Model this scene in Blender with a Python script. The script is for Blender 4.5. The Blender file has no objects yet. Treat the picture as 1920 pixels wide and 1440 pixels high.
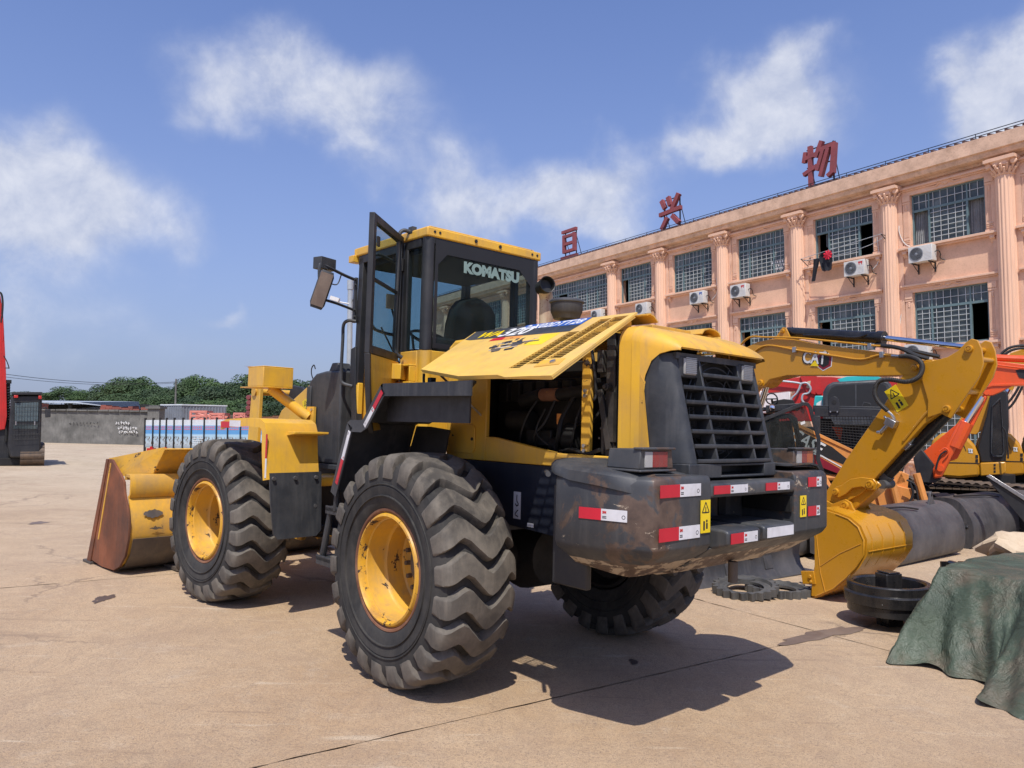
import bpy, bmesh, math, random
import numpy as np
from mathutils import Vector, Matrix
R = math.radians
rnd = random.Random(7)
scn = bpy.context.scene
COL = scn.collection

# ------------------------------------------------------------------ camera, sky, sun, exposure
CAMH = 1.68
cd = bpy.data.cameras.new('camera'); cam = bpy.data.objects.new('camera', cd); COL.objects.link(cam)
cam.location = (0, 0, CAMH); cam.rotation_euler = (R(90) + math.atan(79/1400.), 0, 0)
cd.sensor_width = 36; cd.lens = 36*1400/1920.; cd.clip_end = 3000; cd.clip_start = .05
scn.camera = cam
SUN_AZ, SUN_EL = -179., 59.
sd = Vector((math.sin(R(SUN_AZ))*math.cos(R(SUN_EL)), math.cos(R(SUN_AZ))*math.cos(R(SUN_EL)), math.sin(R(SUN_EL))))
sl = bpy.data.lights.new('sun', 'SUN'); sl.energy = 3.9; sl.angle = R(.5); sl.color = (1, .95, .87)
sun = bpy.data.objects.new('sun', sl); COL.objects.link(sun); sun.rotation_euler = (-sd).to_track_quat('-Z', 'Y').to_euler()
scn.view_settings.view_transform = 'Standard'; scn.view_settings.look = 'None'
scn.view_settings.exposure = .26; scn.view_settings.gamma = 1; scn.view_settings.use_curve_mapping = False

W = bpy.data.worlds.new('World'); scn.world = W; W.use_nodes = True
nt = W.node_tree; N = nt.nodes; L = nt.links; N.clear()
def nd(t, **k):
    n = N.new(t)
    for a, b in k.items(): setattr(n, a, b)
    return n
sky = nd('ShaderNodeTexSky', sky_type='NISHITA', sun_disc=False, sun_elevation=R(SUN_EL), sun_rotation=R(SUN_AZ),
         air_density=1.0, dust_density=1.2, ozone_density=2.2, altitude=20)
tc = nd('ShaderNodeTexCoord')
def vmath(op, a, b=None):
    n = nd('ShaderNodeVectorMath', operation=op)
    for i, v in enumerate((a, b)):
        if v is None: continue
        if hasattr(v, 'is_output'): L.new(v, n.inputs[i])
        else: n.inputs[i].default_value = v
    return n
def smath(op, a, b=None, c=None, clamp=False):
    n = nd('ShaderNodeMath', operation=op, use_clamp=clamp)
    for i, v in enumerate((a, b, c)):
        if v is None: continue
        if hasattr(v, 'is_output'): L.new(v, n.inputs[i])
        else: n.inputs[i].default_value = v
    return n.outputs[0]
dirv = vmath('NORMALIZE', tc.outputs['Generated']).outputs[0]
def skydir(px, py):
    p = math.atan(79/1400.); x = (px-960)/1400.; y = -(py-720)/1400.
    v = Vector((x, math.cos(p)-y*math.sin(p), math.sin(p)+y*math.cos(p))); return v.normalized()
nz = nd('ShaderNodeTexNoise'); L.new(dirv, nz.inputs['Vector']); nz.inputs['Scale'].default_value = 4.5; nz.inputs['Detail'].default_value = 7; nz.inputs['Roughness'].default_value = .58
nw = nd('ShaderNodeTexNoise'); L.new(dirv, nw.inputs['Vector']); nw.inputs['Scale'].default_value = 9; nw.inputs['Detail'].default_value = 5
warp = vmath('SUBTRACT', nw.outputs['Color'], (.5, .5, .5)).outputs[0]
wsc = vmath('SCALE', warp); wsc.inputs['Scale'].default_value = .16
wd = vmath('ADD', dirv, wsc.outputs[0]).outputs[0]
# the clouds of the day: direction, angular half sizes (across, up), strength
CL = [(560, 175, .17, .075, .62), (690, 205, .10, .05, .45), (400, 190, .07, .05, .3), (100, 350, .11, .075, .9), (40, 410, .16, .09, .6), (345, 435, .05, .04, .3),
      (820, 335, .10, .055, .62), (1110, 345, .10, .06, .75), (960, 400, .15, .05, .5), (1110, 420, .09, .05, .4), (1440, 195, .10, .085, 1.0), (1500, 150, .05, .06, .7), (1330, 290, .06, .035, .7),
      (1900, 160, .06, .08, .9), (1990, 240, .1, .1, .8), (2300, 100, .2, .1, .8), (410, 572, .025, .015, .4), (120, 620, .3, .06, .25), (-500, 250, .25, .12, .8), (-1100, 500, .3, .1, .7), (2900, 400, .3, .12, .8)]
acc = None
for px, py, rx, ry, st in CL:
    d = skydir(px, py); xa = Vector((d.y, -d.x, 0)).normalized(); ya = xa.cross(d)
    off = vmath('SUBTRACT', wd, tuple(d)).outputs[0]
    a = smath('MULTIPLY', vmath('DOT_PRODUCT', off, tuple(xa)).outputs['Value'], 1.15/rx)
    b = smath('MULTIPLY', vmath('DOT_PRODUCT', off, tuple(ya)).outputs['Value'], 1.22/ry)
    c = smath('MULTIPLY', vmath('DOT_PRODUCT', off, tuple(d)).outputs['Value'], 2.5)
    r2 = smath('ADD', smath('ADD', smath('MULTIPLY', a, a), smath('MULTIPLY', b, b)), smath('MULTIPLY', c, c))
    e = smath('MULTIPLY', smath('EXPONENT', smath('MULTIPLY', r2, -1.1)), st*1.25)
    acc = e if acc is None else smath('ADD', acc, e)
nb = nd('ShaderNodeTexNoise'); L.new(dirv, nb.inputs['Vector']); nb.inputs['Scale'].default_value = 13; nb.inputs['Detail'].default_value = 9; nb.inputs['Roughness'].default_value = .62; nb.inputs['Distortion'].default_value = .25
body = smath('MULTIPLY', acc, smath('MULTIPLY_ADD', nz.outputs['Fac'], 1.6, .15))
dens = smath('ADD', body, smath('MULTIPLY', smath('SUBTRACT', nb.outputs['Fac'], .5), smath('MULTIPLY', smath('MINIMUM', body, 1.0), 1.0)))
dens = smath('MULTIPLY', smath('SUBTRACT', dens, .14), 1.05, clamp=True)
cr = nd('ShaderNodeValToRGB'); L.new(dens, cr.inputs[0]); e0 = cr.color_ramp.elements
e0[0].position = 0; e0[0].color = (0, 0, 0, 1); e0[1].position = 1; e0[1].color = (1, 1, 1, 1); cr.color_ramp.interpolation = 'EASE'
# clear sky with the day's haze towards the horizon
sep = nd('ShaderNodeSeparateXYZ'); L.new(dirv, sep.inputs[0])
hz = smath('POWER', smath('SUBTRACT', 1.0, smath('ABSOLUTE', sep.outputs['Z']), clamp=True), 2.8)
mh = nd('ShaderNodeMixRGB', blend_type='MIX'); L.new(smath('MULTIPLY', hz, .92), mh.inputs[0])
ms = nd('ShaderNodeMixRGB', blend_type='MULTIPLY'); ms.inputs[0].default_value = 1; L.new(sky.outputs[0], ms.inputs[1]); ms.inputs[2].default_value = (.96, 1.04, 1.42, 1)
L.new(ms.outputs[0], mh.inputs[1]); mh.inputs[2].default_value = (2.5, 2.92, 4.1, 1)
shd = nd('ShaderNodeTexNoise'); L.new(vmath('ADD', dirv, (0, 0, .022)).outputs[0], shd.inputs['Vector']); shd.inputs['Scale'].default_value = 13; shd.inputs['Detail'].default_value = 9; shd.inputs['Roughness'].default_value = .62; shd.inputs['Distortion'].default_value = .25
shade = smath('MULTIPLY_ADD', smath('SUBTRACT', nb.outputs['Fac'], shd.outputs['Fac']), 3.2, .45, clamp=True)
cc = nd('ShaderNodeMixRGB'); L.new(shade, cc.inputs[0]); cc.inputs[1].default_value = (4.2, 4.6, 5.8, 1); cc.inputs[2].default_value = (6.0, 6.2, 6.9, 1)
mc = nd('ShaderNodeMixRGB'); L.new(smath('MULTIPLY', cr.outputs[0], .88), mc.inputs[0]); L.new(mh.outputs[0], mc.inputs[1]); L.new(cc.outputs[0], mc.inputs[2])
bg = nd('ShaderNodeBackground'); bg.inputs['Strength'].default_value = .108; L.new(mc.outputs[0], bg.inputs['Color'])
ow = nd('ShaderNodeOutputWorld'); L.new(bg.outputs[0], ow.inputs['Surface'])

# ------------------------------------------------------------------ materials
def new_mat(name):
    m = bpy.data.materials.new(name); m.use_nodes = True
    nt = m.node_tree; b = nt.nodes['Principled BSDF']; return m, nt, b
def ramp(nt, src, stops):
    r = nt.nodes.new('ShaderNodeValToRGB'); nt.links.new(src, r.inputs[0]); e = r.color_ramp.elements
    while len(e) < len(stops): e.new(.5)
    for i, (p, c) in enumerate(stops):
        e[i].position = p; e[i].color = (*c, 1) if len(c) == 3 else c
    return r.outputs[0]
def noise(nt, scale, detail=4, rough=.55, vec=None, stretch=None, coord='Object', dist=0):
    n = nt.nodes.new('ShaderNodeTexNoise'); n.inputs['Scale'].default_value = scale; n.inputs['Detail'].default_value = detail; n.inputs['Roughness'].default_value = rough; n.inputs['Distortion'].default_value = dist
    if coord == 'World': v = nt.nodes.new('ShaderNodeNewGeometry').outputs['Position']
    else: v = nt.nodes.new('ShaderNodeTexCoord').outputs[coord]
    if stretch:
        mp = nt.nodes.new('ShaderNodeMapping'); mp.inputs['Scale'].default_value = stretch; nt.links.new(v, mp.inputs[0]); v = mp.outputs[0]
    nt.links.new(v, n.inputs['Vector']); return n.outputs['Fac']
def mixc(nt, f, a, b, blend='MIX'):
    m = nt.nodes.new('ShaderNodeMixRGB'); m.blend_type = blend
    for i, v in enumerate((f, a, b)):
        if hasattr(v, 'is_output'): nt.links.new(v, m.inputs[i])
        elif i == 0: m.inputs[0].default_value = v
        else: m.inputs[i].default_value = (*v, 1) if len(v) == 3 else v
    return m.outputs[0]
def bump(nt, b, h, strength=.3, dist=.01):
    n = nt.nodes.new('ShaderNodeBump'); n.inputs['Strength'].default_value = strength; n.inputs['Distance'].default_value = dist
    nt.links.new(h, n.inputs['Height']); nt.links.new(n.outputs[0], b.inputs['Normal'])
K = lambda v: (v, v, v)
def worn(name, base, var=.12, dirt=None, dirt_amt=.3, dscale=3, chip=None, chip_lo=.66, cscale=7, rough=.5, metal=0, coat=0, bmp=.08, streak=True, fine=60):
    """paint or plastic with soft tone variation, dust, streaks, chips down to metal"""
    m, nt, b = new_mat(name)
    n1 = noise(nt, 1.7, 5)
    lo = tuple(c*(1-var) for c in base); hi = tuple(min(1, c*(1+var)) for c in base)
    c = ramp(nt, n1, [(.3, lo), (.7, hi)])
    if dirt:
        f = ramp(nt, noise(nt, dscale, 8, .65), [(.42, K(0)), (.75, K(dirt_amt))])
        c = mixc(nt, f, c, dirt)
        if streak:
            f = ramp(nt, noise(nt, 3, 6, .6, stretch=(6, 6, .7)), [(.5, K(0)), (.8, K(dirt_amt*.8))])
            c = mixc(nt, f, c, dirt)
    rr = ramp(nt, noise(nt, 9, 5, .7), [(.3, K(max(.05, rough-.12))), (.75, K(min(1, rough+.15)))])
    if chip:
        f = ramp(nt, noise(nt, cscale, 9, .72, dist=.4), [(chip_lo, K(0)), (chip_lo+.012, K(1))])
        c = mixc(nt, f, c, chip); rr = mixc(nt, f, rr, K(.85))
    nt.links.new(c, b.inputs['Base Color']); nt.links.new(rr, b.inputs['Roughness'])
    b.inputs['Metallic'].default_value = metal
    if coat: b.inputs['Coat Weight'].default_value = coat; b.inputs['Coat Roughness'].default_value = .15
    if bmp: bump(nt, b, noise(nt, fine, 5), bmp, .004)
    return m
def plain(name, base, rough=.5, metal=0, emit=None):
    m, nt, b = new_mat(name)
    c = ramp(nt, noise(nt, 4, 5), [(.3, tuple(x*.88 for x in base)), (.7, tuple(min(1, x*1.1) for x in base))])
    nt.links.new(c, b.inputs['Base Color']); b.inputs['Roughness'].default_value = rough; b.inputs['Metallic'].default_value = metal
    return m
def glass(name, tint=(.35, .42, .45), trans=.75, rough=.03):
    m = bpy.data.materials.new(name); m.use_nodes = True; nt = m.node_tree; nt.nodes.clear()
    o = nt.nodes.new('ShaderNodeOutputMaterial'); tr = nt.nodes.new('ShaderNodeBsdfTransparent'); tr.inputs[0].default_value = (*tint, 1)
    gl = nt.nodes.new('ShaderNodeBsdfGlossy'); gl.inputs['Roughness'].default_value = rough; gl.inputs[0].default_value = (1, 1, 1, 1)
    df = nt.nodes.new('ShaderNodeBsdfDiffuse'); df.inputs[0].default_value = (.22, .22, .2, 1)
    fr = nt.nodes.new('ShaderNodeLayerWeight'); fr.inputs['Blend'].default_value = .15
    m1 = nt.nodes.new('ShaderNodeMixShader'); m2 = nt.nodes.new('ShaderNodeMixShader')
    n = noise(nt, 3, 6, .6); f = ramp(nt, n, [(.35, K(.01)), (.8, K((1-trans)*.6))])
    nt.links.new(f, m1.inputs[0]); nt.links.new(tr.outputs[0], m1.inputs[1]); nt.links.new(df.outputs[0], m1.inputs[2])
    ge = nt.nodes.new('ShaderNodeNewGeometry'); mu = nt.nodes.new('ShaderNodeMath'); mu.operation = 'MULTIPLY_ADD'; nt.links.new(ge.outputs['Backfacing'], mu.inputs[0]); mu.inputs[1].default_value = -1; mu.inputs[2].default_value = 1
    mv = nt.nodes.new('ShaderNodeMath'); mv.operation = 'MULTIPLY'; nt.links.new(mu.outputs[0], mv.inputs[0]); nt.links.new(fr.outputs['Fresnel'], mv.inputs[1])
    nt.links.new(mv.outputs[0], m2.inputs[0]); nt.links.new(m1.outputs[0], m2.inputs[1]); nt.links.new(gl.outputs[0], m2.inputs[2])
    nt.links.new(m2.outputs[0], o.inputs[0]); return m

M = {}
M['yellow'] = worn('loader_yellow', (.74, .42, .035), .10, (.46, .27, .09), .75, 2.6, (.05, .035, .025), .715, 7, .42, coat=.15)
M['yellow_bleached'] = worn('bleached_yellow', (.76, .48, .10), .08, (.50, .33, .13), .7, 2.4, (.05, .035, .025), .74, 7, .45)
M['rim_yellow'] = worn('chipped_rim_yellow', (.70, .38, .03), .1, (.30, .15, .06), .9, 5, (.05, .03, .022), .575, 11, .5)
M['yellow_worn'] = worn('worn_yellow', (.70, .38, .035), .12, (.34, .22, .10), .8, 3, (.045, .03, .022), .63, 5, .55)
M['bucket_rust'] = worn('rusty_bucket_side', (.19, .062, .025), .5, (.055, .03, .02), .95, 1.6, (.5, .28, .05), .66, 4, .75)
M['bucket_dark'] = worn('scraped_steel', (.07, .06, .055), .3, (.16, .12, .08), .7, 3, None, rough=.6)
M['black'] = worn('black_paint', (.014, .015, .018), .3, (.07, .068, .064), .35, 2.5, (.11, .07, .05), .77, 7, .5)
M['black_dusty'] = worn('dusty_black_plastic', (.024, .027, .032), .3, (.10, .098, .095), .6, 2.2, None, rough=.55, bmp=.15)
M['cw'] = worn('counterweight_paint', (.052, .055, .060), .2, (.12, .115, .105), .6, 1.8, (.42, .36, .26), .725, 9, .5)
def cw_mat():
    m = worn('counterweight_paint', (.032, .035, .040), .25, (.12, .115, .105), .5, 1.8, None, rough=.5); nt = m.node_tree; b = nt.nodes['Principled BSDF']
    base = b.inputs['Base Color'].links[0].from_socket
    t = nt.nodes.new('ShaderNodeTexCoord'); s = nt.nodes.new('ShaderNodeSeparateXYZ'); nt.links.new(t.outputs['Object'], s.inputs[0])
    low = ramp(nt, s.outputs['Z'], [(.86, K(1)), (1.08, K(.85)), (1.17, K(.22)), (1.36, K(.10)), (1.43, K(.22))])
    n = noise(nt, 3.0, 9, .68, dist=.6); f1 = nt.nodes.new('ShaderNodeMath'); f1.operation = 'MULTIPLY_ADD'; nt.links.new(low, f1.inputs[0]); f1.inputs[1].default_value = .30; nt.links.new(n, f1.inputs[2])
    rust = ramp(nt, f1.outputs[0], [(.635, K(0)), (.67, K(.95))]); c = mixc(nt, rust, base, ramp(nt, noise(nt, 14, 6, .6), [(.3, (.055, .035, .025)), (.7, (.13, .085, .06))]))
    n2 = noise(nt, 5, 9, .75, dist=.5, stretch=(1, 1, 2.2)); f2 = nt.nodes.new('ShaderNodeMath'); f2.operation = 'MULTIPLY_ADD'; nt.links.new(low, f2.inputs[0]); f2.inputs[1].default_value = .20; nt.links.new(n2, f2.inputs[2])
    chip = ramp(nt, f2.outputs[0], [(.675, K(0)), (.69, K(.9))]); c = mixc(nt, chip, c, (.40, .33, .24))
    n3 = noise(nt, 16, 6, .8, stretch=(1, 1, .35)); c = mixc(nt, ramp(nt, n3, [(.70, K(0)), (.715, K(.8))]), c, (.35, .31, .26))
    nt.links.new(c, b.inputs['Base Color']); return m
M['cw'] = cw_mat()
M['navy'] = worn('dark_navy_frame', (.011, .014, .024), .3, (.04, .04, .045), .4, 2, None, rough=.45)
M['inner'] = worn('engine_black', (.006, .006, .006), .4, (.018, .016, .014), .5, 4, None, rough=.7)
M['engine'] = worn('engine_grey', (.022, .022, .022), .4, (.10, .08, .06), .6, 6, None, rough=.6)
M['rust'] = worn('rust', (.15, .06, .03), .4, (.28, .15, .09), .7, 6, (.6, .3, .03), .62, 8, .85)
M['tyre'] = worn('tyre_rubber', (.020, .0195, .019), .3, (.075, .068, .058), .6, 5, None, rough=.85, bmp=.25)
M['tread'] = worn('dusty_tread', (.070, .062, .052), .45, (.20, .172, .135), .8, 5, None, rough=.92, bmp=.35)
M['steel'] = worn('bare_steel', (.5, .5, .5), .1, (.2, .18, .16), .4, 5, None, rough=.35, metal=.9)
M['chrome'] = plain('chrome_rod', (.75, .75, .77), .12, 1)
M['red_tape'] = plain('red_reflective', (.50, .012, .03), .35)
M['white_tape'] = worn('white_reflective', (.66, .66, .68), .1, (.3, .28, .25), .3, 12, None, rough=.4)
M['white'] = worn('white_paint', (.70, .70, .68), .06, (.4, .36, .3), .35, 4, None, rough=.5)
M['decal_yellow'] = plain('decal_yellow', (.80, .58, .01), .4)
M['ink'] = plain('ink_black', (.015, .015, .015), .5)
M['red'] = plain('print_red', (.5, .02, .02), .5)
M['blue_tape'] = plain('blue_tape', (.02, .09, .36), .45)
M['cab_text'] = plain('pale_green_letters', (.20, .29, .27), .5)
M['glass'] = glass('cab_glass', (.68, .77, .78), .9)
M['lens_red'] = worn('red_lens', (.23, .02, .018), .3, (.15, .1, .09), .5, 10, None, rough=.3)
M['lens_clear'] = worn('clear_lens', (.32, .32, .31), .2, (.5, .48, .44), .4, 14, None, rough=.25)
M['lens_orange'] = worn('orange_lens', (.42, .09, .02), .2, (.15, .1, .09), .5, 10, None, rough=.3)
M['rubber'] = plain('hose_rubber', (.013, .013, .013), .55)
M['seat'] = plain('seat_fabric', (.012, .013, .014), .85)
M['cream'] = worn('rusty_cream_paint', (.50, .42, .30), .12, (.25, .09, .05), .9, 4, (.16, .05, .03), .62, 7, .6)
M['cat'] = worn('amber_machine_paint', (.53, .245, .010), .05, (.40, .2, .04), .3, 2, None, rough=.33, coat=.3)
M['cat_rust'] = worn('amber_paint_scraped', (.36, .16, .015), .2, (.12, .05, .02), .8, 3, None, rough=.5)
M['oranger'] = worn('orange_red_paint', (.72, .085, .012), .06, (.35, .08, .03), .3, 2, None, rough=.35, coat=.25)
M['orange'] = worn('faded_orange_paint', (.68, .27, .06), .08, (.35, .15, .06), .5, 3, (.1, .05, .03), .7, 6, .5)
M['redm'] = worn('red_machine_paint', (.48, .018, .014), .08, (.2, .03, .02), .3, 2, None, rough=.4, coat=.2)
M['teal'] = plain('teal_paint', (.03, .42, .42), .4)
M['maroon'] = plain('maroon_stripe', (.22, .01, .025), .45)
M['drum'] = worn('dark_rolled_steel', (.050, .050, .054), .3, (.13, .12, .115), .7, 1.6, (.18, .16, .15), .74, 6, .5)
M['castiron'] = worn('cast_iron', (.058, .057, .055), .25, (.13, .12, .105), .6, 6, None, rough=.65, bmp=.3)
M['gloss_black'] = worn('chipped_gloss_black', (.010, .010, .011), .3, (.05, .045, .04), .5, 5, (.32, .30, .27), .70, 12, .3)
M['tracksteel'] = worn('track_steel', (.14, .095, .06), .3, (.04, .035, .03), .8, 6, None, rough=.7)
M['peach'] = worn('peach_render', (.76, .475, .32), .09, (.40, .24, .16), .6, .8, None, rough=.85, fine=25, bmp=.15)
M['peach_trim'] = worn('peach_trim', (.77, .50, .35), .06, (.36, .21, .14), .3, 2.2, (.66, .55, .46), .72, 3, .85, bmp=.12)
M['cornice'] = worn('stained_cornice', (.74, .51, .36), .1, (.28, .17, .11), .6, 2.4, (.5, .42, .33), .70, 3, .9, bmp=.2)
M['winframe'] = plain('green_window_frame', (.13, .20, .21), .45)
M['grille'] = plain('pale_window_grille', (.48, .52, .52), .5)
M['winglass'] = None
M['room'] = plain('dark_room', (.025, .028, .028), .9)
M['curtain'] = worn('grey_curtain', (.30, .31, .31), .1, (.15, .15, .15), .6, 6, None, rough=.9, streak=True)
M['sign'] = worn('faded_sign_red', (.27, .062, .065), .15, (.15, .06, .06), .4, 5, None, rough=.6)
M['rooftile'] = worn('roof_tile', (.10, .055, .05), .3, (.05, .04, .04), .5, 3, None, rough=.8)
M['acwhite'] = worn('ac_casing', (.62, .62, .59), .05, (.38, .34, .28), .4, 4, None, rough=.5)
M['cement'] = worn('weathered_cement', (.17, .165, .15), .3, (.06, .06, .055), .8, .9, (.27, .25, .21), .68, .7, .95, bmp=.4, fine=12)
M['shed'] = plain('grey_sheet', (.30, .34, .38), .5)
M['brickred'] = worn('brick_red', (.26, .085, .06), .25, (.12, .05, .04), .5, 3, None, rough=.85)
M['pink'] = plain('pink_frame', (.62, .22, .17), .5)
M['container'] = worn('grey_container', (.20, .22, .25), .1, (.1, .1, .1), .4, 1, None, rough=.6)
M['rollers'] = worn('maroon_roller', (.20, .045, .045), .2, (.1, .04, .04), .4, 2, None, rough=.45)
M['galv'] = plain('galvanised_pole', (.42, .45, .46), .4, .3)
M['bark'] = plain('bark', (.07, .05, .035), .95)
M['banner_white'] = plain('banner_white', (.62, .66, .68), .5)
M['tarp_beige'] = worn('beige_sack', (.56, .44, .30), .1, (.3, .2, .12), .5, 4, None, rough=.8)
M['plastic'] = worn('clear_wrap', (.45, .46, .47), .3, (.15, .15, .15), .8, 9, None, rough=.2)

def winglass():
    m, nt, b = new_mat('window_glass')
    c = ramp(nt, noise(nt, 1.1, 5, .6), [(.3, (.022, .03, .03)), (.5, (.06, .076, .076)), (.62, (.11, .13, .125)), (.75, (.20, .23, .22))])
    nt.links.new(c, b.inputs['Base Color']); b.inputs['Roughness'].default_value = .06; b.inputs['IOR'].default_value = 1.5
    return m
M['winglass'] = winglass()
def tarp_mat():
    m, nt, b = new_mat('green_tarpaulin')
    c = ramp(nt, noise(nt, 2.2, 7, .6), [(.3, (.040, .056, .036)), (.7, (.075, .098, .062))])
    f = ramp(nt, noise(nt, 1.6, 8, .65), [(.47, K(0)), (.66, K(.85))]); c = mixc(nt, f, c, (.17, .125, .085))
    f = ramp(nt, noise(nt, 18, 6, .7, dist=1), [(.6, K(0)), (.75, K(.25))]); c = mixc(nt, f, c, (.22, .25, .2))
    nt.links.new(c, b.inputs['Base Color']); b.inputs['Roughness'].default_value = .5
    rg_ = nt.nodes.new('ShaderNodeMath'); rg_.operation = 'SUBTRACT'; nt.links.new(noise(nt, 2.6, 7, .62, dist=.8), rg_.inputs[0]); rg_.inputs[1].default_value = .5
    ab = nt.nodes.new('ShaderNodeMath'); ab.operation = 'ABSOLUTE'; nt.links.new(rg_.outputs[0], ab.inputs[0]); bump(nt, b, ab.outputs[0], .9, .11); return m
M['tarp'] = tarp_mat()
def ground_mat(name, k=1.0):
    m, nt, b = new_mat(name)
    n1 = noise(nt, .45, 8, .6, coord='World'); n2 = noise(nt, 6, 9, .7, coord='World'); n3 = noise(nt, 60, 6, .7, coord='World'); n4 = noise(nt, 1.6, 8, .65, stretch=(1, .35, 1), coord='World'); n5 = noise(nt, .12, 4, .5, coord='World')
    c = ramp(nt, n1, [(.25, tuple(x*k for x in (.36, .228, .122))), (.5, tuple(x*k for x in (.48, .322, .182))), (.75, tuple(x*k for x in (.57, .405, .245)))])
    c = mixc(nt, ramp(nt, n2, [(.4, K(0)), (.7, K(.45))]), c, (.57, .43, .28))
    c = mixc(nt, ramp(nt, n4, [(.5, K(0)), (.72, K(.45))]), c, (.38, .26, .165))
    c = mixc(nt, ramp(nt, n3, [(.35, K(.6)), (.5, K(0))]), c, (.25, .17, .115))
    c = mixc(nt, ramp(nt, n3, [(.62, K(0)), (.72, K(.4))]), c, (.68, .54, .38))
    c = mixc(nt, ramp(nt, n5, [(.35, K(0)), (.65, K(.5))]), c, (.56, .425, .28))
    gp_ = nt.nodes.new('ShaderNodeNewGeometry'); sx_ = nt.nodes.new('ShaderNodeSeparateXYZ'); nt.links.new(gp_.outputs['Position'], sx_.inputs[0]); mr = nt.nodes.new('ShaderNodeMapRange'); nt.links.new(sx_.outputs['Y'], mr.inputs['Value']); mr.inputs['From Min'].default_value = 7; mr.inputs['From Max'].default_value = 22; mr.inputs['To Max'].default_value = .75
    c = mixc(nt, mr.outputs[0], c, ramp(nt, n1, [(.3, (.47, .39, .27)), (.7, (.58, .49, .355))]))   # colour blends paler and less saturated further into the yard
    n6 = noise(nt, 2.6, 10, .78, coord='World', dist=.3); n7 = noise(nt, 22, 8, .75, stretch=(1, .5, 1), coord='World'); n8 = noise(nt, .9, 10, .8, coord='World', dist=1.5)
    c = mixc(nt, ramp(nt, n6, [(.56, K(0)), (.66, K(.5))]), c, tuple(x*k for x in (.56, .44, .31)))
    c = mixc(nt, ramp(nt, n7, [(.28, K(.55)), (.42, K(0))]), c, tuple(x*k for x in (.19, .135, .095)))
    c = mixc(nt, ramp(nt, n8, [(.485, K(0)), (.5, K(.35)), (.515, K(0))]), c, tuple(x*k for x in (.22, .165, .12)))
    n9 = noise(nt, 1.1, 9, .7, coord='World', dist=.8); n10 = noise(nt, 3.5, 8, .72, stretch=(.25, 2.2, 1), coord='World', dist=.3); n11 = noise(nt, 130, 3, .6, coord='World')
    c = mixc(nt, ramp(nt, n9, [(.52, K(0)), (.62, K(.4))]), c, tuple(x*k for x in (.37, .255, .165)))
    c = mixc(nt, ramp(nt, n10, [(.60, K(0)), (.66, K(.55))]), c, tuple(x*k for x in (.64, .52, .37)))
    c = mixc(nt, ramp(nt, n10, [(.34, K(.4)), (.40, K(0))]), c, tuple(x*k for x in (.22, .15, .10)))
    c = mixc(nt, ramp(nt, n11, [(.38, K(.8)), (.45, K(0)), (.56, K(0)), (.63, K(.45))]), c, tuple(x*k for x in (.20, .14, .10)))
    vo = nt.nodes.new('ShaderNodeTexVoronoi'); vo.feature = 'DISTANCE_TO_EDGE'; vo.inputs['Scale'].default_value = .42
    wv = nt.nodes.new('ShaderNodeTexNoise'); wv.inputs['Scale'].default_value = 1.6; wv.inputs['Detail'].default_value = 8; wv.inputs['Roughness'].default_value = .7; nt.links.new(gp_.outputs['Position'], wv.inputs['Vector'])
    va = nt.nodes.new('ShaderNodeVectorMath'); va.operation = 'MULTIPLY_ADD'; nt.links.new(wv.outputs['Color'], va.inputs[0]); va.inputs[1].default_value = (.9, .9, 0); nt.links.new(gp_.outputs['Position'], va.inputs[2]); nt.links.new(va.outputs[0], vo.inputs['Vector'])
    ck = mixc(nt, 1, ramp(nt, vo.outputs['Distance'], [(.0, K(1)), (.0045, K(.8)), (.009, K(0))]), ramp(nt, noise(nt, .35, 3, .5, coord='World'), [(.48, K(0)), (.58, K(.7))]), 'MULTIPLY')
    c = mixc(nt, ck, c, tuple(x*k for x in (.17, .12, .085)))
    nt.links.new(c, b.inputs['Base Color'])
    nt.links.new(ramp(nt, n2, [(.3, K(.75)), (.7, K(.97))]), b.inputs['Roughness'])
    h = mixc(nt, .5, n3, n7); bump(nt, b, h, 1.0, .016); return m
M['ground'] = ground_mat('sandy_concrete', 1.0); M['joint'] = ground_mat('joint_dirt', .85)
def leaf(name, a, b_):
    m, nt, b = new_mat(name)
    c = ramp(nt, noise(nt, .35, 5, .6), [(.3, a), (.7, b_)])
    nt.links.new(c, b.inputs['Base Color']); b.inputs['Roughness'].default_value = .7; b.inputs['Subsurface Weight'].default_value = 0; return m
M['leaf0'] = leaf('leaf_dark', (.018, .040, .014), (.040, .075, .022)); M['leaf1'] = leaf('leaf_mid', (.030, .062, .018), (.060, .105, .030)); M['leaf2'] = leaf('leaf_light', (.035, .08, .02), (.08, .13, .035))
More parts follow.
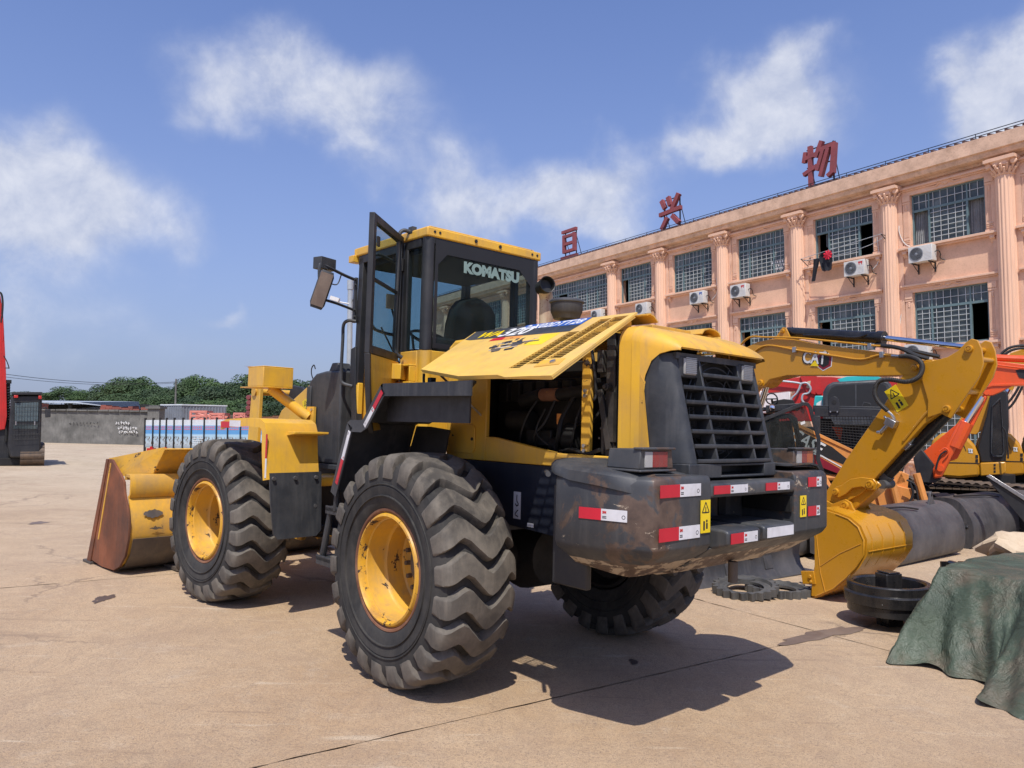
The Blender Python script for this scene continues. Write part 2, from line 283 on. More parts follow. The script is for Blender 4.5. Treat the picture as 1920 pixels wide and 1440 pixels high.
def poster_mat():
    m, nt, b = new_mat('poster_print')
    t = nt.nodes.new('ShaderNodeTexCoord'); s = nt.nodes.new('ShaderNodeSeparateXYZ'); nt.links.new(t.outputs['Object'], s.inputs[0])
    base = ramp(nt, s.outputs['Z'], [(0, (.25, .30, .33)), (.16, (.45, .52, .55)), (.55, (.35, .55, .68)), (.6, (.10, .30, .58)), (.92, (.12, .34, .60)), (.93, (.60, .66, .70))])
    # little machines printed on the lower half, red lettering blocks on the upper
    v = nt.nodes.new('ShaderNodeTexNoise'); v.inputs['Scale'].default_value = 9; v.inputs['Detail'].default_value = 6
    mp = nt.nodes.new('ShaderNodeMapping'); mp.inputs['Scale'].default_value = (1.6, 1, .6); nt.links.new(t.outputs['Object'], mp.inputs[0]); nt.links.new(mp.outputs[0], v.inputs['Vector'])
    f = ramp(nt, v.outputs['Fac'], [(.53, K(0)), (.56, K(1))]); lo = ramp(nt, s.outputs['Z'], [(.1, K(0)), (.15, K(1)), (.42, K(1)), (.5, K(0))])
    c = mixc(nt, mixc(nt, 1, f, lo, 'MULTIPLY'), base, (.12, .08, .03))
    nt.links.new(c, b.inputs['Base Color']); b.inputs['Roughness'].default_value = .4; return m
M['poster'] = poster_mat()
M['poster_red'] = plain('poster_red', (.62, .20, .24), .5)
M['stain'] = plain('oil_stain', (.10, .07, .055), .5)
M['mud_and_reflection'] = worn('damp_mud_and_reflection', (.15, .105, .08), .2, (.26, .2, .15), .5, 4, None, rough=.55)
M['cloth'] = plain('black_laundry', (.012, .014, .022), .9)
M['clothred'] = plain('red_cloth', (.6, .01, .04), .8)
M['mesh_dark'] = plain('dark_wire', (.015, .015, .016), .5)
M['tint'] = glass('clear_glass', (.55, .60, .60), .8)

# ------------------------------------------------------------------ mesh builder
def frame_from(d):
    d = Vector(d).normalized(); a = Vector((0, 0, 1)) if abs(d.z) < .9 else Vector((1, 0, 0))
    x = a.cross(d).normalized(); y = d.cross(x); return x, y
SPLIT = {'bolt', 'cross_pin', 'latch', 'roof_bolt', 'tow_bracket', 'bolt_hole', 'pipe_clamp', 'lever', 'wiper', 'weld_seam', 'guard_bar', 'shed_wall', 'post', 'cylinder_bracket'}
class MB:
    def __init__(s, T=None): s.v = []; s.f = []; s.mi = []; s.T = T; s.cur = 0
    def add(s, vs, fs):
        o = len(s.v); s.v += [tuple(v) for v in vs]
        for f in fs: s.f.append(tuple(i+o for i in f)); s.mi.append(s.cur)
        return s
    def box(s, lo, hi, rot=None, c=None):
        x0, y0, z0 = lo; x1, y1, z1 = hi
        vs = [(x, y, z) for z in (z0, z1) for y in (y0, y1) for x in (x0, x1)]
        if rot is not None:
            c = Vector(c) if c is not None else Vector(((x0+x1)/2, (y0+y1)/2, (z0+z1)/2))
            m = rot if isinstance(rot, Matrix) else Matrix.Rotation(rot[1], 3, rot[0])
            vs = [m @ (Vector(v)-c) + c for v in vs]
        return s.add(vs, [(0, 2, 3, 1), (4, 5, 7, 6), (0, 1, 5, 4), (2, 6, 7, 3), (0, 4, 6, 2), (1, 3, 7, 5)])
    def prism(s, poly, ax, a, b):
        """polygon in the plane across axis ax ('x': (y,z), 'y': (x,z), 'z': (x,y)), from a to b"""
        def P(p, t): return (t, p[0], p[1]) if ax == 'x' else (p[0], t, p[1]) if ax == 'y' else (p[0], p[1], t)
        n = len(poly); vs = [P(p, a) for p in poly]+[P(p, b) for p in poly]
        return s.add(vs, [tuple(range(n))[::-1], tuple(range(n, 2*n))]+[(i, (i+1) % n, n+(i+1) % n, n+i) for i in range(n)])
    def strip(s, line, ax, a, b, th, closed=False):
        """open profile line given thickness th, swept from a to b"""
        n = len(line); nor = []
        for i in range(n):
            p, q = line[max(0, i-1)], line[min(n-1, i+1)]; dx, dz = q[0]-p[0], q[1]-p[1]; l = math.hypot(dx, dz) or 1
            nor.append((-dz/l*th, dx/l*th))
        back = [(line[i][0]+nor[i][0], line[i][1]+nor[i][1]) for i in range(n)]
        def P(p, t): return (t, p[0], p[1]) if ax == 'x' else (p[0], t, p[1]) if ax == 'y' else (p[0], p[1], t)
        vs = [P(p, a) for p in line]+[P(p, b) for p in line]+[P(p, a) for p in back]+[P(p, b) for p in back]; fs = []
        for i in range(n-1):
            fs += [(i, i+1, n+i+1, n+i), (2*n+i, 3*n+i, 3*n+i+1, 2*n+i+1), (i, 2*n+i, 2*n+i+1, i+1), (n+i, n+i+1, 3*n+i+1, 3*n+i)]
        fs += [(0, n, 3*n, 2*n), (n-1, 3*n-1, 4*n-1, 2*n-1)]
        return s.add(vs, fs)
    def cyl(s, p0, p1, r0, r1=None, n=16, caps=True):
        r1 = r0 if r1 is None else r1; p0 = Vector(p0); p1 = Vector(p1); x, y = frame_from(p1-p0); vs = []
        for p, r in ((p0, r0), (p1, r1)):
            vs += [p+x*r*math.cos(2*math.pi*i/n)+y*r*math.sin(2*math.pi*i/n) for i in range(n)]
        fs = [(i, (i+1) % n, n+(i+1) % n, n+i) for i in range(n)]
        if caps: fs += [tuple(range(n))[::-1], tuple(range(n, 2*n))]
        return s.add(vs, fs)
    def tube(s, pts, r, n=8, smooth=0, closed=False):
        P = [Vector(p) for p in pts]
        if smooth:
            if isinstance(r, (list, tuple)):
                r = [r[i]+(r[i+1]-r[i])*j/smooth for i in range(len(r)-1) for j in range(smooth)]+[r[-1]]
            P = catmull(P, smooth)
        x, y = frame_from(P[1]-P[0]); vs = []; m = len(P)
        for i, p in enumerate(P):
            d = (P[min(m-1, i+1)]-P[max(0, i-1)]).normalized()
            x = (x-d*x.dot(d)).normalized(); y = d.cross(x); rr = r[i] if isinstance(r, (list, tuple)) else r
            vs += [p+x*rr*math.cos(2*math.pi*k/n)+y*rr*math.sin(2*math.pi*k/n) for k in range(n)]
        fs = [(i*n+k, i*n+(k+1) % n, (i+1)*n+(k+1) % n, (i+1)*n+k) for i in range(m-1) for k in range(n)]
        fs += [tuple(range(n))[::-1], tuple(range((m-1)*n, m*n))]
        return s.add(vs, fs)
    def lathe(s, prof, c, d, n=32, caps=False):
        """prof = [(radius, along)] about axis d through c"""
        c = Vector(c); d = Vector(d).normalized(); x, y = frame_from(d); vs = []; m = len(prof)
        for r, t in prof:
            vs += [c+d*t+x*r*math.cos(2*math.pi*k/n)+y*r*math.sin(2*math.pi*k/n) for k in range(n)]
        fs = [(i*n+k, i*n+(k+1) % n, (i+1)*n+(k+1) % n, (i+1)*n+k) for i in range(m-1) for k in range(n)]
        if caps: fs += [tuple(range(n))[::-1], tuple(range((m-1)*n, m*n))]
        return s.add(vs, fs)
    def loft(s, rings, caps=True, closed=True):
        n = len(rings[0]); m = len(rings); vs = [p for r in rings for p in r]
        fs = [(i*n+k, i*n+(k+1) % n, (i+1)*n+(k+1) % n, (i+1)*n+k) for i in range(m-1) for k in range(n if closed else n-1)]
        if caps: fs += [tuple(range(n))[::-1], tuple(range((m-1)*n, m*n))]
        return s.add(vs, fs)
    def quad(s, a, b, c, d): return s.add([a, b, c, d], [(0, 1, 2, 3)])
    def slab(s, pts, nrm, th):
        """planar 3D polygon with thickness"""
        n = len(pts); o = Vector(nrm).normalized()*th; P = [Vector(p) for p in pts]
        return s.add(P+[p+o for p in P], [tuple(range(n))[::-1], tuple(range(n, 2*n))]+[(i, (i+1) % n, n+(i+1) % n, n+i) for i in range(n)])
    def mesh(s, name, mats, ang=35, recalc=True):
        me = bpy.data.meshes.new(name)
        vs = [tuple(s.T @ Vector(v)) for v in s.v] if s.T is not None else s.v
        me.from_pydata(vs, [], s.f)
        for m in (mats if isinstance(mats, (list, tuple)) else [mats]): me.materials.append(M[m] if isinstance(m, str) else m)
        me.polygons.foreach_set('material_index', s.mi)
        bm = bmesh.new(); bm.from_mesh(me)
        if recalc: bmesh.ops.recalc_face_normals(bm, faces=bm.faces)
        for f in bm.faces: f.smooth = True
        for e in bm.edges:
            e.smooth = len(e.link_faces) == 2 and e.calc_face_angle(3.2) < R(ang)
        bm.to_mesh(me); bm.free(); return me
    def parts(s):
        par = list(range(len(s.v)))
        def f(a):
            while par[a] != a: par[a] = par[par[a]]; a = par[a]
            return a
        for fc in s.f:
            for q in fc[1:]: par[f(q)] = f(fc[0])
        out = {}
        for fc, mi in zip(s.f, s.mi):
            k = f(fc[0]); o = out.setdefault(k, (MB(s.T), {})); mp = o[1]
            for q in fc:
                if q not in mp: mp[q] = len(o[0].v); o[0].v.append(s.v[q])
            o[0].f.append(tuple(mp[q] for q in fc)); o[0].mi.append(mi)
        return [o[0] for o in out.values()]
    def build(s, name, mats, parent=None, bevel=0, seg=2, ang=35, recalc=True):
        if name in SPLIT:
            r = [q.build1(name, mats, parent, bevel, seg, ang, recalc) for q in s.parts()]; return r[0]
        return s.build1(name, mats, parent, bevel, seg, ang, recalc)
    def build1(s, name, mats, parent=None, bevel=0, seg=2, ang=35, recalc=True):
        o = bpy.data.objects.new(name, s.mesh(name, mats, ang, recalc)); COL.objects.link(o)
        if parent is not None: o.parent = parent
        if bevel:
            b = o.modifiers.new('bevel', 'BEVEL'); b.width = bevel; b.segments = seg; b.limit_method = 'ANGLE'; b.angle_limit = R(30); b.harden_normals = False
            for p in o.data.polygons: p.use_smooth = True
        return o
def catmull(P, k):
    out = []; n = len(P)
    for i in range(n-1):
        p0, p1, p2, p3 = P[max(0, i-1)], P[i], P[i+1], P[min(n-1, i+2)]
        for j in range(k):
            t = j/k; out.append(.5*((2*p1)+(p2-p0)*t+(2*p0-5*p1+4*p2-p3)*t*t+(3*p1-p0-3*p2+p3)*t**3))
    out.append(P[-1]); return out
def tag(o, label=None, cat=None, group=None, kind=None):
    if label: o['label'] = label
    if cat: o['category'] = cat
    if group: o['group'] = group
    if kind: o['kind'] = kind
    return o
def thing(name, label, cat, loc=(0, 0, 0), rz=0, group=None, mat=None):
    o = bpy.data.objects.new(name, None); COL.objects.link(o); o.empty_display_size = .2
    if mat is not None: o.matrix_world = mat
    else: o.location = loc; o.rotation_euler = (0, 0, rz)
    return tag(o, label, cat, group)
def link(name, me, parent=None, loc=(0, 0, 0), rot=(0, 0, 0), scale=(1, 1, 1), mat=None):
    o = bpy.data.objects.new(name, me); COL.objects.link(o)
    if parent is not None: o.parent = parent
    if mat is not None: o.matrix_basis = mat
    else: o.location = loc; o.rotation_euler = rot; o.scale = scale
    return o
def text(s, name, size, mat4, material, parent, ext=.002, bold=0, shear=0, width=None, align='CENTER', spacing=1):
    c = bpy.data.curves.new(name, 'FONT'); c.body = s; c.size = size; c.extrude = ext; c.offset = bold; c.shear = shear; c.align_x = align; c.align_y = 'CENTER'; c.space_character = spacing; c.resolution_u = 3
    t = bpy.data.objects.new('tmp', c); COL.objects.link(t); bpy.context.view_layer.update()
    me = bpy.data.meshes.new_from_object(t.evaluated_get(bpy.context.evaluated_depsgraph_get())); bpy.data.objects.remove(t)
    me.name = name; me.materials.clear(); me.materials.append(M[material])
    if width:
        xs = [v.co.x for v in me.vertices]; w = max(xs)-min(xs) if xs else 1; k = width/w
        for v in me.vertices: v.co.x *= k
    return link(name, me, parent, mat=mat4)
def basis(o, x, y, z=None):
    x = Vector(x).normalized(); y = Vector(y); y = (y-x*y.dot(x)).normalized(); z = x.cross(y)
    return Matrix(((x.x, y.x, z.x, o[0]), (x.y, y.y, z.y, o[1]), (x.z, y.z, z.z, o[2]), (0, 0, 0, 1)))
TL = .026
def gz(x): return -TL*x
GN = Vector((TL, 0, 1)).normalized()

# ------------------------------------------------------------------ the yard
BA = math.atan(960/1400.)
FU = Vector((-math.sin(BA), math.cos(BA), 0)); FN = Vector((-math.cos(BA), -math.sin(BA), 0)); B0 = Vector((15.2, 23.9, 0))
def fac3(s, n, z): return B0+FU*s+FN*n+Vector((0, 0, z))
g = MB(); g.quad((-1500, -900, gz(-1500)-.009), (1500, -900, gz(1500)-.009), (1500, 1500, gz(1500)-.009), (-1500, 1500, gz(-1500)-.009))
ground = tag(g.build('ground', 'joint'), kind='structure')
# far sheet beyond the slabs that can be told apart
smats = []
SX, SY = 5.0, 7.44
def slab_mesh(seed):
    r = random.Random(seed); m = MB(); nx, ny = 46, 64; h = .005; vs = []
    ex = [max(-.002, r.gauss(0, .004))*(1 if r.random() < .8 else 2.5) for _ in range(140)]
    for j in range(ny+1):
        for i in range(nx+1):
            a = -SX/2+h+(SX-2*h)*i/nx; b = -SY/2+h+(SY-2*h)*j/ny
            if i in (0, nx): a += (ex[j] if i == 0 else -ex[j+3])
            if j in (0, ny): b += (ex[70+i] if j == 0 else -ex[74+i])
            vs.append((a, b, r.uniform(-.0008, .0008)))
    fs = [(j*(nx+1)+i, j*(nx+1)+i+1, (j+1)*(nx+1)+i+1, (j+1)*(nx+1)+i) for j in range(ny) for i in range(nx)]
    m.add(vs, fs); return m
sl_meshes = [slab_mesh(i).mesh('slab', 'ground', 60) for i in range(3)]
S0, N0 = -7.35, 20.25
k = 0
G3 = Vector((FU.x, FU.y, -TL*FU.x)); H3 = Vector((FN.x, FN.y, -TL*FN.x))
for i in range(-3, 12):
    for j in range(-4, 8):
        c = fac3(S0+SX*(i+.5), N0+SY*(j+.5)-0, 0); c.z = gz(c.x)
        if c.length > 34 or c.y < -7 or (c-Vector((0, 0, 0))).dot(FN) < -24: continue
        me = sl_meshes[k % 3]; k += 1
        o = link('slab', me, ground, mat=basis(c, G3, H3))
ring = MB()   # concrete further out than the slabs: one sheet, 4 mm lower
def gp(x, y): return (x, y, gz(x)-.005)
ring.quad(gp(-1500, 19), gp(1500, 19), gp(1500, 1500), gp(-1500, 1500)); ring.quad(gp(-1500, -900), gp(1500, -900), gp(1500, -14), gp(-1500, -14))
ring.quad(gp(-1500, -14), gp(-26, -14), gp(-26, 19), gp(-1500, 19)); ring.quad(gp(15, -14), gp(1500, -14), gp(1500, 19), gp(15, 19))
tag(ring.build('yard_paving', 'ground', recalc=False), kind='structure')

def patch(name, label, cat, cx, cy, rx, ry, rot, mat, seed, n=40, h=.004):
    r = random.Random(seed); ph = [r.uniform(0, 6.28) for _ in range(5)]; m = MB(); vs = [(0, 0, 0)]
    for i in range(n):
        a = 2*math.pi*i/n; q = 1+.22*math.sin(2*a+ph[0])+.16*math.sin(3*a+ph[1])+.12*math.sin(7*a+ph[2])+.07*math.sin(13*a+ph[3])
        x, y = rx*q*math.cos(a), ry*q*math.sin(a); vs.append((x*math.cos(rot)-y*math.sin(rot), x*math.sin(rot)+y*math.cos(rot), 0))
    m.add(vs, [(0, i+1, (i+1) % n+1) for i in range(n)])
    o = m.build(name, mat, recalc=False); o.matrix_world = Matrix.Translation((cx, cy, gz(cx)+h)) @ GN.to_track_quat('Z', 'Y').to_matrix().to_4x4()
    return tag(o, label, cat, kind='structure')
patch('puddle_stain', 'damp muddy stain along the joint between sprockets and tarpaulin', 'stain', 2.62, 6.38, .46, .11, R(-58), 'mud_and_reflection', 3)
patch('oil_stain', 'brown oil spot on concrete left of the front tyre', 'stain', -3.75, 6.95, .17, .06, R(10), 'stain', 5)
patch('oil_stain', 'small dark oil spot on far concrete left of the bucket', 'stain', -7.3, 11.6, .2, .09, 0, 'mud_and_reflection', 6)
patch('oil_stain', 'small black oil drop in the loader shadow', 'stain', .88, 5.5, .05, .035, 0, 'stain', 8)

# ------------------------------------------------------------------ the peach building (local x along the front to the right, y up, z out of the wall)
BM = basis(B0, -FU, (0, 0, 1))
bld = thing('building', 'peach rendered three storey block with fluted columns and green barred windows', 'building', mat=BM)
WCS = [1.02-3.73*k for k in (-3, -2, -1)]  # windows to the right, out of the picture's edge
wins = []                                   # (a0, a1) in local x
cols_s = [-8.25, -4.53, -.80, 2.92, 6.65, 10.37, 14.10, 17.53, 23.62, 27.35, 31.1, 34.8]
wr = [(-7.6, -5.2), (-3.88, -1.5), (-.16, 2.2), (3.60, 5.95), (7.33, 9.63), (11.08, 13.35), (14.82, 17.0), (18.05, 23.1), (24.3, 26.65), (28.05, 30.4), (31.8, 34.1)]
rows = [(.5, 2.75), (4.43, 6.30), (7.92, 9.73)]
TOPZ = 10.88; SE = (-10.5, 37.5)
wl = MB()
edges = [SE[0]]+[e for w in wr for e in w]+[SE[1]]
for i in range(0, len(edges), 2): wl.box((-edges[i+1], -1.2, -.35), (-edges[i], 10.3, 0))
for a, b in wr:
    zs = [-1.2]+[z for r_ in rows for z in r_]+[10.3]
    for i in range(0, len(zs), 2): wl.box((-b, zs[i], -.35), (-a, zs[i+1], -.001))
wl.build('wall', 'peach', bld)
bk = MB(); bk.box((-SE[1], -1.2, -12), (-SE[0], 10.3, -3.2)); bk.box((-SE[1], 3.6, -3.2), (-SE[0], 3.75, -.36)); bk.box((-SE[1], 7.1, -3.2), (-SE[0], 7.25, -.36)); bk.box((-SE[1], 10.1, -3.2), (-SE[0], 10.25, -.36))
for a, b in zip(wr[:-1], wr[1:]): s = (a[1]+b[0])/2; bk.box((-s-.06, -1, -3.2), (-s+.06, 10.1, -.36))
bk.build('interior', 'room', bld)
cn = MB(); cn.strip([(.0, 10.20), (.10, 10.22), (.12, 10.30), (.42, 10.36), (.46, 10.44), (.50, 10.46), (.50, 10.86)], 'x', 0, 1, .0) if 0 else None
cpr = [(10.12, -.35), (10.12, .06), (10.2, .10), (10.24, .34), (10.34, .40), (10.40, .40), (10.42, .48), (10.86, .50), (10.88, .46), (10.88, -.35)]
cn = MB(); cn.add([(-SE[1], p[0], p[1]) for p in cpr]+[(-SE[0], p[0], p[1]) for p in cpr], [tuple(range(10))[::-1], tuple(range(10, 20))]+[(i, (i+1) % 10, 10+(i+1) % 10, 10+i) for i in range(10)])
cn.build('cornice', 'cornice', bld)
# roof: sloped tile strips behind the parapet, rail
rf = MB(); rf.add([(-SE[1], 10.86, .42), (-SE[0], 10.86, .42), (-SE[0], 11.5, -3.0), (-SE[1], 11.5, -3.0), (-SE[1], 10.3, -12), (-SE[0], 10.3, -12)], [(0, 1, 2, 3), (3, 2, 5, 4)]); rf.build('roof', 'rooftile', bld, recalc=False)
tl = MB()
for i in range(190):
    x = -SE[1]+.25*i
    tl.cyl((x, 10.93, .40), (x, 11.12, -.6), .05, .05, 6)
tag(tl.build('roof_tile', 'rooftile', bld), kind='stuff')
rl = MB()
for h in (11.08, 11.17): rl.cyl((-SE[1], h, .12), (-SE[0], h, .12), .014, n=6)
for i in range(33): rl.cyl((-SE[1]+1.5*i, 10.88, .12), (-SE[1]+1.5*i, 11.18, .12), .014, n=6)
rl.build('roof_rail', 'mesh_dark', bld)
# columns
sh = MB(); pr = []
nf = 40
for i in range(nf):
    a = -math.pi*.62+math.pi*1.24*i/(nf-1); r_ = .265*(1-(.045 if i % 4 in (1, 2) else 0)*1.6)
    pr.append((r_*math.sin(a), r_*math.cos(a)))
pr = [(p[0], p[1]+.05) for p in pr]
sh.prism(pr, 'z', 0, 1)
shm = MB(Matrix(((1, 0, 0, 0), (0, 0, 1, 0), (0, 1, 0, 0), (0, 0, 0, 1)))); shm.v = sh.v; shm.f = sh.f; shm.mi = sh.mi   # swap so the shaft stands along y
shaft_me = shm.mesh('column_shaft', 'peach_trim', 25)
cp = MB()
ys = [(0, .27), (.03, .30), (.06, .27), (.10, .27), (.2, .29), (.34, .34), (.44, .42)]
cp.loft([[(r_*math.sin(-2+4*i/20), y, .04+r_*math.cos(-2+4*i/20)) for i in range(21)] for y, r_ in ys], caps=True)
cp.box((-.45, .44, -.1), (.45, .54, .46)); cp.box((-.40, .54, -.1), (.40, .57, .40))
for sx in (-.36, -.12, .12, .36):
    cp.lathe([(.02, -.05), (.08, -.04), (.10, 0), (.08, .04), (.02, .05)], (sx, .36, .36 if abs(sx) < .2 else .30), (sx*.6, 0, 1), 12, True)
for row, (y0, y1, dr) in enumerate(((.04, .20, .02), (.12, .32, .05))):
    for i in range(7):
        a = -1.45+2.9*(i+.5*row)/6.5
        p = lambda y, r_: Vector((r_*math.sin(a), y, .04+r_*math.cos(a)))
        cp.tube([p(y0, .27), p((y0+y1)/2, .30+dr), p(y1, .36+dr), p(y1-.03, .40+dr)], [.035, .045, .035, .015], 6)
cap_me = cp.mesh('capital', 'peach_trim', 45)
for s in cols_s:
    b_ = MB(); b_.box((-.44, -1, -.02), (.44, 10.12, .05)); pm = b_
    o = link('column_shaft', shaft_me, bld, (-s, -1.0, .06), scale=(1, 10.58, 1)); link('capital', cap_me, bld, (-s, 9.56, .06))
    bb = MB(); bb.box((-s-.42, -1, .003), (-s+.42, 10.12, .055)); bb.build('pilaster', 'peach_trim', bld)
# window surrounds, frames, panes, grilles
pane_rnd = random.Random(3)
def window(s0, s1, z0, z1, row, opens=()):
    a0, a1 = -s1, -s0; w = a1-a0; t = .05
    tz = z1-.58
    f = MB()
    f.box((a0, z0, -.13), (a0+t, z1, -.06)); f.box((a1-t, z0, -.13), (a1, z1, -.06)); f.box((a0+t, z0, -.13), (a1-t, z0+t, -.06)); f.box((a0+t, z1-t, -.13), (a1-t, z1, -.06)); f.box((a0+t, tz-.04, -.13), (a1-t, tz+.04, -.058))
    nb = 3 if w < 3 else 6
    br = [a0+w*(.24 if nb == 3 else 1/6)*1] + ([a1-w*.24] if nb == 3 else [a0+w*k/6 for k in range(2, 6)])
    for x in br: f.box((x-.03, z0+t, -.128), (x+.03, tz-.04, -.05)); f.box((x-.025, tz+.04, -.128), (x+.025, z1-t, -.062))
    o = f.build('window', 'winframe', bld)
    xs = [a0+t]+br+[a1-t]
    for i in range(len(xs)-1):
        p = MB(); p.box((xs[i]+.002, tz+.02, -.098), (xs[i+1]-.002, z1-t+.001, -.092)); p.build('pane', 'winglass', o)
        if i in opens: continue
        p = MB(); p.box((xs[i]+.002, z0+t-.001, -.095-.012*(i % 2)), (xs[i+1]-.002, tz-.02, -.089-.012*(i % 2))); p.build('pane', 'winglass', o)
    gr = MB(); n = max(6, int(w/.215))
    for i in range(1, n):
        x = a0+w*i/n
        for k_, (p0, p1) in enumerate(((z0+t, tz-.04), (tz+.04, z1-t))):
            if k_ == 0 and any(xs[j]-.02 < x < xs[j+1]+.02 for j in opens): continue
            gr.box((x-.009, p0, -.078), (x+.009, p1, -.066))
    nr = 6
    for j in range(1, nr+2):
        y = z0+t+(tz-z0-t)*j/(nr+1) if j <= nr else None
        if y:
            for i in range(len(xs)-1):
                if i not in opens: gr.box((xs[i]+.03, y-.009, -.080), (xs[i+1]-.03, y+.009, -.064))
    gr.box((a0+t, (tz+z1)/2-.009, -.08), (a1-t, (tz+z1)/2+.009, -.064))
    gr.build('window_grille', 'grille', o)
def curtain(s0, s1, z0, z1, parent=None, seed=0):
    r = random.Random(seed); m = MB(); n = 36; pts = []
    for i in range(n+1):
        x = -s1+(s1-s0)*i/n; pts.append((x, -.22+.035*math.sin(i*1.3+seed)+r.uniform(-.008, .008)))
    vs = [(p[0], z0, p[1]) for p in pts]+[(p[0]*1.0, z1, p[1]) for p in pts]
    m.add(vs, [(i, i+1, n+2+i, n+1+i) for i in range(n)]); m.build('curtain', 'curtain', bld, recalc=False)
OPN = {(2, 2): (0, 2), (3, 2): (0, 2), (2, 1): (2,), (3, 1): (0,), (6, 2): (0,), (4, 1): (0,), (7, 2): (1,)}
for k, (a, b) in enumerate(wr):
    for r_, (z0, z1) in enumerate(rows): window(a, b, z0, z1, r_, OPN.get((k, r_), ()))
curtain(-.05, .5, 7.95, 9.15, seed=1); curtain(1.68, 2.15, 7.95, 9.15, seed=2); curtain(5.2, 5.6, 8.6, 9.2, seed=5); curtain(19.4, 20.8, 8, 9.2, seed=7); curtain(3.9, 4.6, 4.5, 5.7, seed=4); curtain(.5, 1.2, 4.5, 5.7, seed=8); curtain(11.2, 11.8, 4.5, 5.7, seed=9)
def scroll_mesh():
    m = MB()
    for sx in (-1, 1):
        pts = [Vector((sx*(.06+.10*t*4*.25*(1)), .015*math.sin(t*3), .02)) for t in range(5)]
        m.tube([(sx*x, y, .02) for x, y in ((.04, .0), (.12, .05), (.22, .03), (.30, -.02), (.42, -.01), (.52, -.03))], [.035, .03, .028, .024, .018, .008], 6, 4)
        m.tube([(sx*.12, .05, .02), (sx*.17, .09, .03), (sx*.22, .06, .03)], [.02, .018, .01], 6, 3)
    m.lathe([(.0, .05), (.05, .04), (.07, .0)], (0, .02, .01), (0, 0, 1), 10); return m.mesh('lintel_ornament', 'peach_trim', 60)
orn = scroll_mesh()
def bracket_mesh():
    m = MB(); m.loft([[(x, y, z) for x, y, z in ((-.07, y0, 0), (-.07, y0, d), (.07, y0, d), (.07, y0, 0))] for y0, d in ((0, .14), (-.06, .13), (-.13, .07), (-.2, .03))]); m.lathe([(.0, -.08), (.055, -.07), (.055, .07), (0, .08)], (0, -.05, .10), (1, 0, 0), 10); return m.mesh('sill_bracket', 'peach_trim', 40)
brk = bracket_mesh()
def strip_mesh(h):
    m = MB(); m.box((-.12, 0, .002), (.12, h, .04)); m.box((-.145, 0, .002), (.145, .07, .065)); m.box((-.135, h-.28, .04), (.135, h-.22, .062)); m.box((-.13, h-.2, .04), (.13, h, .075))
    for i in range(4): m.box((-.075+.042*i, .35, .04), (-.052+.042*i, h-.35, .052))
    for i in range(3): m.lathe([(.0, .07), (.03, .065), (.045, .04)], (0, h-.34-.06*i, .0), (0, 0, 1), 8); 
    for i in range(3): m.box((-.1, .12+.06*i, .04), (.1, .15+.06*i, .07))
    return m.mesh('surround_strip', 'peach_trim', 40)
for k, (a, b) in enumerate(wr):
    for r_, (z0, z1) in enumerate(rows):
        a0, a1 = -b, -a; h = z1-z0
        sm = strip_mesh(h+.0)
        link('surround_strip', sm, bld, (a0-.15, z0, 0)); link('surround_strip', sm, bld, (a1+.15, z0, 0))
        m = MB(); m.box((a0-.42, z0-.10, .002), (a1+.42, z0-.02, .20)); m.box((a0-.36, z0-.16, .002), (a1+.36, z0-.10, .13)); m.build('sill', 'peach_trim', bld, .008)
        link('sill_bracket', brk, bld, (a0-.22, z0-.16, .0)); link('sill_bracket', brk, bld, (a1+.22, z0-.16, 0))
        m = MB(); m.box((a0-.30, z1+.002, .002), (a1+.30, z1+.16, .05)); m.box((a0-.34, z1+.16, .002), (a1+.34, z1+.21, .11)); m.box((a0-.38, z1+.21, .002), (a1+.38, z1+.28, .17)); m.build('lintel', 'peach_trim', bld, .008)
        link('lintel_ornament', orn, bld, ((a0+a1)/2, z1+.12, .05))
m = MB(); m.box((-SE[1], 3.5, .002), (-SE[0], 3.62, .09)); m.build('string_course', 'peach_trim', bld)
# notices behind one window
nt_ = MB()
for i in range(3):
    for j in range(6-i): nt_.box((-8.0+.12*j+.05*i, 8.36-.14*i, -.083), (-7.93+.12*j+.05*i, 8.45-.14*i, -.081))
nt_.build('window_lettering', 'white', bld)

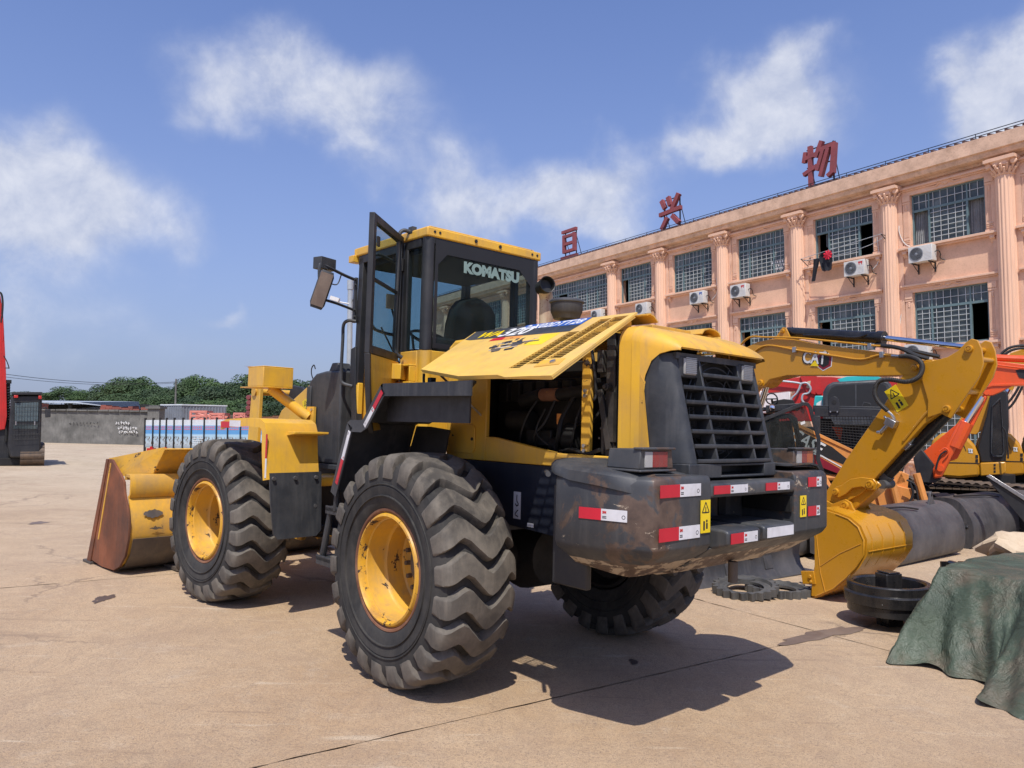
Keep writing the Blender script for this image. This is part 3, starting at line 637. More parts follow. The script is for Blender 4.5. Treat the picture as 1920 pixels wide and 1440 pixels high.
# ------------------------------------------------------------------ air conditioners on the wall
def ac_unit(label, s, z, logo=None):
    t = thing('air_conditioner', label, 'air conditioner', group='air conditioners on the peach wall', mat=BM @ Matrix.Translation((-s, z, .16)))
    m = MB(); m.box((-.4, .0, 0), (.4, .55, .30)); m.build('casing', 'acwhite', t, .015)
    m = MB(); m.lathe([(.235, .306), (.225, .312), (.21, .306)], (-.13, .28, 0), (0, 0, 1), 28)
    for k in range(1, 8): m.lathe([(.028*k, .309), (.028*k+.006, .311), (.028*k+.010, .307)], (-.13, .28, 0), (0, 0, 1), 24)
    m.lathe([(0, .315), (.04, .314), (.05, .307)], (-.13, .28, 0), (0, 0, 1), 12); m.build('fan_grille', 'container', t)
    m = MB(); m.lathe([(0, .303), (.222, .303)], (-.13, .28, 0), (0, 0, 1), 28); m.build('fan_opening', 'inner', t)
    if logo: m = MB(); m.box((.17, .42, .301), (.33, .48, .303)); m.box((.19, .36, .301), (.22, .42, .303)); m.box((.28, .36, .301), (.31, .42, .303)); m.build('logo', logo, t)
    m = MB()
    for k in range(5): m.box((.14, .08+.045*k, .30), (.36, .095+.045*k, .304))
    m.build('side_louvres', 'acwhite', t)
    m = MB()
    for x in (-.28, .28): m.box((x-.02, -.04, -.16), (x+.02, 0, .30)); m.cyl((x, -.30, -.155), (x, -.03, .24), .014, n=6); m.box((x-.02, -.34, -.16), (x+.02, -.04, -.13))
    m.build('wall_bracket', 'mesh_dark', t)
    m = MB(); m.tube([(.4, .3, .12), (.5, .32, .08), (.52, .22, .0), (.47, .1, -.1), (.6, .0, -.14)], .016, 6, 5); m.build('pipe', 'rubber', t)
ac_unit('air conditioner under the far right upper window, the one with grey curtains both sides', 1.72, 7.25)
ac_unit('air conditioner right of the hanging black laundry, fixed below the upper window', 4.10, 7.18, 'red')
ac_unit('air conditioner between two columns left of the laundry line, below the notice window', 9.32, 7.12, 'red')
ac_unit('air conditioner with blue badge and loose cable by the column under the fourth upper window', 11.6, 7.16, 'blue_tape')
ac_unit('air conditioner under the upper window with its left sash open', 15.1, 7.12)
ac_unit('air conditioner furthest along the wall just above the raised engine panel', 18.45, 7.22)
ac_unit('low air conditioner seen above the amber boom beneath its chrome rod', 1.95, 3.92)
def wallcable(pts, label, mat='white', r=.014):
    m = MB(); m.tube(pts, r, 6, 6); o = m.build('wall_cable', mat); o.matrix_world = BM; tag(o, label, 'cable')
wallcable([(-2.62, 8.75, .05), (-2.6, 8.5, .08), (-2.45, 8.1, .07), (-2.15, 7.85, .1)], 'pale air conditioner hose looping down the wall beside the far right upper window')
wallcable([(-3.4, 8.5, .1), (-3.38, 8.0, .06), (-3.4, 7.6, .06), (-3.6, 7.35, .1)], 'pale hose behind the column right of the red flower laundry')
wallcable([(-10.55, 8.9, .1), (-10.75, 8.2, .07), (-10.75, 7.6, .06), (-11.0, 7.3, .1)], 'white hose hanging on the wall left of the notice window')
wallcable([(-9.9, 8.85, .12), (-9.95, 8.4, .07), (-9.98, 7.7, .06), (-9.85, 7.2, .08)], 'cable drooping beside the column next to the notice window', 'peach')
wallcable([(-2.62, 5.6, .08), (-2.7, 5.0, .07), (-2.72, 4.2, .07), (-2.65, 3.4, .06)], 'short cable hanging on the wall above the amber hydraulic rod')
# clothes line
t = thing('clothes_line', 'wall mounted clothes rods across the open upper window with grey curtain', 'clothes line', mat=BM)
m = MB(); m.cyl((-6.2, 8.15, .62), (-2.95, 8.45, .62), .012, n=6); m.tube([(-6.2, 8.1, .45), (-4.5, 8.05, .5), (-3.3, 8.2, .5), (-2.95, 8.4, .45)], .012, 6, 6); m.build('rod', 'galv', t)
for x, y in ((-6.15, 8.05), (-2.95, 8.35)):
    m = MB(); m.box((x-.02, y-.25, .01), (x+.02, y+.25, .05)); m.cyl((x, y-.2, .04), (x, y+.08, .64), .014, n=6); m.cyl((x, y+.08, .04), (x, y+.08, .64), .014, n=6); m.build('bracket', 'mesh_dark', t)
def garment(name, label, poly, n, mat, seed):
    r = random.Random(seed); m = MB(); k = 10; rows_ = []
    for j, (y, xl, xr) in enumerate(poly):
        rows_.append([(xl+(xr-xl)*i/k, y, n+.05*math.sin(i*1.1+j*.8+seed)+r.uniform(-.01, .01)) for i in range(k+1)])
    m.loft(rows_, caps=False, closed=False); o = m.build(name, mat, recalc=False); sm = o.modifiers.new('s', 'SOLIDIFY'); sm.thickness = .015; o.matrix_world = BM; tag(o, label, 'laundry')
garment('shirt', 'black shirt hanging from the clothes rod, one sleeve drooping', [(8.2, -5.28, -4.98), (8.1, -5.38, -4.86), (7.85, -5.36, -4.84), (7.55, -5.30, -4.86), (7.5, -5.2, -4.9)], .6, 'cloth', 1)
garment('trousers', 'narrow black trousers hanging left of the black shirt', [(8.05, -5.62, -5.36), (7.8, -5.66, -5.42), (7.5, -5.72, -5.5), (7.2, -5.76, -5.58)], .58, 'cloth', 2)
m = MB()
for k_ in range(9):
    a = k_*.698; m.add([(0, 0, .05), (.16*math.cos(a-.3), .16*math.sin(a-.3), 0), (.19*math.cos(a), .19*math.sin(a), .03), (.16*math.cos(a+.3), .16*math.sin(a+.3), 0)], [(0, 1, 2), (0, 2, 3)])
o = m.build('peg_hanger', 'clothred', recalc=False); o.matrix_world = BM @ Matrix.Translation((-4.98, 8.08, .68)); tag(o, 'red flower shaped cloth hanging over the black shirt', 'laundry')

# ------------------------------------------------------------------ roof letters
def roofsign(s, z0, hgt, wid, strokes, label):
    t = thing('roof_letter', label, 'sign', group='red letters on the roof', mat=BM @ Matrix.Translation((-s, z0, -.9)))
    m = MB()
    for a, b, w in strokes:
        a = Vector((a[0]*wid, a[1]*hgt, 0)); b = Vector((b[0]*wid, b[1]*hgt, 0)); d = (b-a).normalized(); p = Vector((-d.y, d.x, 0))*w*.5*wid
        zf = .16+.004*(len(m.v)//8)
        vs = [a-p, a+p, b+p, b-p]; m.add([v for v in vs]+[v+Vector((0, 0, zf)) for v in vs], [(0, 1, 2, 3), (7, 6, 5, 4), (0, 4, 5, 1), (1, 5, 6, 2), (2, 6, 7, 3), (3, 7, 4, 0)])
    m.build('letter', 'sign', t)
    f = MB()
    for x in (-.38, .38):
        f.box((x*wid-.025, -.75, -.06), (x*wid+.025, hgt*.95, -.01)); f.cyl((x*wid, hgt*.75, -.04), (x*wid, -.75, -.75), .02, n=6)
    for y in (.05, .5, .92): f.box((-.45*wid, y*hgt-.02, -.05), (.45*wid, y*hgt+.02, -.012))
    f.build('frame', 'mesh_dark', t)
roofsign(22.2, 11.35, 1.72, 1.30, [((-.5, .95), (.5, .95), .13), ((-.36, .78), (.36, .78), .12), ((-.36, .22), (-.36, .84), .15), ((.36, .22), (.36, .84), .15), ((-.3, .52), (.3, .52), .12), ((-.36, .26), (.36, .26), .12), ((-.55, .05), (.55, .05), .14)], 'furthest roof letter, boxed with bars above and below')
roofsign(14.3, 11.35, 1.65, 1.36, [((-.42, .93), (-.26, .66), .16), ((-.10, .98), (.0, .70), .16), ((.42, .98), (.08, .56), .16), ((-.52, .50), (.52, .55), .14), ((-.14, .36), (-.42, .04), .16), ((.10, .38), (.42, .10), .16)], 'middle roof letter with two feet and three upper strokes')
roofsign(6.2, 11.35, 1.75, 1.42, [((-.28, .97), (-.28, .0), .12), ((-.42, .86), (-.48, .62), .11), ((-.48, .70), (-.08, .74), .11), ((-.50, .34), (-.06, .46), .11), ((.10, 1.0), (-.10, .66), .12), ((.02, .80), (.50, .84), .11), ((.48, .86), (.40, .18), .13), ((.42, .22), (.26, .14), .11), ((.14, .78), (-.06, .34), .11), ((.30, .78), (.04, .18), .11)], 'nearest roof letter, many slanting strokes over the laundry window')

# ------------------------------------------------------------------ left background
def atY(px, py, Y):
    d = skydir(px, py); return Vector((0, 0, CAMH))+d*(Y/d.y)
t = thing('yard_wall', 'stained grey cement yard wall with white and black scrawl', 'wall')
m = MB(); y0, y1 = 43.6, 44.3
vs = [(-34, y0, .2), (-21.0, y1, .2), (-21.0, y1, 2.52), (-34, y0, 2.72)]
m.add(vs+[(v[0], v[1]+.25, v[2]) for v in vs], [(0, 1, 2, 3), (7, 6, 5, 4), (0, 4, 5, 1), (3, 2, 6, 7), (0, 3, 7, 4), (1, 5, 6, 2)]); m.build('wall_panel', 'cement', t)
m = MB()
for k_ in range(22): x = -34+.6*k_; m.box((x, 43.5+(x+34)*.054, 2.70-(x+34)*.0154), (x+.585, 43.95+(x+34)*.054, 2.79-(x+34)*.0154+rnd.uniform(-.02, .03)))
m.build('coping', 'cement', t)
m = MB()
for row, (z, n_, x0) in enumerate(((1.86, 6, -23.35), (1.58, 8, -23.2), (1.33, 8, -23.15))):
    for k_ in range(n_):
        x = x0+.145*k_; zz = z+rnd.uniform(-.03, .03)
        for q in range(3): a = rnd.uniform(0, 3.1); dx, dz = .05*math.cos(a), .08*math.sin(a); cx, cz = x+rnd.uniform(-.03, .03), zz+rnd.uniform(-.05, .05); m.cyl((cx-dx, 44.13, cz-dz), (cx+dx, 44.13, cz+dz), .016, n=4)
m.build('white_scrawl', 'white', t)
t2 = MB()
for k_ in range(9):
    x = -26.0+.2*k_
    for q in range(2): a = rnd.uniform(0, 3.1); t2.cyl((x-.05*math.cos(a), 43.99+.0, 1.85-.07*math.sin(a)), (x+.05*math.cos(a), 43.99, 1.85+.07*math.sin(a)), .012, n=4)
t2.build('black_scrawl', 'ink', t)
t = thing('gate_pillar', 'square cement pillar with capstone at the right end of the yard wall', 'pillar', (-20.95, 44.0, .3))
m = MB(); m.box((-.34, -.35, -.4), (.34, .35, 2.4)); m.build('shaft', 'cement', t); m = MB(); m.box((-.43, -.45, 2.4), (.43, .45, 2.52)); m.box((-.3, -.3, 2.52), (.3, .3, 2.6)); m.build('capstone', 'cement', t)
# shed
t = thing('shed', 'long low shed roof of grey sheet beyond the yard wall', 'shed', (0, 0, 0))
m = MB(); m.add([(-44, 58, 3.75), (-33.8, 58, 3.55), (-29.8, 60, 2.9), (-40, 66, 3.0), (-44, 66, 3.9), (-33, 66, 3.85)], [(0, 1, 5, 4), (1, 2, 3, 5)]); o = m.build('roof', 'shed', t, recalc=False); o.modifiers.new('s', 'SOLIDIFY').thickness = .12
m = MB()
for x in (-43, -40, -37, -34.5): m.box((x-.1, 58.2, .8), (x+.1, 58.4, 3.55))
m.box((-44, 65.8, .9), (-32, 66, 3.6)); m.build('shed_wall', 'room', t)
def pile(name, label, cat, x0, x1, y, z0, z1, mat, seed, base=1.0):
    r = random.Random(seed); m = MB(); m.box((x0, y, gz(x0)-.1), (x1, y+1.2, z0)); x = x0
    while x < x1-.3:
        w = r.uniform(.3, .7); h = r.uniform(.5, 1)*(z1-z0)
        for k_ in range(3): m.box((x, y+.05*k_, z0+h*k_/3+.01), (min(x1, x+w), y+.9, z0+h*(k_+1)/3), ('Z', r.uniform(-.05, .05)))
        x += w*.9
    tag(m.build(name, mat), label, cat)
pile('brick_stack', 'rust red stack of bricks showing over the yard wall by the shed', 'bricks', -27.6, -25.0, 50, 2.5, 3.15, 'brickred', 1)
pile('brick_stack', 'lower brick red heap right of the taller stack behind the wall', 'bricks', -24.9, -23.2, 50, 2.4, 2.95, 'brickred', 2)
pile('red_sheeting', 'bright pinkish red sheet bundle lying under the shed edge', 'sheeting', -28.9, -27.2, 49, 2.5, 2.78, 'pink', 3)
pile('brick_stack', 'small reddish heap behind the wall beside the black cab', 'bricks', -33.2, -31.6, 50, 2.75, 3.25, 'brickred', 4)
# container
t = thing('container', 'grey corrugated container behind the poster boards', 'container', (0, 0, 0))
m = MB(); P = [(-22.55, 48.0), (-21.05, 47.6), (-19.2, 50.2), (-20.7, 50.6)]; m.prism(P, 'z', .3, 3.0); m.build('body', 'container', t)
m = MB()
for a, b, n_ in ((P[0], P[1], 9), (P[1], P[2], 14)):
    for k_ in range(n_):
        u_ = (k_+.5)/n_; x = a[0]+(b[0]-a[0])*u_; y = a[1]+(b[1]-a[1])*u_; m.cyl((x, y, .35), (x, y, 2.95), .045, n=6)
m.build('corrugation', 'container', t)
m = MB(); m.prism([(p[0]*1.0+(-.05 if i in (0, 3) else .05), p[1]+(-.05 if i in (0, 1) else .05)) for i, p in enumerate(P)], 'z', 3.0, 3.08); m.build('top_rim', 'banner_white', t)
# poster boards
t = thing('poster_board_fence', 'row of blue and white poster boards between dark posts behind the bucket', 'advertising boards', (0, 0, 0))
bpx = [273, 288, 301, 313, 327.5, 344, 360, 384, 407, 428, 452, 478, 505]
Z0, Z1 = .70, 1.80
pm = {}
def bpos(px): Y = 32-3.2*(px-273)/200; p = atY(px, 790, Y); return p.x, Y
for k_ in range(len(bpx)-1):
    (xa, ya), (xb, yb) = bpos(bpx[k_]), bpos(bpx[k_+1]); dx, dy = xb-xa, yb-ya; l = math.hypot(dx, dy); rz = math.atan2(dy, dx)
    m = MB(); m.box((.03, -.02, 0), (l-.03, .02, 1.0)); o = m.build('poster', 'poster', t); o.location = (xa, ya, .78); o.rotation_euler = (0, 0, rz)
    if k_ == 6:
        for q in range(5):
            w_ = MB(); w_.box((.08, -.026, .12+.09*q), (l-.08, -.021, .15+.09*q)); w_.build('poster_line', 'banner_white', o)
    m = MB()
    for rr_, z in enumerate((.84, .75)):
        for q in range(5): x = .08+(l-.16)*q/5; m.box((x, -.026, z), (x+(l-.16)/5*.7, -.021, z+.05))
    m.build('poster_lettering', 'poster_red', o)
    m = MB(); m.box((.02, -.02, 1.0), (l-.02, .02, 1.16)); o2 = m.build('top_board', 'banner_white', t); o2.location = (xa, ya, .78); o2.rotation_euler = (0, 0, rz)
    m = MB(); m.box((-.03, -.06, -1.1), (.03, .04, 1.25)); o2 = m.build('post', 'mesh_dark', t); o2.location = (xa, ya, .78)
for k_, px in enumerate((296, 322)):
    x, y = bpos(px); m = MB(); m.box((-.16, -.12, 0), (.16, .12, .42)); m.box((-.05, -.05, .42), (.05, .05, .5)); o = m.build('fuel_can', 'redm'); o.location = (x, y-.5, gz(x)); tag(o, ['red metal can standing left under the poster boards', 'second red can right of the first under the poster boards'][k_], 'can', 'red cans by the boards'); o.scale = (.9, .9, .9)
# pink frames & rollers
def pink(cx, cy, w, h, z0, label):
    t = thing('pink_trestle', label, 'trestle', (cx, cy, 0), .1, 'pink steel frames behind the boards'); m = MB(); r_ = .05
    for y in (0, 1.0):
        for x in (-w/2, w/2): m.box((x-r_, y-r_, gz(cx)), (x+r_, y+r_, z0+h))
        for z in (z0, z0+h*.5, z0+h): m.box((-w/2, y-r_, z-r_), (w/2, y+r_, z+r_))
        m.cyl((-w/2, y, z0+h), (w/2, y, z0+h*.5), .035, n=6); m.cyl((-w/2, y, z0), (w/2, y, z0+h*.5), .035, n=6)
    for x in (-w/2, w/2): m.box((x-r_, 0, z0+h-r_), (x+r_, 1, z0+h+r_))
    m.build('frame_bars', 'pink', t)
pink(-15.95, 38, .75, .42, 2.0, 'tall pink steel frame left, above the poster boards'); pink(-15.0, 38, .65, .3, 2.0, 'lower pink steel frame in the middle above the boards'); pink(-14.05, 38.5, .5, .32, 2.0, 'small pink steel frame right of the rusty heap')
pile('scrap_heap', 'dark rusty scrap piled between the pink frames', 'scrap', -15.2, -13.9, 39.5, 1.9, 2.45, 'bucket_dark', 9)
pile('scrap_heap', 'dark low scrap beside the maroon rollers', 'scrap', -13.9, -12.3, 40, 1.9, 2.25, 'rust', 10)
gme = MB(); gme.lathe([(0, -.25), (.10, -.25), (.13, -.2), (.13, .2), (.10, .25), (0, .25)], (0, 0, 0), (0, 1, 0), 14); gme = gme.mesh('track_roller', 'rollers')
kk = 0
names_ = ['bottom left', 'bottom right', 'second row left', 'second row right', 'third row left', 'third row right', 'fourth row left', 'fourth row right', 'topmost left', 'topmost right']
stand = MB(); stand.box((-13.75, 37.6, gz(-13)), (-12.5, 38.4, 1.95)); tag(stand.build('crate', 'container'), 'grey crate carrying the maroon rollers behind the loader arm', 'crate')
for r_ in range(5):
    for c_ in range(2):
        o = link('track_roller', gme, None, (-13.38+.30*c_+.03*math.sin(r_*3), 38+.02*r_, 2.08+.262*r_), (0, 0, .1)); tag(o, 'maroon steel roller, %s of the stack behind the lamp arm' % names_[kk], 'roller', 'stacked maroon rollers'); kk += 1

# ------------------------------------------------------------------ trees
def crown_mesh(seed, mat, n=9000, leaf=.15):
    r = np.random.default_rng(seed); V = []; F = []
    K_ = 34; cl = r.normal(size=(K_, 3)); cl /= np.linalg.norm(cl, axis=1)[:, None]; cl[:, 2] = np.abs(cl[:, 2])*1.0-.3*(r.random(K_) < .35); cl *= r.uniform(.50, .74, (K_, 1)); rad = r.uniform(.20, .40, K_)
    for i in range(n):
        c = i % K_; d = r.normal(size=3); d /= np.linalg.norm(d)
        if d[2] < -.3 and r.random() < .6: d[2] *= -1
        p = cl[c]+d*rad[c]*r.uniform(.9, 1.04)
        nrm = d+r.normal(size=3)*.28; nrm /= np.linalg.norm(nrm); a = np.cross(nrm, (0.3, .2, 1)); a /= np.linalg.norm(a); b = np.cross(nrm, a); s = leaf*r.uniform(.25, .5)*.5
        o = len(V); V += [tuple(p+a*s), tuple(p+b*s*.7), tuple(p-a*s), tuple(p-b*s*.7)]; F.append((o, o+1, o+2, o+3))
    me = bpy.data.meshes.new('crown'); me.from_pydata(V, [], F); me.materials.append(M[mat]); return me
crowns = [crown_mesh(i, 'leaf%d' % (i % 3)) for i in range(6)]
trk = MB(); trk.tube([(0, 0, 0), (.03, 0, .35), (0, .03, .7), (0, 0, 1)], [.05, .04, .03, .015], 8, 3)
for a in range(5): trk.tube([(0, 0, .45+.06*a), (.12*math.cos(a*2.4), .12*math.sin(a*2.4), .62+.06*a), (.3*math.cos(a*2.4), .3*math.sin(a*2.4), .85+.05*a)], [.022, .015, .006], 6)
trk = trk.mesh('trunk', 'bark')
def tree(px, top, Y, rx, label, k_, zr=.5):
    p = atY(px, top-(16 if Y < 105 and top < 740 else 9), Y); b = gz(p.x); H = p.z-b
    t = thing('tree', label, 'tree', (p.x, Y, b), rnd.uniform(0, 6), 'trees beyond the yard wall')
    rz_ = H*zr; link('crown', crowns[k_ % 6], t, (0, 0, H-rz_*1.04), (0, 0, 0), (rx*1.08, rx*1.08, rz_)); link('trunk', trk, t, (0, 0, 0), (0, 0, 0), (H*.5, H*.5, H*.75))
tr = [(60, 738, 120, 4.2, 'sparse tree tops left of the shed roof behind the black cab'), (125, 733, 115, 4, 'loose feathery tree beside the cab mirror, over the shed'), (163, 737, 112, 3, 'thin low tree just left of the broad grove'),
      (203, 726, 100, 3.0, 'first full crown of the grove, at its left slope'), (240, 721, 95, 3.8, 'round dark crown, second from the grove left edge'), (270, 716, 97, 3.6, 'tall dark crown over the gate pillar'),
      (312, 733, 93, 3.0, 'lighter green crown in the dip of the grove'), (350, 724, 95, 3.0, 'broad crown right of the dip in the grove'), (380, 713, 96, 3.6, 'highest domed crown above the pink frames'), (424, 722, 92, 3.6, 'mid green crown above the poster boards'),
      (466, 713, 94, 4.0, 'large crown behind the amber lamp box'), (510, 710, 96, 4.6, 'crown mostly hidden by the loader lamp arm'), (560, 716, 96, 4.6, 'crown behind the black tank of the loader'), (300, 748, 80, 3.2, 'low light green bush crown before the grove'), (400, 752, 82, 3.6, 'low dark crown behind the container'), (345, 742, 84, 3.4, 'low bright crown in front of the grove centre'), (230, 745, 86, 3.4, 'low dark crown above the shed roof end'), (455, 752, 80, 3.4, 'low crown just left of the maroon rollers'), (500, 752, 80, 3.4, 'low crown behind the maroon rollers')]
for k_, (px, top, Y, rx, lb) in enumerate(tr): tree(px, top, Y, rx, lb, k_, .33 if Y > 105 else .46 if Y > 90 else .5)
hh = MB()
rr2 = random.Random(4)
hm = []
for i in range(9000):
    x = rr2.uniform(-95, 12); y = rr2.uniform(100, 118); z = gz(x)+abs(rr2.gauss(0, .5))*3.0*(1 if x > -58 else .55); a = rr2.uniform(0, 3.1); s_ = rr2.uniform(.25, .6); dx, dy = s_*math.cos(a), s_*math.sin(a); q = rr2.uniform(-.3, .3)
    hh.add([(x-dx, y-dy, z-s_*.6), (x+dx, y+dy, z-s_*.5+q), (x+dx*.8, y+dy*.8+q, z+s_*.6), (x-dx*.8, y-dy*.8, z+s_*.5)], [(0, 1, 2, 3)])
tag(hh.build('undergrowth', 'leaf0', recalc=False), 'dark undergrowth filling the foot of the far trees', 'undergrowth', kind='stuff')
# distant wire and its poles
t = thing('power_line', 'thin power line sagging across the sky towards the trees', 'power line')
m = MB(); a_ = atY(-40, 694, 60); b_ = atY(330, 716, 75)
def sag(p, q, s_, n_=16): return [p.lerp(q, i/n_)+Vector((0, 0, -s_*4*(i/n_)*(1-i/n_))) for i in range(n_+1)]
m.tube(sag(a_, b_, .5), .022, 5); m.tube(sag(a_+Vector((0, 0, -.25)), b_+Vector((0, 0, -.1)), .5), .018, 5); m.build('wire', 'rubber', t)
m = MB(); m.cyl((a_.x, a_.y, gz(a_.x)), (a_.x, a_.y, a_.z+.5), .12, .09, 10); m.cyl((b_.x, b_.y, gz(b_.x)), (b_.x, b_.y, b_.z+.3), .1, .08, 10); m.build('pole', 'cement', t)
# camera pole behind the loader
t = thing('camera_pole', 'grey steel pole with white security camera behind the open cab door', 'pole', (-4.37, 20, gz(-4.4)))
m = MB(); m.cyl((0, 0, 0), (0, 0, 5.25), .085, .07, 16); m.cyl((0, 0, 5.25), (0, 0, 5.5), .085, n=16); m.build('pole', 'galv', t)
m = MB(); m.cyl((0, -.05, 4.85), (-.32, -.12, 4.9), .02, n=6); m.box((-.5, -.2, 4.92), (-.26, -.06, 5.02), ('Y', .3)); m.build('security_camera', 'white', t)
m = MB(); m.lathe([(0, -.07), (.05, -.06), (.07, 0), (.04, .06), (0, .07)], (.14, -.05, 4.95), (0, 0, 1), 12); m.build('dome_lamp', 'ink', t)

# ------------------------------------------------------------------ the wheel loader (local x forward, y left, z up; origin under the rear axle)
PR = R(41.5); lu = Vector((-math.sin(PR), math.cos(PR), 0)); lu = (lu-GN*lu.dot(GN)).normalized(); ll = GN.cross(lu)
LM = Matrix(((lu.x, ll.x, GN.x, .110), (lu.y, ll.y, GN.y, 5.6749), (lu.z, ll.z, GN.z, -.00286), (0, 0, 0, 1)))
ldr = thing('wheel_loader', 'big worn yellow wheel loader with open engine panel and open cab door', 'wheel loader', mat=LM)
FT = Matrix.Translation((1.515, 0, 0)) @ Matrix.Rotation(R(5.5), 4, 'Z')      # the front half, steered a little to the left
def P_(n_, mb, mat, bevel=0, seg=2, ang=35, parent=None): return mb.build(n_, mat, parent or ldr, bevel, seg, ang)
# --- wheels
def tyre_mesh():
    m = MB(); n = 66; NL = 22
    prof = [(.375, .19), (.38, .222), (.40, .240), (.44, .252), (.50, .262), (.53, .266), (.535, .262), (.58, .262), (.63, .256), (.665, .240), (.683, .20), (.690, .12), (.692, 0)]
    full = prof+[(r_, -y) for r_, y in prof[-2::-1]]
    m.lathe(full, (0, 0, 0), (0, 1, 0), 88)
    # wavy lugs right across the tread, running down both shoulders
    ctrl = [(.272, .02), (.262, .0), (.22, -.10), (.13, -.30), (.03, .10), (-.04, .34), (-.13, .05), (-.19, -.22), (-.235, -.02), (-.262, .12), (-.272, .14)]
    rad = [.600, .690, .728, .742, .747, .748, .744, .740, .728, .690, .600]; wid = [.50, .60, .64, .66, .68, .68, .68, .66, .62, .56, .48]; inn = [.585, .60, .66, .675, .68, .68, .68, .675, .66, .60, .585]
    def cm(arr, t): 
        i = min(len(arr)-2, int(t)); f = t-i; p = [arr[max(0, i-1)], arr[i], arr[i+1], arr[min(len(arr)-1, i+2)]]
        return .5*(2*p[1]+(p[2]-p[0])*f+(2*p[0]-5*p[1]+4*p[2]-p[3])*f*f+(3*p[1]-p[0]-3*p[2]+p[3])*f**3)
    m.cur = 1; NS = 24
    for q in range(NL):
        rows = []
        for j in range(NS+1):
            t = (len(ctrl)-1)*j/NS; y = ctrl[int(min(9, t))][0]+(ctrl[int(min(9, t))+1][0]-ctrl[int(min(9, t))][0])*(t-int(min(9, t)))
            off = cm([c[1] for c in ctrl], t); rr = cm(rad, t); w = cm(wid, t); ri = cm(inn, t); pitch = 2*math.pi/NL
            a0 = pitch*(q+off-w/2); a1 = pitch*(q+off+w/2); ch = .055*pitch; row = []
            for a, r_ in ((a0-ch*.9, ri), (a0, rr-.012), (a0+ch*.7, rr), ((a0+a1)/2, rr+.001), (a1-ch*.7, rr), (a1, rr-.012), (a1+ch*.9, ri)):
                yy = y if r_ > ri+.001 else y*(.985 if abs(y) > .25 else 1)
                row.append((r_*math.cos(a), yy, r_*math.sin(a)))
            rows.append(row)
        m.loft(rows, caps=True, closed=True)
    # raised sidewall rings
    m.cur = 0
    for r_, h in ((.545, .004), (.47, .003)):
        for s in (1, -1): m.lathe([(r_-.006, s*.255), (r_-.003, s*(.2655+h)), (r_+.003, s*(.2655+h)), (r_+.006, s*.255)], (0, 0, 0), (0, 1, 0), 88)
    return m.mesh('tyre', ['tyre', 'tread'], 32)
def rim_mesh():
    m = MB()
    m.lathe([(.365, -.02), (.385, .0), (.392, .012), (.385, .020), (.372, .018), (.36, .005)], (0, .215, 0), (0, 1, 0), 72)
    m.cur = 3; m.lathe([(.36, .005), (.350, .022), (.338, .026), (.331, .012), (.328, -.03)], (0, .215, 0), (0, 1, 0), 72)
    m.cur = 1
    m.lathe([(.328, -.03), (.318, -.035), (.316, -.16), (.308, -.175), (.300, -.18), (.296, -.30), (.285, -.31), (.20, -.315), (.16, -.30)], (0, .215, 0), (0, 1, 0), 72)
    m.cur = 2; m.lathe([(.33, -.20), (.36, -.21), (.365, -.43), (.34, -.44), (.30, -.34), (.16, -.33)], (0, .215, 0), (0, 1, 0), 48)
    return m.mesh('rim', ['rust', 'yellow_worn', 'inner', 'rim_yellow'], 30)
def hub_mesh():
    m = MB(); m.lathe([(.165, -.10), (.165, -.07), (.15, -.055), (.12, -.05), (.10, -.03), (.0, -.028)], (0, 0, 0), (0, 1, 0), 32)
    for k in range(16): a = k*math.pi/8; m.cyl((.225*math.cos(a), -.10, .225*math.sin(a)), (.225*math.cos(a), -.065, .225*math.sin(a)), .017, n=6)
    return m.mesh('wheel', 'bucket_dark', 30)
ty, rm, hb = tyre_mesh(), rim_mesh(), hub_mesh()
def wheel(T, rot, ry=0):
    w = link('wheel', hb, ldr, mat=T @ Matrix.Rotation(rot, 4, 'Z') @ Matrix.Rotation(ry, 4, 'Y')); link('tyre', ty, w); link('rim', rm, w)
for s, r0 in ((1, .1), (-1, .35)):
    rot = 0 if s > 0 else math.pi
    wheel(Matrix.Translation((0, s*1.02, .742)), rot, r0); wheel(FT @ Matrix.Translation((1.515, s*1.02, .742)), rot, r0+.05)
# --- frames and axles
m = MB()
for s in (-1, 1): m.prism([(-1.45, 1.43), (-1.45, .98), (-.75, .985), (-.3, 1.01), (.2, .93), (.9, .80), (1.30, .62), (1.36, .62), (1.36, 1.05), (1.1, 1.43)], 'y', s*.47-.02, s*.47+.02)
m.box((-1.4, -.45, 1.38), (1.1, .45, 1.42)); m.box((-1.4, -.45, .99), (-1.34, .45, 1.38)); m.box((1.2, -.45, .65), (1.3, .45, 1.2)); m.box((-.2, -.45, .95), (.25, .45, 1.1))
m.prism([(.26, 1.42), (.26, 1.10), (.62, .72), (.9, .72), (.9, 1.0), (.55, 1.42)], 'y', .5, .54)
P_('rear_frame', m, 'navy', .006)
m = MB(); m.cyl((0, -.78, .742), (0, .78, .742), .13, n=20); m.lathe([(0, -.3), (.2, -.25), (.27, 0), (.2, .25), (0, .3)], (0, 0, .742), (1, 0, 0), 20); m.cyl((0, 0, .742), (1.5, 0, .80), .05); m.cyl((-.03, .78, .742), (-.03, .60, .742), .22, n=24); P_('rear_axle', m, 'inner')
m = MB(FT); m.cyl((1.515, -.78, .742), (1.515, .78, .742), .13, n=20); m.lathe([(0, -.3), (.2, -.25), (.27, 0), (.2, .25), (0, .3)], (1.515, 0, .742), (1, 0, 0), 20); m.cyl((1.515, 0, .742), (.1, 0, .80), .05); P_('front_axle', m, 'inner')
m = MB(FT)
for s in (-1, 1): m.prism([(.15, .62), (.15, 1.15), (.62, 1.28), (1.55, 2.02), (1.78, 2.05), (2.0, 1.45), (2.18, .62), (1.9, .55)], 'y', s*.24-.025, s*.24+.025)
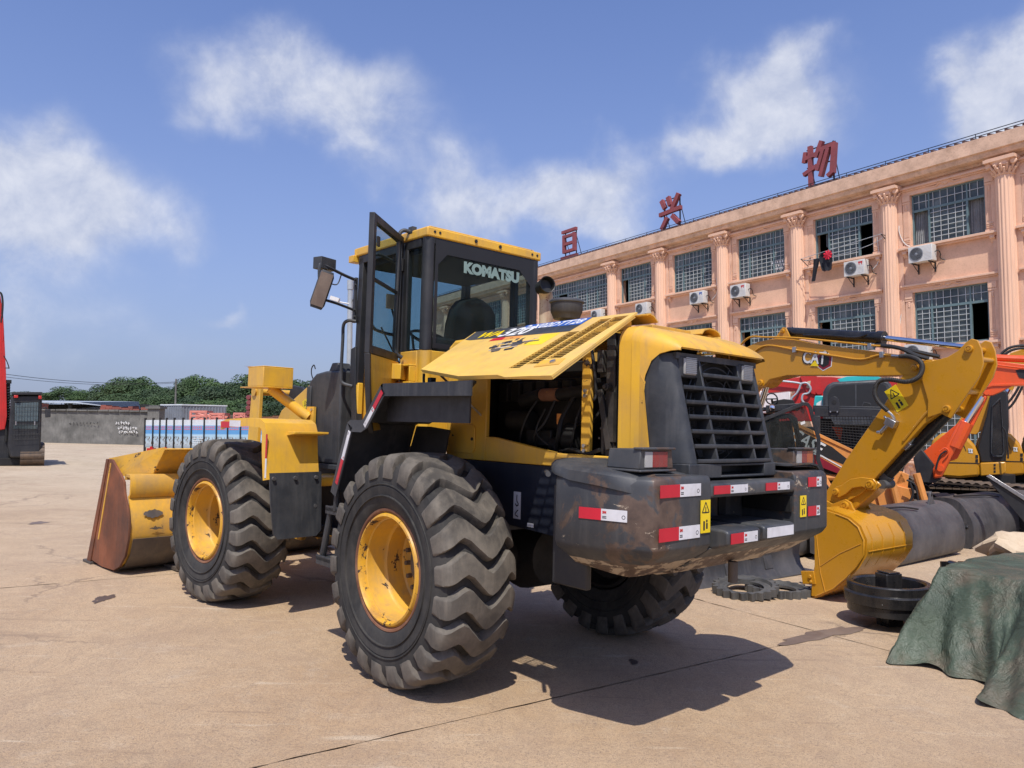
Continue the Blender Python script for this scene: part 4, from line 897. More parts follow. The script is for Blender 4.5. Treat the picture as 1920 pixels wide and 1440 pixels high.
m.box((.15, -.23, .6), (1.9, .33, .68)); m.box((.2, -.33, 1.0), (.3, .33, 1.15)); m.box((1.5, -.32, 1.0), (1.6, .32, 1.6)); P_('front_frame', m, 'black', .008)
m = MB(); m.cyl((1.515, 0, .55), (1.515, 0, 1.35), .12, n=16); m.cyl((.9, .38, .82), (1.9, .42, .86), .045, n=12); m.cyl((1.3, .40, .84), (1.95, .42, .86), .025, n=10)
for k in range(7): m.tube([(1.05, .1+.07*k, 1.2-.02*k), (1.4, .16+.07*k, 1.08-.03*k), (1.75, .12+.06*k, 1.12), (2.0, .1+.05*k, 1.0+.02*k)], .018, 6, 4)
m.box((1.0, -.4, .95), (1.3, .3, 1.3)); P_('articulation_joint', m, 'inner')
# --- yellow hood body round the engine
m = MB(); m.prism([(-.06, 1.432), (.40, 1.432), (.40, 2.24), (.34, 2.30), (-.06, 2.30)], 'y', .47, .505)
m.prism([(-.06, 1.432), (-.06, 1.60), (-.16, 1.60), (-.80, 1.515), (-1.28, 1.515), (-1.28, 1.432)], 'y', .47, .505)
m.prism([(-.06, 1.432), (.40, 1.432), (.40, 2.24), (.34, 2.30), (-.06, 2.30)], 'y', -.505, -.47); m.prism([(-.06, 1.432), (-.06, 1.60), (-1.28, 1.5), (-1.28, 1.432)], 'y', -.505, -.47)
m.box((.34, -.47, 1.44), (.40, .47, 2.24)); P_('hood_side', m, 'yellow', .006)
m = MB(); m.prism([(.34, 1.50), (.34, 1.66), (.32, 1.685), (.08, 1.685), (.055, 1.66), (.055, 1.50), (.08, 1.475), (.32, 1.475)], 'y', .506, .514); a = P_('access_door', m, 'yellow', .004)
m = MB(); m.cyl((.08, .512, 1.58), (.08, .52, 1.58), .012, n=10); m.cyl((.31, .512, 1.60), (.31, .518, 1.60), .008, n=10); P_('latch', m, 'ink', parent=a)
m = MB(); m.loft([[(.40, y, z) for y, z in ((-.505, 2.20), (-.505, 2.26), (-.45, 2.32), (.45, 2.32), (.505, 2.26), (.505, 2.20))], [(-.1, y, z) for y, z in ((-.50, 2.24), (-.50, 2.28), (-.45, 2.335), (.45, 2.335), (.50, 2.28), (.50, 2.24))]]); P_('hood_top', m, 'yellow', .004)
m = MB(); m.box((-1.28, -.20, 2.30), (-.1, .20, 2.33)); m.box((-1.28, .40, 2.27), (-.1, .46, 2.325)); m.box((-1.28, -.46, 2.27), (-.1, -.40, 2.325))
m.box((-.58, -.46, 2.29), (-.50, .46, 2.325)); m.box((-1.02, -.46, 2.29), (-.94, .46, 2.325)); P_('hood_rail', m, 'yellow_worn', .004)
m = MB(); m.box((-1.02, .44, 1.50), (-.945, .468, 2.28)); m.box((-1.02, .44, 2.22), (-.95, .40, 2.29)); a = P_('hood_post', m, 'yellow_worn', .004)
m = MB()
for z in (1.54, 1.57, 1.88, 1.91): m.cyl((-.98, .468, z), (-.98, .482, z), .013, n=6)
P_('bolt', m, 'steel', parent=a)
# rear yellow shell and visor
def arch(x, w, zt, zb, r_=.10, k=5):
    pts = [(x, -w, zb)]+[(x, -w+r_-r_*math.cos(t*math.pi/2/k), zt-r_+r_*math.sin(t*math.pi/2/k)) for t in range(k+1)]
    return pts+[(x, -p[1], p[2]) for p in pts[::-1]]
def shell(rings, th=.02):
    m = MB(); n = len(rings[0]); m.loft(rings, caps=False, closed=False)
    inner = [[(p[0], p[1]*(1-th/.5), p[2]-(th if p[2] > 1.9 else 0)) for p in r_] for r_ in rings]; m.loft(inner, caps=False, closed=False)
    for a, b in ((rings[0], inner[0]), (rings[-1], inner[-1])): m.loft([a, b], caps=False, closed=False)
    return m
P_('rear_cowl', shell([arch(-1.285, .515, 2.29, 1.44), arch(-1.375, .512, 2.285, 1.44)]), 'yellow', 0, ang=50)
m = shell([arch(-1.382, .520, 2.288, 1.50), arch(-1.44, .516, 2.272, 1.50)])
# sides running down to a point, then the visor over the grille
for s in (-1, 1): m.prism([(-1.44, 1.50), (-1.50, 1.50), (-1.455, 1.93), (-1.47, 2.02), (-1.52, 2.09), (-1.60, 2.13), (-1.635, 2.135), (-1.635, 2.16), (-1.57, 2.185), (-1.44, 2.185)], 'y', s*.505-.010, s*.505+.010) if 0 else None
P_('rear_cowl', m, 'yellow', 0, ang=50)
def vis(x, w, zt, zb, r_=.085): return arch(x, w, zt, zb, r_)
m = MB(); R1 = [arch(-1.44, .516, 2.272, 1.50), arch(-1.455, .513, 2.268, 1.88), arch(-1.475, .508, 2.262, 1.99), arch(-1.51, .50, 2.248, 2.07), arch(-1.56, .488, 2.226, 2.11, .085), arch(-1.62, .47, 2.192, 2.125, .06), arch(-1.66, .452, 2.160, 2.128, .03), arch(-1.668, .445, 2.145, 2.126, .015)]
m.loft(R1, caps=False, closed=False)
m.loft([[(p[0]+.006, p[1]*.965, p[2]-.022 if p[2] > z0+.02 else p[2]) for p in r_] for r_, z0 in zip(R1, (1.5, 1.88, 1.99, 2.07, 2.11, 2.125, 2.128, 2.126))], caps=False, closed=False)
for s in (-1, 1): m.prism([(-1.44, 1.50), (-1.515, 1.50), (-1.462, 1.90), (-1.47, 1.95), (-1.44, 2.0)], 'y', s*.508-.008, s*.508+.008)
P_('grille_visor', m, 'yellow_worn', 0, ang=50)
# --- black grille housing
def gp_(z, d=0): return -1.60-.15*(2.13-z)/.63-d        # x of the sloping face at height z
m = MB(); zs = [1.50, 1.66, 1.82, 1.98, 2.06, 2.115]
for s in (-1, 1):
    rows_ = []
    for z in zs:
        g_ = gp_(z); rows_.append([(-1.46, s*.497, z), (-1.55-.02*(2.1-z), s*.487, z), (g_+.06, s*.462, z), (g_+.015, s*.44, z), (g_, s*.41, z), (g_+.005, s*.385, z), (g_+.16, s*.375, z)])
    m.loft(rows_, caps=True, closed=False)
m.box((-1.62, -.42, 2.085), (-1.50, .42, 2.12)); P_('grille_housing', m, 'black_dusty', 0, ang=50)
sl_ = []
zz = [2.085, 2.005, 1.925, 1.842, 1.760, 1.678, 1.596, 1.514]
for i, z in enumerate(zz):
    m = MB(); x = gp_(z); w_ = .385 if i > 1 else .20
    if i == 0: continue
    h = .011; bow = .022
    rows_ = [[(x-bow*(1-(y/.4)**2)+dx, y, z+dz) for dx, dz in ((0, -h), (-.004, 0), (0, h), (.085, h-.018), (.085, -h-.014))] for y in [(-w_+2*w_*k/10) for k in range(11)]]
    m.loft(rows_, caps=True, closed=True); P_('slat', m, 'black_dusty', 0, ang=50)
for y in (-.20, .20):
    m = MB(); m.loft([[(gp_(z)-.012+dx, y+dy*(1 if dx == 0 else .9), z) for dx, dy in ((0, -.009), (0, .009), (.09, .013), (.09, -.013))] for z in (1.52, 1.8, 2.09)]); P_('grille_bar', m, 'black_dusty', .004)
for s in (-1, 1):   # reversing lamps in their pods
    m = MB(); z0, z1 = 1.995, 2.105; y0, y1 = s*.21, s*.392
    if y0 > y1: y0, y1 = y1, y0
    fr = [(gp_((z0+z1)/2), 0)]
    m.box((gp_(z1)-.018, y0, z0-.015), (-1.50, y1, z1)); a = P_('lamp_pod', m, 'black_dusty', .012, 3)
    m = MB(); m.box((gp_(z1)-.030, y0+.03, z0+.002), (gp_(z1)-.012, y1-.035, z1-.012)); P_('reversing_lamp', m, 'lens_clear', .008, 3, parent=a)
    m = MB()
    for k in range(9): z = z0+.012+.0105*k; m.box((gp_(z1)-.034, y0+.036, z), (gp_(z1)-.029, y1-.041, z+.004))
    P_('lens_rib', m, 'steel', parent=a)
m = MB(); m.box((-1.56, -.37, 1.50), (-1.53, .37, 2.1)); P_('radiator', m, 'inner')
m = MB()
for r_ in (.06, .10, .14, .18, .22, .26, .30): m.lathe([(r_, -.003), (r_+.004, 0), (r_, .003), (r_-.004, 0), (r_, -.003)], (-1.60, 0, 1.80), (1, 0, 0), 40)
for k in range(6): a_ = k*math.pi/3; m.cyl((-1.60, 0, 1.80), (-1.60, .30*math.cos(a_), 1.80+.30*math.sin(a_)), .004, n=5)
P_('fan_guard', m, 'black_dusty')
m = MB(); m.box((-1.60, -.12, 1.56), (-1.57, .08, 1.70)); m.box((-1.62, .0, 1.52), (-1.6, .2, 1.57), ('Y', .5)); m.cyl((-1.6, -.3, 1.6), (-1.6, .3, 1.66), .012, n=6); m.cyl((-1.6, .2, 1.54), (-1.59, -.1, 1.62), .012, n=6); P_('cooler', m, 'black_dusty')
m = MB(); m.box((-1.755, -.43, 1.418), (-1.45, -.30, 1.498)); m.box((-1.755, .16, 1.418), (-1.45, .47, 1.498)); m.box((-1.755, -.30, 1.418), (-1.45, .16, 1.432)); m.box((-1.755, -.30, 1.484), (-1.45, .16, 1.498)); m.box((-1.6, -.3, 1.432), (-1.58, .16, 1.484)); P_('grille_base', m, 'black_dusty', .006)
# --- counterweight
hp = [(-1.875, .445), (-1.875, .70), (-1.872, .85), (-1.852, .905), (-1.79, .935), (-1.62, .9825), (-1.45, 1.03), (-1.37, 1.045), (-1.30, 1.03), (-1.26, .96), (-1.24, .445)]
def inset(p, cx, cy, kx, ky): return [(cx+(x-cx)*kx, cy+(y-cy)*ky) for x, y in p]
def horn(s):
    m = MB(); rings = []
    for z, kx, ky in ((.868, .30, .80), (.885, .42, .86), (.915, .60, .90), (1.05, .96, .985), (1.085, 1, 1), (1.40, 1, 1), (1.428, .99, .99), (1.445, .965, .965)):
        q = [(-1.30+(x+1.30)*kx if x < -1.3 else x, max(.445, (y)*ky) if y > .45 else y) for x, y in hp]
        zo = [z+(.10*max(0, (x+1.62)/.4) if z < 1.0 else 0) for x, y in q]
        rings.append([(x, s*y, z_) for (x, y), z_ in zip(q, zo)])
    m.loft(rings, caps=True); return m
mc_ = MB()
for s in (-1, 1):
    h_ = horn(s); mc_.add(h_.v, h_.f)
mc_.prism([(-1.875, 1.335), (-1.865, 1.325), (-1.60, 1.325), (-1.60, 1.40), (-1.84, 1.405), (-1.868, 1.398), (-1.875, 1.385)], 'y', -.4445, .4445)
mc_.prism([(-1.52, .868), (-1.65, .90), (-1.85, 1.045), (-1.865, 1.06), (-1.20, 1.06), (-1.20, .885)], 'y', -.4445, .4445)
mc_.box((-1.52, -.4445, 1.06), (-1.42, .4445, 1.325)); mc_.box((-1.30, -.5, .90), (-1.05, .5, 1.35))
P_('counterweight', mc_, 'cw', .018, 3, ang=60)
for y0, y1, x in ((.10, .42, -1.965), (-.30, .04, -1.955)):
    m = MB(); m.prism([(x, 1.085), (x, 1.155), (x+.03, 1.165), (-1.53, 1.165), (-1.53, 1.065), (-1.87, 1.055)], 'y', y0, y1); P_('tow_step', m, 'cw', .014, 3)
m = MB(); m.box((-1.50, -.24, 1.165), (-1.53, -.16, 1.30)); m.cyl((-1.54, .25, 1.25), (-1.52, .25, 1.25), .02, n=12); m.box((-1.86, -.44, 1.2), (-1.53, -.425, 1.3)); P_('tow_bracket', m, 'inner', .004)
m = MB(); m.cyl((-1.70, -.05, .80), (-1.70, -.05, .92), .028, n=14); P_('tow_pin', m, 'bucket_dark')
for s in (-1, 1):
    m = MB(); m.box((-1.37, s*.83-.02, .80), (-1.10, s*.83+.02, 1.36)); P_('side_guard', m, 'black', .01)
# bent wing plates over the counterweight
def wing(s, bent):
    m = MB(); rows_ = []
    for k, (x, yo, z) in enumerate(((-1.12, .88, 1.492), (-1.20, .97, 1.500), (-1.30, 1.035, 1.495), (-1.42, 1.05, 1.480), (-1.58, 1.01, 1.468), (-1.70, .97, 1.455), (-1.79, .92, 1.440))):
        zz_ = z if bent else 1.47; lip = .055+.035*(k/6.)*(1 if bent else 0)
        rows_.append([(x, s*.52, zz_+.005), (x, s*.80, zz_+.012), (x, s*(yo-.03), zz_), (x, s*yo, zz_-.02), (x, s*(yo+.004), zz_-lip)])
    m.loft(rows_, caps=False, closed=False); m.cyl((-1.12, s*.93, 1.43), (-1.30, s*1.09, 1.43), .014, n=8) if bent else None
    o = m.build('wing_plate', 'cw', ldr, 0, ang=50, recalc=False); sm = o.modifiers.new('s', 'SOLIDIFY'); sm.thickness = .012
wing(1, True); wing(-1, False)
# tail lamps
for s in (-1, 1):
    y0, y1 = (.64, .90) if s > 0 else (-.90, -.64)
    m = MB(); m.box((-1.78, y0-.02, 1.465), (-1.50, y1+.02, 1.478)); m.loft([[(-1.765, y0-.012, 1.478), (-1.765, y1+.012, 1.478), (-1.765, y1-.002, 1.582), (-1.765, y0+.002, 1.582)], [(-1.53, y0+.01, 1.478), (-1.53, y1-.01, 1.478), (-1.53, y1-.03, 1.578), (-1.53, y0+.03, 1.578)]])
    a = P_('tail_lamp', m, 'cw', .010, 2)
    for q0, q1, mt in (((.30, .84, 'lens_red'), (.04, .30, 'lens_clear')) if s > 0 else ((.05, .32, 'lens_clear'), (.32, .62, 'lens_red'), (.62, .95, 'lens_orange'))):
        if s > 0: q0, q1 = 1-q1-.02, 1-q0-.02
        else: q0, q1 = 1-q1, 1-q0
        m = MB(); w_ = y1-y0-.03; m.box((-1.772, y0+.015+q0*w_, 1.488), (-1.758, y0+.015+q1*w_-.001, 1.568)); P_('lens', m, mt, .002, parent=a)
    m = MB(); m.box((-1.785, y0-.005, 1.577), (-1.72, y1+.005, 1.589)); P_('lamp_hood', m, 'cw', .004, parent=a)
# --- reflective tapes and stickers on surfaces: o = corner, x and y directions, w, h
def tape(o, x, y, w, h, red_first=True, split=.47, parent=None, mark=True, rot_red=None):
    B = basis(o, x, y); par = parent or ldr
    m = MB(B); m.box((0, 0, -.001), (w*split if red_first else w*(1-split), h, .0022)); a = m.build('reflector_strip', 'red_tape' if red_first else 'white_tape', par)
    m = MB(B); m.box((w*split if red_first else w*(1-split), 0, -.001), (w, h, .0020)); m.build('reflector_strip', 'white_tape' if red_first else 'red_tape', par)
    if mark:
        o2 = Vector((w*split+.018 if red_first else w*(1-split)-.018, h*.70, .0026)); text('3M', 'tape_mark', h*.30, B @ Matrix.Translation(o2), 'red', a, .0004, .001)
        m = MB(B); m.box((w*split+.007 if red_first else .01, h*.32, .002), (w*split+.030 if red_first else .033, h*.38, .0026)); m.box((w*split+.007 if red_first else .01, h*.18, .002), (w*split+.030 if red_first else .033, h*.26, .0026))
        m.lathe([(h*.12, .002), (h*.15, .0028), (h*.18, .002)], (w*.93, h*.4, 0), (0, 0, 1), 12); m.build('tape_print', 'ink', a)
Yv = (0, 0, 1)
tape((-1.8775, .885, 1.345), (0, -1, 0), Yv, .34, .063); tape((-1.8775, .89, 1.13), (0, -1, 0), Yv, .34, .066)
tape((-1.879, .425, 1.345), (0, -1, 0), Yv, .33, .045); tape((-1.879, -.10, 1.345), (0, -1, 0), Yv, .27, .045)
tape((-1.968, .40, 1.092), (0, -1, 0), Yv, .26, .055)
m = MB(basis((-1.958, .02, 1.095), (0, -1, 0), Yv)); m.box((0, 0, -.001), (.29, .055, .002)); m.build('reflector_strip', 'white_tape', ldr)
tape((-1.8795, -.60, 1.35), (0, -1, 0), Yv, .17, .06, split=.62); tape((-1.8795, -.60, 1.17), (0, -1, 0), Yv, .15, .06, split=.7)
e1 = Vector((-1, -.279, 0)); tape((-1.47, 1.0273, 1.215), tuple(e1), Yv, .27, .058)
def warn(o, x, y, w, h, parent=None, worn_=True):
    B = basis(o, x, y); m = MB(B); m.box((0, 0, -.0008), (w, h, .0022)); a = m.build('warning_sticker', 'decal_yellow', parent or ldr)
    k = min(w, h*.55); t = MB(B); c = Vector((w/2, h-k*.55, 0)); P3 = [c+Vector((k*.42*math.sin(q), k*.42*math.cos(q), 0)) for q in (0, 2.094, 4.189)]
    for i in range(3):
        p, q = P3[i], P3[(i+1) % 3]; d = (q-p).normalized(); n_ = Vector((-d.y, d.x, 0))*k*.035
        t.add([v+Vector((0, 0, z)) for z in (.002, .0028+i*.0001) for v in (p-n_, p+n_, q+n_, q-n_)], [(0, 1, 2, 3), (7, 6, 5, 4), (0, 4, 5, 1), (1, 5, 6, 2), (2, 6, 7, 3), (3, 7, 4, 0)])
    t.box((w/2-k*.04, h-k*.75, .002), (w/2+k*.04, h-k*.42, .0028)); t.box((w/2-k*.12, h-k*.80, .002), (w/2+k*.16, h-k*.72, .003))
    if h > w*1.2: t.box((w*.25, h*.08, .002), (w*.42, h*.36, .0028)); t.box((w*.55, h*.12, .002), (w*.72, h*.30, .0028)); t.lathe([(0, .003), (w*.09, .0028)], (w*.62, h*.36, 0), (0, 0, 1), 10)
    t.build('sticker_print', 'ink', a)
warn((-1.879, .545, 1.15), (0, -1, 0), Yv, .085, .17); warn((-1.879, -.50, 1.17), (0, -1, 0), Yv, .075, .13)
m = MB(); m.box((-.43, .490, 1.06), (-.36, .4925, 1.24)); a = P_('hook_sticker', m, 'white_tape'); m = MB(); m.box((-.415, .4925, 1.15), (-.375, .4932, 1.152)); m.tube([(-.395, .493, 1.22), (-.395, .493, 1.18), (-.41, .493, 1.16), (-.395, .493, 1.145), (-.38, .493, 1.16)], .004, 5, 4); m.tube([(-.41, .493, 1.12), (-.38, .493, 1.09), (-.41, .493, 1.075)], .004, 5, 3); P_('sticker_print', m, 'ink', parent=a)
m = MB(); m.box((-.56, .490, 1.02), (-.50, .492, 1.045)); P_('hook_sticker', m, 'white_tape')
# --- engine bay
m = MB(); m.box((-1.28, -.46, 1.43), (.33, .44, 1.46)); m.box((-1.20, -.30, 1.46), (-1.26, .43, 2.25)); m.box((.25, -.46, 1.46), (.33, .46, 2.28)); m.box((-1.28, -.46, 1.46), (-.2, -.44, 2.0)); P_('engine_bay', m, 'inner')
m = MB(); m.box((-.75, -.22, 1.5), (.15, .22, 2.02)); m.box((-.7, -.15, 2.02), (.1, .15, 2.14))
for k in range(6): m.box((-.66+.13*k, .2, 1.86), (-.57+.13*k, .27, 2.0))
m.cyl((-.1, .30, 1.72), (-.32, .30, 1.72), .07, n=16); m.cyl((-.65, .28, 1.62), (-.78, .28, 1.62), .09, n=20); m.cyl((-.62, .32, 1.56), (-.55, .32, 1.56), .055, n=16); m.box((-.55, .22, 1.55), (-.30, .34, 1.66)); P_('engine', m, 'inner', .008)
m = MB(); m.cyl((-.42, .30, 1.90), (-.58, .30, 1.90), .045, n=16); P_('charge_pipe', m, 'rust')
m = MB(); m.cyl((-.58, .30, 1.90), (-1.1, .28, 1.95), .042, n=14); m.cyl((-.42, .30, 1.90), (-.2, .28, 1.86), .05, n=14); P_('intake_pipe', m, 'inner')
m = MB()
rr3 = random.Random(12)
for k in range(5):
    x = -.25-.16*k; m.tube([(x, .33, 1.50), (x-.04+rr3.uniform(-.05, .05), .38, 1.62), (x-.1, .36, 1.74+rr3.uniform(-.05, .08)), (x-.16, .30, 1.9)], .008+.004*(k % 3), 6, 5)
m.tube([(-.7, .40, 1.52), (-.85, .44, 1.54), (-1.0, .47, 1.52), (-1.1, .46, 1.55)], .014, 6, 5); m.tube([(-1.0, .46, 2.22), (-1.04, .47, 2.1), (-1.06, .46, 1.9), (-1.05, .47, 1.85)], .010, 6, 5)
m.tube([(-.55, .40, 1.80), (-.50, .43, 1.65), (-.62, .43, 1.56)], .007, 6, 6); P_('hose', m, 'rubber')
m = MB()
for k in range(5): m.tube([(-1.08-.02*k, .40-.03*k, 1.52), (-1.10-.015*k, .42-.03*k, 1.75), (-1.13, .40-.02*k, 1.95), (-1.16, .35, 2.1)], .022, 8, 6)
m.box((-1.19, .36, 1.5), (-1.12, .44, 2.26)); m.box((-1.10, .40, 2.02), (-1.05, .45, 2.16)); P_('cooler_pack', m, 'engine', .006)
m = MB(); m.box((-1.145, .445, 1.55), (-1.105, .462, 1.92), ('Y', .22)); m.cyl((-1.155, .45, 1.93), (-1.155, .485, 1.93), .022, n=12); m.cyl((-1.155, .485, 1.93), (-1.155, .50, 1.93), .014, n=6)
for k in range(5): m.cyl((-1.14+.012*k, .46, 1.86-.06*k), (-1.14+.012*k, .464, 1.86-.06*k), .008, n=8)
P_('panel_stay', m, 'engine', .003)
m = MB(); m.box((-1.14, .40, 2.0), (-1.04, .415, 2.16), ('Y', .15)); m.box((-1.16, .42, 1.60), (-1.20, .46, 1.9)); P_('bracket', m, 'engine')
m = MB(); m.box((-.66, .345, 1.70), (-.61, .348, 1.77)); P_('engine_sticker', m, 'orange')
m = MB()
for k in range(12): m.cyl((-1.0+.05*k*.3, -.44, 2.28-.02*k), (-1.22, -.44, 2.28-.02*k), .004, n=4)
P_('far_guard_wire', m, 'yellow_worn')
# --- raised engine panels
A0 = Vector((-1.3, .45, 2.33)); bd = (Vector((-1.3, 1.12, 1.975))-A0).normalized()
def panel(s):
    b_ = bd if s > 0 else Vector((0, 0, -1)); o = A0 if s > 0 else Vector((-1.29, -.512, 2.26)); B = basis(o, (-1, 0, 0), b_)          # local x rearwards, y down the panel
    flip = B.to_3x3() @ Vector((0, 0, 1)); up = 1 if (flip.z > 0 if s > 0 else flip.y < 0) else -1
    T_ = lambda p: B @ Vector((p[0], p[1], p[2]*up))
    m = MB()
    xs = [(-.355, -.255), (-.245, -.150), (-.140, -.030)]; ends = [.71, .665, .60]; starts = [.16, -.03, -.045]
    # skin in pieces round the slot fields
    def pc(poly, t0=0, t1=.012): m.add([T_((x, y, z)) for z in (t0, t1) for x, y in poly], [tuple(range(len(poly)))[::-1], tuple(range(len(poly), 2*len(poly)))]+[(i, (i+1) % len(poly), len(poly)+(i+1) % len(poly), len(poly)+i) for i in range(len(poly))])
    pc([(-1.555, -.09), (-.355, -.09), (-.355, .80), (-.73, .787), (-1.334, .627)])
    pc([(-.355, -.09), (-.03, -.09), (-.03, -.045), (-.14, -.045), (-.15, -.03), (-.245, -.03), (-.255, .16), (-.355, .16)]) if 0 else None
    pc([(-.355, -.09), (-.255, -.09), (-.255, starts[0]), (-.355, starts[0])]); pc([(-.255, -.09), (-.145, -.09), (-.145, -.03), (-.255, -.03)]); pc([(-.145, -.09), (-.03, -.09), (-.03, -.045), (-.145, -.045)])
    for x0, x1, e in ((-.355, -.25, .71), (-.25, -.145, .665), (-.145, -.03, .60)): pc([(x0, e), (x1, e), (x1, .84), (x0, .80 if x0 < -.3 else .84)])
    pc([(-.03, -.09), (.0, -.09), (.124, .848), (-.03, .842)])
    pc([(-.257, starts[0]), (-.248, starts[0]), (-.248, .71), (-.257, .71)]); pc([(-.152, -.03), (-.143, -.03), (-.143, .665), (-.152, .665)])
    pc([(-.257, -.03), (-.248, -.03), (-.248, starts[0]), (-.257, starts[0])])
    # folded rims
    def rim(p, q, w=.025, d=.012):
        a, b = Vector((*p, 0)), Vector((*q, 0)); n_ = (b-a).normalized(); n_ = Vector((-n_.y, n_.x, 0))*.006
        m.add([T_(v) for v in (a-n_, a+n_, b+n_, b-n_, a-n_-Vector((0, 0, d)), a+n_-Vector((0, 0, d)), b+n_-Vector((0, 0, d)), b-n_-Vector((0, 0, d)))], [(0, 1, 2, 3), (7, 6, 5, 4), (0, 4, 5, 1), (1, 5, 6, 2), (2, 6, 7, 3), (3, 7, 4, 0)])
    for p, q in (((-1.328, .622), (-.73, .780)), ((-.73, .780), (-.355, .795)), ((-.355, .795), (.115, .842)), ((.115, .842), (-.005, -.06)), ((-1.545, -.09), (-1.328, .622))): rim(p, q)
    pn = m.build('engine_panel', 'yellow_bleached', ldr, 0)
    sm_ = MB()
    for (x0, x1), e, st in zip(((-.355, -.257), (-.248, -.152), (-.143, -.03)), ends, starts):
        y = st+.012
        while y < e-.008:
            sm_.add([T_(v) for v in ((x0, y, .0085), (x1, y, .0085), (x1, y+.0115, .0115), (x0, y+.0115, .0115), (x0, y, .006), (x1, y, .006), (x1, y+.0115, .009), (x0, y+.0115, .009))], [(0, 1, 2, 3), (7, 6, 5, 4), (0, 4, 5, 1), (1, 5, 6, 2), (2, 6, 7, 3), (3, 7, 4, 0)]); y += .0265
    tag(sm_.build('louvre', 'yellow_bleached', pn), kind='stuff')
    m2 = MB(); m2.add([T_(v) for v in arc_pts], []) if 0 else None
    return pn, T_, B, up
pn, T_, B, up = panel(1)
pr_, _, _, _ = panel(-1)
def pdec(name, poly, z0, z1, mat):
    m = MB(); n = len(poly); m.add([T_((x, y, z)) for z in (z0, z1) for x, y in poly], [tuple(range(n))[::-1], tuple(range(n, 2*n))]+[(i, (i+1) % n, n+(i+1) % n, n+i) for i in range(n)]); return m.build(name, mat, pn)
pdec('dark_band', [(-1.535, -.085), (-.36, -.085), (-.36, .145), (-1.40, .105), (-1.48, .08)], .0122, .0138, 'black_dusty')
pdec('blue_tape', [(-.97, -.088), (-.362, -.088), (-.358, .03), (-.96, -.005)], .0139, .0150, 'blue_tape')
pdec('reflector_strip', [(-1.11, .125), (-.98, .12), (-.965, .175), (-1.11, .175)], .0122, .0135, 'red_tape'); pdec('reflector_strip', [(-.98, .12), (-.80, .12), (-.79, .17), (-.965, .175)], .0122, .0134, 'orange')
pdec('warning_sticker', [(-.58, .15), (-.43, .155), (-.43, .34), (-.60, .33)], .0122, .0135, 'decal_yellow')
# the printing reads up the slope: x along the panel, y up towards the hinge
TB = Matrix(((1, 0, 0, 0), (0, -1, 0, 0), (0, 0, -1, 0), (0, 0, 0, 1)))
def ptext(s_, x, y, size, mat, **k): 
    o = B @ Vector((x, y, .0160*up)); X = B.to_3x3() @ Vector((1, 0, 0)); Y = B.to_3x3() @ Vector((0, -1, 0)); text(s_, 'lettering', size, basis(o, X, Y), mat, pn, .0006, k.get('bold', 0), k.get('shear', 0), k.get('width'), spacing=k.get('sp', 1))
ptext('WA', -1.24, .035, .15, 'decal_yellow', bold=.004, shear=.1, width=.26); ptext('320', -.96, .040, .20, 'white', bold=.005, shear=.1, width=.29)
ptext('2-X02DTT28', -.665, -.028, .115, 'white', bold=.002, shear=.15, width=.56)
rr4 = random.Random(5)
for k in range(44):
    x = rr4.gauss(-.80, .085); y = .275+.25*(x+.80)*-.4+rr4.gauss(0, .042); w_ = rr4.uniform(.02, .11); h = rr4.uniform(.008, .034)
    pdec('torn_decal', [(x, y), (x+w_, y-h*.4), (x+w_*1.1, y+h*.6), (x+w_*.3, y+h)], .0122+.00004*k, .0128+.00004*k, ['black_dusty', 'navy', 'cream', 'bucket_dark'][k % 4])
pdec('latch_plate', [(-.16, .63), (.02, .615), (.045, .70), (-.13, .72)], .0122, .0150, 'yellow_worn'); m = MB(); c_ = T_((-.03, .665, .012)); m.cyl(c_, c_+(B.to_3x3() @ Vector((0, 0, .012*up))), .018, n=12); m.build('latch', 'steel', pn)
m = MB(); m.box((-.06+.0, .95, 1.93), (-.02, .99, 1.99)); m.tube([(.04, .98, 2.02), (.05, .97, 1.95), (.03, .96, 1.90)], .010, 6, 3); m.build('panel_catch', 'inner', pn)
m = MB(); m.cyl((.0, .50, 1.75), (-.02, .95, 2.06), .008, n=6); m.build('panel_prop', 'steel', pn)
for s_ in (-1, 1):
    cv = [(.47, 2.325), (.44, 2.350), (.40, 2.362), (.34, 2.365), (.28, 2.35), (.25, 2.32)] if s_ < 0 else [(.372, 2.368), (.34, 2.378), (.30, 2.368), (.26, 2.335)]
    m = MB(); m.strip([(y*s_, z-.005) for y, z in cv], 'x', -1.33 if s_ < 0 else -1.37, -.25, .008*s_); P_('hinge_cover', m, 'yellow_worn', 0, ang=50)
# --- exhaust and pre-cleaner
m = MB(); m.tube([(.16, -.27, 2.30), (.16, -.27, 2.66), (.155, -.26, 2.73), (.14, -.23, 2.775)], [.056, .056, .056, .056], 20, 5); P_('exhaust_pipe', m, 'cream')
m = MB(); d_ = Vector((-.80, .30, .10)).normalized(); c_ = Vector((.11, -.205, 2.80)); m.lathe([(.060, -.07), (.064, .02), (.068, .05), (.066, .054), (.060, .050), (.050, .0), (.0, -.005)], c_, d_, 28); P_('exhaust_mouth', m, 'ink')
m = MB(); m.lathe([(.05, -.2), (.05, -.06), (.10, -.05), (.115, -.01), (.122, .0), (.125, .07), (.135, .075), (.135, .085), (.12, .10), (.06, .112), (0, .113)], (-.14, -.2, 2.56), (0, 0, 1), 36); P_('pre_cleaner', m, 'black_dusty', 0, ang=40)
m = MB(); m.lathe([(.052, -.10), (.07, -.07), (.07, -.03), (.052, 0)], (-.14, -.2, 2.46), (0, 0, 1), 16, True); P_('hose_clamp', m, 'plastic')
